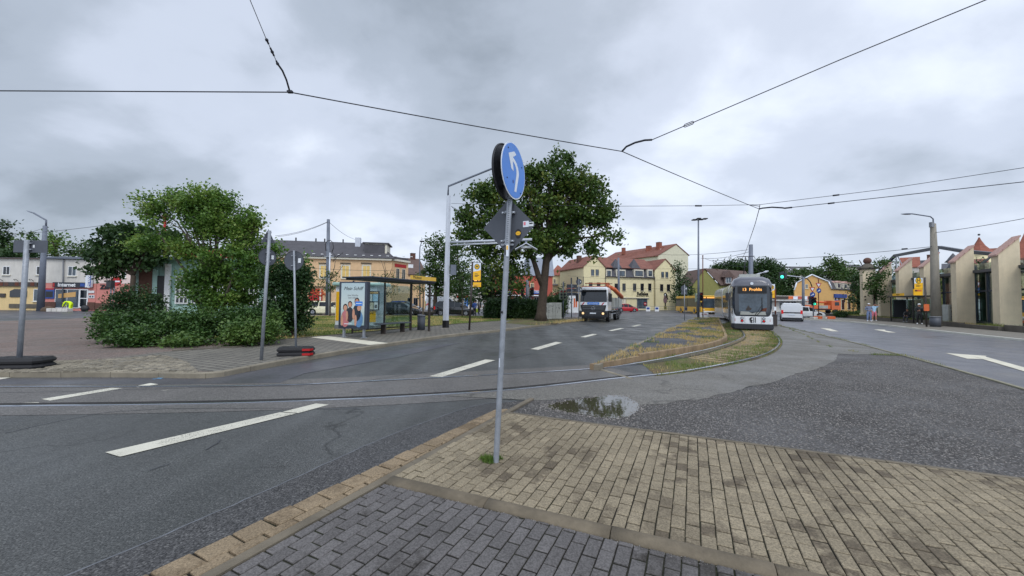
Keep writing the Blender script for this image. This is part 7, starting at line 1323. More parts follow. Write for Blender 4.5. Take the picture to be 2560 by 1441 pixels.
mb = MB(); mb.tube([(-1.6, -1.1, 3.42), (-1.6, 1.1, 3.42)], .04, 'orange', 5); mb.tube([(-1.3, -.4, 3.3), (-1.3, 1.4, 3.35)], .03, 'rust', 5); [mb.tube([(-1.6, y, 3.0), (-1.6, y, 3.42)], .02, 'dark', 4) for y in (-1, 1)]; mb.build('roof_rack', TL)
for x in (-1.25, -5.2, -6.55):
    for s_ in (-1, 1): wheel(TL, x, s_ * 1.05, .5, .3, 'chrome', s_)
# ---- buses
def bus(label, px, Y, heading, L, H=3.0, W_=2.5, front=True, joint=None, roofc='bus_yellow', sc_=1):
    T = thing('bus', label, 'bus', gnd(px, Y), heading); w2 = W_ / 2   # +x forward, origin at front centre
    segs = [(-L, 0)] if not joint else [(-L, -joint - .5), (-joint + .5, 0)]
    for a, c in segs: mb = MB(); mb.bbox(a, c, -w2, w2, .28, 1.15, 'bus_yellow', .06); mb.bbox(a, c, -w2 + .02, w2 - .02, 2.55, H, roofc, .1); mb.build('body', T); mb = MB(); mb.box(a + .05, c - .05, -w2 + .01, w2 - .01, 1.1, 2.58, 'win_dark'); mb.build('windows', T)
    if joint: mb = MB(); [mb.box(-joint - .5 + i * .125, -joint - .5 + i * .125 + .07, -w2 + .08, w2 - .08, .4, H - .1, 'grey') for i in range(8)]; mb.build('bellows', T)
    mb = MB(); mb.box(-.02, .03, -w2 + .1, w2 - .1, 1.0, 2.45, 'win_mid'); mb.build('windscreen', T); mb = MB(); mb.box(.0, .04, -w2 + .12, w2 - .12, 2.5, 2.78, 'black'); dd = mb.build('display', T); mb = MB(); mb.box(.04, .05, -.9, -.55, 2.57, 2.72, 'led'); mb.box(.04, .05, -.4, .8, 2.57, 2.72, 'led'); mb.build('display_text', dd)
    mb = MB(); mb.bbox(-.1, .06, -w2, w2, .3, .95, 'bus_yellow', .05); mb.bbox(-.08, .08, -w2 * .9, w2 * .9, .3, .5, 'white', .03); mb.build('front_panel', T)
    for s_ in (-1, 1): mb = MB(); mb.bbox(.04, .1, s_ * .95 - .14, s_ * .95 + .14, .6, .78, 'sign_white', .02); mb.build('headlight', T); mb = MB(); mb.bbox(.05, .3, s_ * (w2 + .1) - .08, s_ * (w2 + .1) + .08, 1.9, 2.4, 'bus_yellow', .03); mb.build('mirror', T)
    xs = [-2.7, -L + 2.5] + ([-joint - 3.4, -joint - 6] if joint else [])
    for x in xs[:4]:
        for s_ in (-1, 1):
            wheel(T, x, s_ * (w2 - .13), .48, .28, 'grey', s_); mb = MB(); mb.X = Matrix.Translation((x, s_ * (w2 - .0), .48)); mb.tube([(0, -.01, 0), (0, .012, 0)], .58, 'bus_yellow', 16, sm=False); mb.build('wheel_arch', T)
    for x in (-1.3, -6.2): mb = MB(); mb.box(x - .6, x + .6, w2 - .005, w2 + .015, .4, 2.5, 'win_dark'); mb.box(x - .6, x + .6, -w2 - .015, -w2 + .005, .4, 2.5, 'win_dark'); mb.build('door', T)
    return T
bus('long articulated yellow bus turning between the cream shop and the green house', 1744, 98, R(-6), 15, joint=6, H=3.2); bus('yellow bus facing the camera left of the tram', 1773, 62, R(-93), 11); bus('yellow bus partly hidden behind the left side of the tram', 1822, 60, R(-97), 11)
# ---- orange road-works lorry
T = thing('crane_lorry', 'orange road works lorry behind the green traffic light', 'lorry', gnd(2044, 72), R(-6)); T.scale = (.92, .92, .92)
mb = MB(); mb.bbox(1.9, 3.6, -1.1, 1.1, .8, 2.7, 'orange', .08); mb.build('cab', T); mb = MB(); mb.box(2.5, 3.3, -1.12, -1.09, 1.7, 2.4, 'win_dark'); mb.build('side_window', T); mb = MB(); mb.box(-3.6, 1.8, -1.0, 1.0, .75, 1.0, 'dark'); mb.bbox(-3.6, 1.7, -1.1, 1.1, 1.0, 1.75, 'orange', .05); mb.box(-.6, 1.2, -1.12, -1.09, 1.1, 1.7, 'cabinet'); mb.build('bed', T)
mb = MB(); mb.tube([(-3.2, 0, 1.8), (-1.2, 0, 2.5), (1.6, 0, 2.3)], .2, 'orange', 8); mb.bbox(-3.3, -1.8, -.7, .7, 1.75, 2.35, 'cabinet', .05); mb.build('crane_arm', T)
for x in (-2.6, -1.5, 2.6): wheel(T, x, -1.0, .48, .28, 'dark', -1); wheel(T, x, 1.0, .48, .28, 'dark', 1)
# ============================================================ the tram
Tt = thing('tram', 'white low-floor tram with dark windscreen, orange route display and city emblem', 'tram', gnd(1880, 24.3), -R(28.5))   # local y away from the viewer, origin at the nose
def tr_ring(y, w_, z0, z1, k=1.0, rt=.55):
    a = w_ / 2; return [(x, y, z) for x, z in ((-a * .94, z0), (-a, z0 + .25), (-a, z1 - .75), (-a * .97, z1 - .45), (-a * .86, z1 - .16), (-a * rt, z1), (a * rt, z1), (a * .86, z1 - .16), (a * .97, z1 - .45), (a, z1 - .75), (a, z0 + .25), (a * .94, z0))]
mb = MB(); mb.loft([tr_ring(y, w_, .32, z_) for y, w_, z_ in ((.0, 1.9, 3.05), (.12, 2.08, 3.22), (.45, 2.2, 3.38), (1.2, 2.29, 3.45), (8.8, 2.3, 3.45))], 'car_white'); bd = mb.build('body', Tt)
mb = MB(); mb.loft([tr_ring(y, w_ * 1.012, 2.86, z_ + .02) for y, w_, z_ in ((-.03, 1.92, 3.06), (.1, 2.1, 3.24), (.45, 2.22, 3.40), (1.3, 2.3, 3.46))] and [[(x, y, z) for x, z in ((-a * 1.01, 2.86), (-a * 1.01, z1 - .5), (-a * .87, z1 - .15), (-a * .55, z1 + .01), (a * .55, z1 + .01), (a * .87, z1 - .15), (a * 1.01, z1 - .5), (a * 1.01, 2.86))] for y, a, z1 in ((-.03, .96, 3.08), (.1, 1.05, 3.25), (.45, 1.11, 3.41), (.9, 1.145, 3.45))], 'steel_blue' if False else M('tram_grey', S(88, 89, 98), rough=.35, coat=.4, var=.05), sm=True); mb.build('roof_cap', Tt)
mb = MB(); pts = [(-1.0, 1.05), (-.98, .98), (-.9, .90), (.9, .90), (.98, .98), (1.0, 1.05), (1.02, 2.2), (.98, 2.86), (-.98, 2.86), (-1.02, 2.2)]
mb.loft([[(x * .93, -.035, z) for x, z in pts], [(x * 1.06, .16, z) for x, z in pts], [(x * 1.125, .7, z) for x, z in pts]], 'win_tram' if 'win_tram' in MATS else M('win_tram', S(52, 56, 62), rough=.06, var=.15, scale=.8), sm=False); ws = mb.build('windscreen', Tt)
mb = MB(); mb.box(-.72, .80, -.045, -.038, 1.18, 2.3, 'win_mid'); mb.prism([(-.66, 1.0), (.74, 1.0), (.70, 1.22), (.2, 1.16), (0, 1.10), (-.2, 1.2), (-.62, 1.22)], 'y', -.052, -.046, 'cabinet'); mb.prism([(-.35, 1.28), (-.1, 1.28), (-.02, 1.40), (-.12, 1.46), (-.2, 1.6), (-.3, 1.42)], 'y', -.052, -.046, 'frame_dark'); mb.prism([(.4, 1.26), (.75, 1.22), (.78, 1.46), (.6, 1.42)], 'y', -.052, -.046, 'rust'); mb.build('reflection_interior', ws) if False else mb.build('reflection_desk', ws)  # flat shapes for the reflection and cab interior, coloured onto the windscreen
mb = MB(); mb.box(-.78, .78, -.055, -.04, 2.36, 2.80, 'black'); dp = mb.build('route_display', Tt); text('13  Prohlis', .26, dp, (.0, -.062, 2.60), FR, 'led', .004, sx=.95, bold=.003)
mb = MB(); mb.disc((0, -.03, 2.98), (0, 1, 0), .09, .1, 'sign_white', 16); mb.build('top_lamp', Tt)
mb = MB(); mb.tube([(.12, -.07, .95), (.35, -.08, 1.3), (.52, -.07, 1.62)], .014, 'black', 5); mb.tube([(.22, -.07, .95), (.5, -.08, 1.3), (.53, -.07, 1.7)], .014, 'black', 5); mb.tube([(.53, -.075, 1.3), (.53, -.075, 2.1)], .02, 'black', 5); mb.build('wiper', Tt)
# lower front
mb = MB(); mb.loft([[(x, y, z) for x, z in ((-a, .34), (-a, .9), (a, .9), (a, .34))] for y, a in ((-.06, .95), (.14, 1.1), (.6, 1.16))], 'car_white'); mb.build('front_panel', Tt, bevel=.02)
mb = MB(); mb.loft([[(x, y, z) for x, z in ((-a * .94, .10), (-a, .18), (-a, .44), (a, .44), (a, .18), (a * .94, .10))] for y, a in ((-.22, .98), (-.12, 1.12), (.5, 1.17))], 'dark'); mb.build('bumper', Tt, bevel=.03)
mb = MB(); [mb.box(x - .006, x + .006, -.07, -.058, .46, .9, 'dark') for x in (-.40, .48)]; mb.build('panel_gap', Tt)
for s_ in (-1, 1):
    for z_, m in ((.79, 'chrome'), (.62, 'red_glass2')):
        if m not in MATS: M(m, S(190, 20, 22), rough=.2, emit=.15, var=0)
        mb = MB(); mb.disc((s_ * .58 + .03, -.075, z_), (0, 1, 0), .085, .03, 'dark', 16); l_ = mb.build('headlight' if m == 'chrome' else 'tail_light', Tt); mb = MB(); mb.disc((s_ * .58 + .03, -.095, z_), (0, 1, 0), .06, .02, m, 16); mb.build('lens', l_)
    mb = MB(); mb.bbox(s_ * .93 - .02, s_ * .93 + .02, -.06, -.0, .58, .76, 'red', .01); mb.build('marker_light', Tt)
    mb = MB(); mb.box(s_ * 1.153 - .005, s_ * 1.153 + .01, 1.4, 8.6, 1.25, 2.45, 'win_dark'); mb.build('side_window', Tt); mb = MB()
    for y in (2.2, 4.9, 7.4): mb.box(s_ * 1.16 - .01, s_ * 1.16 + .01, y, y + 1.2, .4, 2.5, 'sign_back')
    mb.build('door', Tt); mb = MB(); mb.box(s_ * 1.156 - .01, s_ * 1.156 + .01, .9, 8.8, 2.62, 2.85, 'bus_yellow'); mb.build('side_band', Tt) if False else None
# emblem: rampant lion silhouette beside two bars
mb = MB(); lion = [(-.02, .50), (.02, .56), (-.02, .60), (.03, .66), (-.01, .70), (-.06, .72), (-.04, .78), (.0, .80), (.03, .86), (-.04, .88), (-.08, .84), (-.13, .86), (-.12, .80), (-.17, .80), (-.13, .75), (-.18, .72), (-.12, .70), (-.16, .64), (-.10, .64), (-.15, .58), (-.09, .59), (-.13, .52), (-.07, .55), (-.05, .50)]
tr_ = tessellate_polygon([[Vector((x, 0, y)) for x, y in lion]]); mb.add([(x + .0, -.072, y - .01) for x, y in lion], tr_, 'black'); em = mb.build('emblem_lion', Tt); mb = MB(); mb.box(.06, .10, -.074, -.07, .50, .86, 'black'); mb.box(.15, .19, -.074, -.07, .52, .86, 'black'); mb.build('emblem_bars', Tt)
mb = MB(); mb.tube([(-1.1, .2, 2.4), (-1.36, .1, 2.35)], .02, 'dark', 5); mb.bbox(-1.46, -1.3, .04, .12, 1.9, 2.4, 'dark', .02); mb.build('mirror', Tt)
# rear modules with bellows, each turned a little further
ang = 0; p0 = Vector((0, 8.8, 0))
for i, (da, ln) in enumerate(((3, 8), (3, 8))):
    ang += R(da); X_ = Matrix.Translation(p0) @ Matrix.Rotation(ang, 4, 'Z'); mb = MB(); mb.X = X_; [mb.loft([tr_ring(y, 2.1, .4, 3.3), tr_ring(y + .08, 2.1, .4, 3.3)], 'dark') for y in (.0, .14, .28)]; mb.build('bellows', Tt)
    mb = MB(); mb.X = X_; mb.loft([tr_ring(y, 2.3, .32, 3.45) for y in (.42, ln)], 'car_white'); md_ = mb.build('rear_module', Tt); mb = MB(); mb.X = X_
    for s_ in (-1, 1): mb.box(s_ * 1.153 - .005, s_ * 1.153 + .01, .7, ln - .3, 1.25, 2.45, 'win_dark')
    mb.build('side_window', md_); p0 = X_ @ Vector((0, ln, 0))
mb = MB(); mb.box(-.8, .8, 1.5, 8, .12, .34, 'black'); [mb.tube([(s_ * .72 - .05, y, .3), (s_ * .72 + .05, y, .3)], .28, 'black', 14) for s_ in (-1, 1) for y in (2.0, 3.7)]; mb.build('bogie', Tt)
mb = MB(); zt = 3.5; mb.box(-.6, .6, 2.0, 6.5, zt - .05, zt + .22, 'cabinet'); mb.build('roof_equipment', Tt); mb = MB(); mb.tube([(-.2, 7.2, zt), (-.1, 5.6, zt + 1.0), (0, 6.6, zt + 1.9)], .035, 'dark', 5); mb.tube([(-.6, 6.6, zt + 1.92), (.6, 6.6, zt + 1.92)], .03, 'dark', 5); mb.build('pantograph', Tt)
# ============================================================ people
def person(label, loc, rz, joints, mats, scale=1.0, hat=None, hair=None, extra=None):
    """joints: dict name -> (x, y, z, r); facing local -y. Body grown as one skin surface, material by nearest bone"""
    T = thing('person', label, 'person', loc, rz); J = joints
    bones = [('pelvis', 'waist', 'top'), ('waist', 'chest', 'top'), ('chest', 'neck', 'top'), ('neck', 'head', 'skin'), ('head', 'crown', 'skin'), ('chest', 'shL', 'top'), ('chest', 'shR', 'top'), ('shL', 'elL', 'slv'), ('elL', 'haL', 'arm'), ('shR', 'elR', 'slv'), ('elR', 'haR', 'arm'), ('pelvis', 'hiL', 'leg'), ('pelvis', 'hiR', 'leg'), ('hiL', 'knL', 'leg'), ('knL', 'anL', 'shin'), ('anL', 'toL', 'shoe'), ('hiR', 'knR', 'leg'), ('knR', 'anR', 'shin'), ('anR', 'toR', 'shoe')]
    names = list(J); me = bpy.data.meshes.new('body'); me.from_pydata([tuple(Vector(J[n][:3]) * scale) for n in names], [(names.index(a), names.index(b)) for a, b, _ in bones], [])
    o = bpy.data.objects.new('body', me); COL.objects.link(o); sk = o.modifiers.new('skin', 'SKIN'); sk.branch_smoothing = .6; ss = o.modifiers.new('sub', 'SUBSURF'); ss.levels = 2; ss.render_levels = 2
    for i, n in enumerate(names): r = J[n][3] * scale; me.skin_vertices[0].data[i].radius = (r, r * (.72 if n in ('waist', 'chest', 'pelvis') else 1)); me.skin_vertices[0].data[i].use_root = (n == 'pelvis')
    dg = bpy.context.evaluated_depsgraph_get(); ev = o.evaluated_get(dg); m2 = bpy.data.meshes.new_from_object(ev); bpy.data.objects.remove(o); 
    # nose, hands with fingers joined into the same mesh
    mb = MB(); h = Vector(J['head'][:3]); fz = -1
    bm = bmesh.new(); bm.from_mesh(m2)
    ml = [mats[k] for k in ('skin', 'top', 'slv', 'arm', 'leg', 'shin', 'shoe')]; ix = {k: i for i, k in enumerate(('skin', 'top', 'slv', 'arm', 'leg', 'shin', 'shoe'))}
    for f in bm.faces:
        c = f.calc_center_median(); best = None
        for a, b_, k in bones:
            A_, B_ = Vector(J[a][:3]) * scale, Vector(J[b_][:3]) * scale; d = B_ - A_; t = max(0, min(1, (c - A_).dot(d) / max(1e-9, d.length_squared))); dist = (c - (A_ + d * t)).length / max(.03, (J[a][3] * (1 - t) + J[b_][3] * t) * scale)
            if best is None or dist < best[0]: best = (dist, k)
        f.material_index = ix[best[1]]; f.smooth = True
    me = bpy.data.meshes.new('body'); bm.to_mesh(me); bm.free()
    for m in ml: me.materials.append(M_(m))
    # fingers
    v = []; f_ = []; 
    for s_ in ('L', 'R'):
        hnd = Vector(J['ha' + s_][:3]) * scale; el = Vector(J['el' + s_][:3]) * scale; d = (hnd - el).normalized(); sd = d.cross(Vector((0, 0, 1))); sd = sd.normalized() if sd.length > .1 else Vector((1, 0, 0)); sd = d.cross(sd).normalized() if abs(d.z) < .5 else Vector((0, 1, 0)) 
        for i, (o_, l_) in enumerate(((-.03, .07), (-.01, .08), (.01, .075), (.03, .06), (.045, .045))):
            a = hnd + sd * o_ * scale; dd = d if i < 4 else (d * .5 + sd).normalized(); b1 = a + dd * l_ * .6 * scale; c1_ = b1 + (dd + Vector((0, -.4, -.2))).normalized() * l_ * .5 * scale; q = MB(); q.mats = []; q.tube([a, b1, c1_], [.011 * scale, .01 * scale, .008 * scale], 'skin', 5); n0 = len(v); v += q.v; f_ += [[k + n0 for k in ff] for ff in q.f]
    n = Vector(J['head'][:3]) * scale + Vector((0, -J['head'][3] * scale * 1.0, -.01)); q = MB(); q.add([n + Vector(p) * scale for p in ((-.015, 0, -.03), (.015, 0, -.03), (0, .0, .03), (0, -.03, -.022))], [(0, 1, 3), (1, 2, 3), (2, 0, 3)], 'skin'); n0 = len(v); v += q.v; f_ += [[k + n0 for k in ff] for ff in q.f]
    bm = bmesh.new(); bm.from_mesh(me); vs = [bm.verts.new(p) for p in v]; 
    for ff in f_:
        try: bm.faces.new([vs[k] for k in ff])
        except ValueError: pass
    bm.to_mesh(me); bm.free(); o = bpy.data.objects.new('body', me); COL.objects.link(o); o.parent = T
    hd_ = Vector(J['head'][:3]) * scale; r = J['head'][3] * scale
    if hair: mb = MB(); mb.sphere(hd_ + Vector((0, .02, .045)) * scale, r * 1.1, hair, 10, (1, 1, .85)); mb.build('hair', T)
    if hat: mb = MB(); mb.sphere(hd_ + Vector((0, .01, .06)) * scale, r * 1.12, hat, 10, (1, 1.05, .7)); mb.box(hd_.x - .07, hd_.x + .07, hd_.y - r - .1, hd_.y - .02, hd_.z + .05, hd_.z + .065, hat); mb.build('cap', T)
    if extra: extra(T)
    return T
STAND = dict(pelvis=(0, 0, .96, .15), waist=(0, 0, 1.12, .14), chest=(0, .01, 1.34, .16), neck=(0, .01, 1.50, .06), head=(0, -.01, 1.63, .095), crown=(0, 0, 1.71, .075), shL=(-.19, .01, 1.42, .075), shR=(.19, .01, 1.42, .075), elL=(-.25, .03, 1.14, .052), elR=(.25, .03, 1.14, .052), haL=(-.26, -.08, .88, .034), haR=(.26, -.08, .88, .034),
             hiL=(-.10, 0, .88, .115), hiR=(.10, 0, .88, .115), knL=(-.12, -.02, .49, .078), knR=(.12, -.02, .49, .078), anL=(-.13, .02, .09, .05), anR=(.13, .02, .09, .05), toL=(-.15, -.13, .045, .042), toR=(.15, -.13, .045, .042))
def pose(**k): d = dict(STAND); d.update(k); return d
mt = lambda top, leg, slv=None, arm='skin', shin=None, shoe='dark', skin='skin': dict(skin=skin, top=top, slv=slv or top, arm=arm, leg=leg, shin=shin or leg, shoe=shoe)
person('person in grey-blue hoodie and loose light jeans walking left of the right shelter', gnd(2172, 37.0, .12), R(-20), pose(haL=(-.10, -.2, 1.08, .034), haR=(.12, -.2, 1.1, .034), elL=(-.27, .0, 1.16, .055), elR=(.27, .0, 1.16, .055)), mt('hoodie', 'denim', arm='hoodie', shoe='white'), hat='white', hair='hair')
person('person in pale blue top and pink shorts, arm raised, behind the hooded person', gnd(2185, 38.5, .12), R(-35), pose(haR=(.10, -.1, 1.62, .034), elR=(.36, -.02, 1.5, .05)), mt('ltblue', 'pinkc', shin='skin', shoe='white'), hair='hair')
def pack(T): mb = MB(); mb.bbox(-.17, .17, .12, .34, 1.02, 1.45, 'black', .06); mb.build('backpack', T); mb = MB(); mb.box(-.12, -.06, -.175, -.165, 1.33, 1.37, 'white'); mb.build('logo', T) if False else None
person('person in black with white cap and backpack standing beside the right H sign', gnd(2298, 32.4, .12), R(-50), pose(haL=(-.08, -.24, 1.16, .034), elL=(-.25, -.06, 1.15, .055), haR=(.06, -.25, 1.18, .034), elR=(.24, -.06, 1.15, .055)), mt('black', 'black', arm='black', shoe='white'), hat='white', extra=pack)
SIT = pose(pelvis=(0, .05, .52, .15), waist=(0, .06, .68, .14), chest=(0, .0, .90, .16), neck=(0, -.03, 1.06, .06), head=(0, -.09, 1.18, .095), crown=(0, -.09, 1.26, .075), shL=(-.18, -.01, .98, .075), shR=(.18, -.01, .98, .075), elL=(-.22, -.14, .74, .052), elR=(.22, -.14, .74, .052), haL=(-.08, -.36, .64, .034), haR=(.08, -.36, .64, .034), hiL=(-.10, .0, .50, .11), hiR=(.10, .0, .50, .11), knL=(-.12, -.42, .50, .078), knR=(.12, -.42, .50, .078), anL=(-.12, -.44, .09, .05), anR=(.12, -.5, .09, .05), toL=(-.12, -.58, .045, .042), toR=(.12, -.64, .045, .042))
person('person in dark clothes sitting hunched on the bench inside the right shelter', rowp(0) * 0 + gnd(2269, 35.9, .12), R(-68), SIT, mt('black', 'dark', arm='black', shoe='grey'), hair='hair')
BEND = pose(pelvis=(0, .1, .95, .16), waist=(0, -.06, 1.06, .15), chest=(0, -.28, 1.08, .17), neck=(0, -.44, 1.02, .06), head=(0, -.56, .96, .1), crown=(0, -.63, .94, .08), shL=(-.19, -.36, 1.05, .08), shR=(.19, -.36, 1.05, .08), elL=(-.22, -.44, .78, .055), elR=(.22, -.44, .78, .055), haL=(-.14, -.55, .55, .035), haR=(.14, -.55, .55, .035), hiL=(-.12, .1, .87, .12), hiR=(.12, .1, .87, .12), knL=(-.14, .0, .48, .085), knR=(.14, .05, .48, .085), anL=(-.15, .1, .09, .055), anR=(.15, .15, .09, .055), toL=(-.16, -.06, .045, .045), toR=(.16, 0, .045, .045))
person('road worker in yellow high-visibility clothes bending over white kerb units', gnd(176, 44, .0), R(-75), BEND, mt('hivis', 'hivis', arm='hivis', shoe='orange'), hair='hair', scale=1.08)
person('person in a blue jacket and dark trousers walking with a green bag behind the lawn', gnd(1187, 41.5, .02), R(160), pose(), mt('blue', 'dark', arm='blue'), hair='hair', extra=lambda T: (lambda mb: (mb.bbox(-.36, -.2, -.1, .1, .45, .85, 'lime', .03), mb.build('bag', T)))(MB()))
person('distant person in grey clothes walking right of the blue-jacketed person', gnd(1197, 50, .0), R(120), pose(knL=(-.12, -.12, .5, .078), anL=(-.13, .08, .12, .05)), mt('grey', 'dark'), hair='hair'); person('distant person in pale top beside the dark hedge end', gnd(1209, 54, .0), R(60), pose(), mt('sign_white', 'dark'), hair='hair')
# rubble and kerb units the worker bends over
T = thing('kerb_stack', 'low stack of white kerb units at the roadside in front of the internet shop', 'kerb stones', gnd(150, 43.5, 0)); 
for x in (-.9, -.3, .3, .9): mb = MB(); mb.bbox(x - .28, x + .28, -.3, .3, 0, .38, 'offwhite', .04); mb.build('kerb_unit', T)
T = thing('dirt_pile', 'small brown dirt pile beside the foot of the left concrete mast', 'dirt pile', gnd(122, 44, 0)); mb = MB(); mb.sphere((0, 0, .1), .8, 'soil', 12, (1, .6, .6)); mb.build('heap', T)
T = thing('tool_bag', 'dark bag on the pavement in front of the shop door', 'bag', gnd(213, 45, 0)); mb = MB(); mb.sphere((0, 0, .35), .45, 'dark', 10, (1, .7, .9)); mb.build('sack', T); mb = MB(); mb.tube([(-.15, 0, .7), (0, 0, .9), (.15, 0, .7)], .03, 'black', 5); mb.build('handle', T)
T = thing('rubble_pallet', 'white rubble and timber beside the base of the green light', 'rubble', gnd(2050, 43.5, .0)); 
for i in range(5): mb = MB(); mb.X = Matrix.Rotation(random.uniform(-.5, .5), 4, 'Z'); mb.bbox(-1 + i * .4, -.5 + i * .45, -.3, .3, 0, .3 + .1 * (i % 3), ('offwhite', 'orange', 'cabinet')[i % 3], .03); mb.build('block', T)
# far right island with base plate under the green light
sheet('traffic_island', [gnd(2005, 47), gnd(2020, 41.5), gnd(2140, 41.5) * .98, gnd(2110, 49)], .06, 'pave_far') if False else None
# ============================================================ overhead wires
def wire(label, pts, r, closed=False, extras=(), name='overhead_wire', m='wire', grp='tram overhead wires'):
    T = thing(name, label, 'wire', pts[0], group=grp); mb = MB(); mb.tube([p - pts[0] for p in pts], r, m, 6); mb.build('cable', T)
    for nm, a, b_, rr in extras: mb = MB(); mb.tube([a - pts[0], a.lerp(b_, .5) - pts[0], b_ - pts[0]], [rr * .8, rr, rr * .8], m, 8); mb.build(nm, T)
    return T
Z = 5.6
def g_(x, y, z=Z): return G(x, y, z)
j1, j2, j3 = g_(725, 231), g_(1555, 379), g_(1898, 523)
def sag(a, b_, s=.05, n=8): return [a.lerp(b_, i / n) - Vector((0, 0, s * 4 * (i / n) * (1 - i / n))) for i in range(n + 1)]
wire('contact wire from the left picture edge across to the joint left of centre', sag(g_(-300, 226), j1, .0), .011); wire('contact wire running from the left joint down to the joint above the maple', sag(j1, j2, .02), .011); wire('contact wire running from the middle joint to the joint before the tram', sag(j2, j3, .02), .012); pant = Tt.matrix_world if False else None
wire('contact wire dropping from the right joint to the tram pantograph', [j3, g_(1888, 560, 5.45), g_(1866, 625, 5.35), g_(1852, 655, 5.3)], .013)
def insul(T, a, c, r): mb = MB(); mb.tube([a - T.location, c - T.location], r, 'wire', 8); mb.build('insulator', T)
p_ = [j1, P(716, 200, j1.y * .985), P(706, 177, j1.y * .965), P(694, 160, j1.y * .945), P(663, 92, j1.y * .89), P(625, 0, j1.y * .82), P(600, -60, j1.y * .78)]
W1 = wire('pull-off wire with insulators rising to the top edge left of centre', p_[3:], .006, name='pull_off_wire'); mb = MB(); mb.tube([p - W1.location for p in p_[:4]], .017, 'wire', 8); mb.build('pull_off_arm', W1)
for a, c in ((.06, .12), (.3, .42), (.52, .6), (.74, .82)): q0 = p_[3].lerp(p_[4], a); q1 = p_[3].lerp(p_[4], c); insul(W1, q0, q1, .016)
for t in (0, .45, .88): c = p_[3].lerp(p_[4], t) - W1.location; mb = MB(); mb.sphere(c, .028, 'wire', 8); mb.build('joint', W1)
c = j1 - W1.location; mb = MB(); mb.bbox(c.x - .05, c.x + .05, c.y - .03, c.y + .03, c.z - .015, c.z + .03, 'wire', .01); mb.build('clamp', W1)
d1 = j2.y
p_ = [j2, P(1566, 367, d1 * .99), P(1588, 357, d1 * .975), P(1612, 351, d1 * .96), P(1630, 350, d1 * .95)]; q_ = [p_[-1], P(1712, 315, d1 * .92), P(1732, 307, d1 * .91), P(2100, 150, d1 * .8), P(2465, 0, d1 * .7), P(2600, -60, d1 * .66)]
W2_ = wire('pull-off wire with curved arm rising to the upper right corner', q_, .010, name='pull_off_wire'); mb = MB(); mb.tube([p - W2_.location for p in p_], .024, 'wire', 8); mb.build('pull_off_arm', W2_); mb = MB(); a, c = q_[1] - W2_.location, q_[2] - W2_.location
u = (c - a).normalized(); sd = Vector((0, 0, 1)); mb.tube([a - u * .03, a + sd * .035, a + sd * .035 + (c - a), c + u * .03, c - sd * .035, a - sd * .035, a - u * .03], .009, 'wire', 6); mb.build('turnbuckle', W2_)
d2_ = j3.y
p_ = [j3, P(1905, 521, d2_ * .99), P(1930, 518.5, d2_ * .97), P(1956, 520, d2_ * .95), P(1962, 521, d2_ * .945)]; q_ = [p_[-1], P(1980, 519, d2_ * .94), P(2560, 455, d2_ * .72), P(2700, 440, d2_ * .68)]
W3_ = wire('pull-off wire with curved arm leaving the right joint to the right edge', q_, .012, name='pull_off_wire'); mb = MB(); mb.tube([p - W3_.location for p in p_], .028, 'wire', 8); mb.build('pull_off_arm', W3_); insul(W3_, q_[0], q_[1], .03); insul(W3_, P(2070, 509.5, d2_ * .905), P(2086, 507.5, d2_ * .9), .03)
W4_ = wire('upper span wire from the hexagonal mast past the maple to the right edge', [P(1128, 509, 22.4), P(1190, 511, 21.8), P(1530, 516, 18.5), P(1745, 515, 17), P(1900, 512, d2_), P(2200, 475, d2_ * .86), P(2700, 398, d2_ * .7)], .009, name='span_wire'); insul(W4_, P(1738, 515, 17), P(1754, 515, 17), .035); insul(W4_, P(2082, 489.5, d2_ * .91), P(2098, 487.5, d2_ * .905), .03)
mb = MB(); mb.tube([P(1868, 512, d2_) - W4_.location, P(1899, 516, d2_) - W4_.location, j3 - W4_.location], .014, 'wire', 5); mb.tube([P(1900, 512, d2_) - W4_.location, j3 - W4_.location], .014, 'wire', 5); mb.build('hanger', W4_)
wire('stay wire from the hexagonal mast slanting into the maple crown', [P(1128, 516, 22.4), P(1165, 553, 22.8)], .012, name='stay_wire'); wire('second stay wire fanning from the hexagonal mast into the crown', [P(1128, 516, 22.4), P(1170, 540, 23)], .010, name='stay_wire'); wire('thin stay holding the twin crossbar of the hexagonal mast', [P(1185, 575, 22.4), P(1220, 603, 22.2)], .012, name='stay_wire')
W5_ = wire('wire from the thick concrete mast to the right picture edge', sag(P(2339, 582, 30), P(2700, 519, 22), .1), .018, name='span_wire'); W6_ = wire('wire from the thick concrete mast left towards the tram road', sag(P(2330, 617, 30), P(1780, 652, 44), .3, 12), .018, name='span_wire'); insul(W6_, P(2255, 623, 31), P(2268, 622, 31), .05)
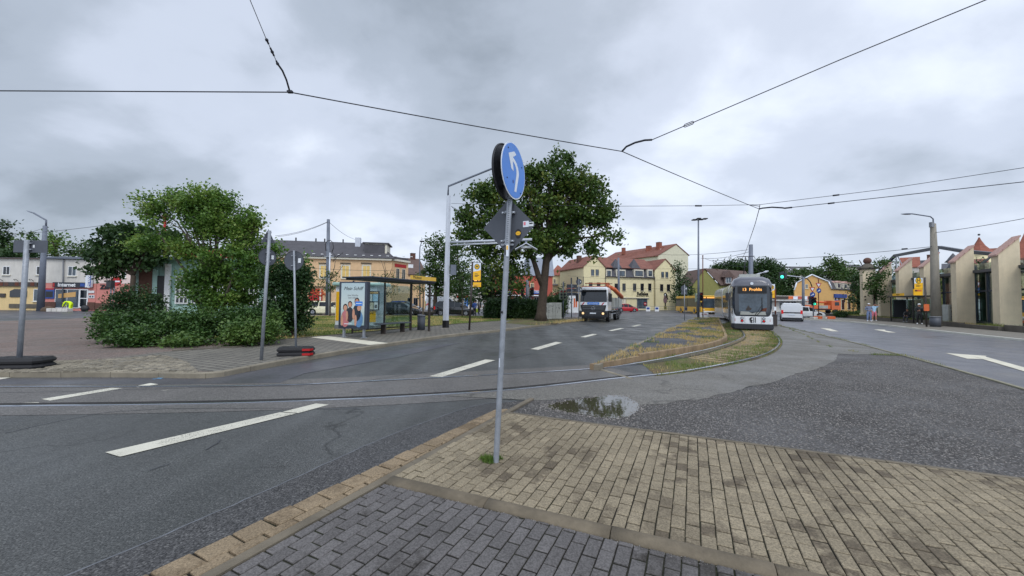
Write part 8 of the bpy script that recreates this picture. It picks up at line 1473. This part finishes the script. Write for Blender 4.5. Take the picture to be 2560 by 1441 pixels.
for l, a, b_ in (('span wire left of the steel mast sagging to the evergreen bush', (819, 555, 38), (688, 590, 40)), ('lower span wire left of the steel mast', (819, 556, 38), (695, 592, 41)), ('span wire right of the steel mast going down to the tan roof', (823, 556, 38), (888, 599, 52)), ('wire from the left edge rising to the airy tree', (20, 586, 44), (412, 540, 30)), ('short wire pair behind the left concrete mast', (20, 586, 44), (110, 570, 45)), ('thin wire past the tall pale house towards the tram', (1640, 636, 50), (1870, 625, 34)), ('thin wire crossing from the lamp to the catenary mast', (1752, 646, 42), (1876, 629, 34)), ('wire fanning right from the rusty post', (1757, 645, 42), (1880, 668, 36)), ('wire from the catenary mast down to the signal gantry', (1882, 668, 36), (1955, 700, 56)), ('rusty wire across the yellow house roofs', (2042, 678, 47), (2130, 722, 60)), ('faint wire above the cream shop roof', (1430, 662, 60), (1750, 672, 42)), ('faint wire over the cream shop windows', (1420, 690, 60), (1750, 700, 42)), ('lower faint wire over the cream shop front', (1420, 712, 60), (1750, 722, 45)), ('span wire in front of the tan house upper windows', (700, 662, 42), (990, 676, 44)), ('rusty cable behind the hexagonal mast', (985, 680, 44), (1200, 700, 44))):
    wire(l, sag(P(*a), P(*b_), .25), .017 if 'faint' not in l else .012, name='span_wire')
T = thing('post', 'thin rusty red post behind the tall dark mast', 'post', gnd(1757, 43, 0)); mb = MB(); mb.tube([(0, 0, 0), P(1757, 640, 43) - gnd(1757, 43, 0)], .05, 'rust', 6); mb.build('shaft', T); mb = MB(); t = P(1757, 640, 43) - gnd(1757, 43, 0); mb.sphere(t, .08, 'rust', 8); mb.build('cap', T)
T = thing('red_mast_top', 'red flared mast head poking out above the airy tree', 'mast', gnd(412, 30, .1)); b = T.location; mb = MB(); mb.tube([(0, 0, 0), P(412, 560, 30) - b, P(412, 545, 30) - b, P(412, 538, 30) - b], [.1, .09, .12, .22], 'red', 10); mb.build('shaft', T)
# ------------------------------------------------------------ light and sky
w = bpy.data.worlds.new('World'); sc.world = w; w.use_nodes = True; nt = w.node_tree; bg = nt.nodes['Background']; out = nt.nodes['World Output']
SUN_EL, SUN_AZ = R(52), R(35)
sky = nt.nodes.new('ShaderNodeTexSky'); sky.sky_type = 'NISHITA'; sky.sun_disc = False; sky.sun_elevation = SUN_EL; sky.sun_rotation = SUN_AZ
nt.links.new(sky.outputs[0], bg.inputs[0]); bg.inputs[1].default_value = .1
tc = nn(nt, 'ShaderNodeTexCoord').outputs['Generated']; sp = nn(nt, 'ShaderNodeSeparateXYZ'); nt.links.new(tc, sp.inputs[0])
den = nn(nt, 'ShaderNodeMath', operation='ADD'); den.inputs[1].default_value = .42
mx0 = nn(nt, 'ShaderNodeMath', operation='MAXIMUM'); mx0.inputs[1].default_value = 0; nt.links.new(sp.outputs[2], mx0.inputs[0]); nt.links.new(mx0.outputs[0], den.inputs[0])
cx = nn(nt, 'ShaderNodeCombineXYZ')
for i in (0, 1):
    d_ = nn(nt, 'ShaderNodeMath', operation='DIVIDE'); nt.links.new(sp.outputs[i], d_.inputs[0]); nt.links.new(den.outputs[0], d_.inputs[1]); nt.links.new(d_.outputs[0], cx.inputs[i])
mp = nn(nt, 'ShaderNodeMapping'); mp.inputs['Location'].default_value = (4.3, 2.2, 0); mp.inputs['Scale'].default_value = (1, 1.15, 1); nt.links.new(cx.outputs[0], mp.inputs[0]); cv = mp.outputs[0]
n1 = noi(nt, 1.0, 3, cv, .5, .1); n2 = noi(nt, 2.5, 7, cv, .54, .15)
ad = nn(nt, 'ShaderNodeMath', operation='MULTIPLY_ADD'); ad.inputs[1].default_value = .40; nt.links.new(n2, ad.inputs[0])
m3 = nn(nt, 'ShaderNodeMath', operation='MULTIPLY_ADD'); m3.inputs[1].default_value = .62; nt.links.new(n1, m3.inputs[0]); nt.links.new(m3.outputs[0], ad.inputs[2])
# thinner cloud to the right, thicker cloud bank overhead
def lobe(v, a, b, k):
    dt = nn(nt, 'ShaderNodeVectorMath', operation='DOT_PRODUCT'); nt.links.new(tc, dt.inputs[0]); dt.inputs[1].default_value = Vector(v).normalized()
    return mr(nt, dt.outputs['Value'], a, b, 0, k)
l1 = lobe((.62, .78, .38), .80, 1.0, .16); l2 = lobe((.02, .80, .58), .86, 1.0, -.10); l3 = lobe((-.75, .62, .33), .84, 1.0, -.05); l4 = lobe((-.25, .95, .12), .86, 1.0, .08)
prev = None
for l_ in (l1, l2, l3, l4):
    if prev is None: prev = l_; continue
    q = nn(nt, 'ShaderNodeMath', operation='ADD'); nt.links.new(prev, q.inputs[0]); nt.links.new(l_, q.inputs[1]); prev = q.outputs[0]
nt.links.new(prev, m3.inputs[2])
cr = nn(nt, 'ShaderNodeValToRGB'); cr.color_ramp.interpolation = 'EASE'; nt.links.new(mr(nt, ad.outputs[0], .36, .70, 0, 1), cr.inputs[0])
el = cr.color_ramp.elements; el[0].position = 0; el[0].color = (*S(139, 149, 161), 1); el[1].position = 1; el[1].color = (*S(221, 229, 243), 1)
for p_, c_ in ((.3, S(166, 176, 190)), (.62, S(192, 201, 217))): e = el.new(p_); e.color = (*c_, 1)
# haze near the horizon and the brighter zenith of an overcast day
hz = nn(nt, 'ShaderNodeMix', data_type='RGBA'); nt.links.new(mr(nt, mx0.outputs[0], 0, .14, .7, 0), hz.inputs[0]); nt.links.new(cr.outputs[0], hz.inputs[6]); hz.inputs[7].default_value = (*S(192, 201, 215), 1)
zen = mr(nt, sp.outputs[2], .66, .9, 1.0, ZEN)
bk = mr(nt, sp.outputs[1], -.15, .25, 1.75, 1.0)     # unseen sky behind the camera brightened to light the upright faces
cl = mult(nt, hz.outputs[2], [zen, bk])
bg2 = nn(nt, 'ShaderNodeBackground'); nt.links.new(cl, bg2.inputs[0]); bg2.inputs[1].default_value = 1.0
ms = nn(nt, 'ShaderNodeMixShader'); ms.inputs[0].default_value = .93; nt.links.new(bg.outputs[0], ms.inputs[1]); nt.links.new(bg2.outputs[0], ms.inputs[2]); nt.links.new(ms.outputs[0], out.inputs[0])
w.cycles.sampling_method = 'MANUAL'; w.cycles.sample_map_resolution = 512
sl = bpy.data.lights.new('sun', 'SUN'); sl.energy = 1.1; sl.angle = R(28); sl.color = (1, .97, .93); so = bpy.data.objects.new('sun', sl); COL.objects.link(so)
so.rotation_euler = Vector((.15, -.62, math.sin(SUN_EL))).to_track_quat('Z', 'Y').to_euler()
sc.view_settings.view_transform = 'Standard'; sc.view_settings.look = 'None'; sc.view_settings.exposure = .36; sc.view_settings.gamma = 1
sc.render.engine = 'CYCLES'; sc.cycles.use_denoising = True; sc.cycles.max_bounces = 6; sc.cycles.transparent_max_bounces = 12
sc.cycles.caustics_reflective = False; sc.cycles.caustics_refractive = False; sc.cycles.use_adaptive_sampling = True

# every loose piece of these part meshes becomes a part of its own
for o in [x for x in COL.objects if x.type == 'MESH' and x.parent and x.name.split('.')[0] in ('sticker', 'bolt', 'brace', 'display_text', 'poster_note', 'yellow_panel', 'bumper', 'door', 'graffiti', 'bracket', 'picket', 'side_window', 'rail', 'pillars', 'mullions', 'wall_frame', 'side_wall', 'bellows')]:
    bm = bmesh.new(); bm.from_mesh(o.data); bm.verts.ensure_lookup_table(); seen = {}; k = 0
    for v in bm.verts:
        if v.index in seen: continue
        st = [v]; seen[v.index] = k
        while st:
            q = st.pop()
            for e in q.link_edges:
                z = e.other_vert(q)
                if z.index not in seen: seen[z.index] = k; st.append(z)
        k += 1
    if k < 2 or k > 40: bm.free(); continue
    base = o.name.split('.')[0]
    for i in range(k):
        vi = [v.index for v in bm.verts if seen[v.index] == i]; mp_ = {a: b for b, a in enumerate(vi)}; fs = [f for f in bm.faces if f.verts[0].index in mp_]
        me = bpy.data.meshes.new(base); me.from_pydata([bm.verts[j].co[:] for j in vi], [], [[mp_[v.index] for v in f.verts] for f in fs]); me.polygons.foreach_set('material_index', [f.material_index for f in fs])
        for m in o.data.materials: me.materials.append(m)
        c = bpy.data.objects.new(base, me); COL.objects.link(c); c.parent = o.parent; c.matrix_basis = o.matrix_basis.copy()
        for ch in [x for x in COL.objects if x.parent == o]: ch.parent = c
        for md in o.modifiers: n_ = c.modifiers.new(md.name, md.type); n_.width = md.width; n_.segments = md.segments; n_.limit_method = md.limit_method; n_.angle_limit = md.angle_limit
    bm.free(); bpy.data.objects.remove(o)
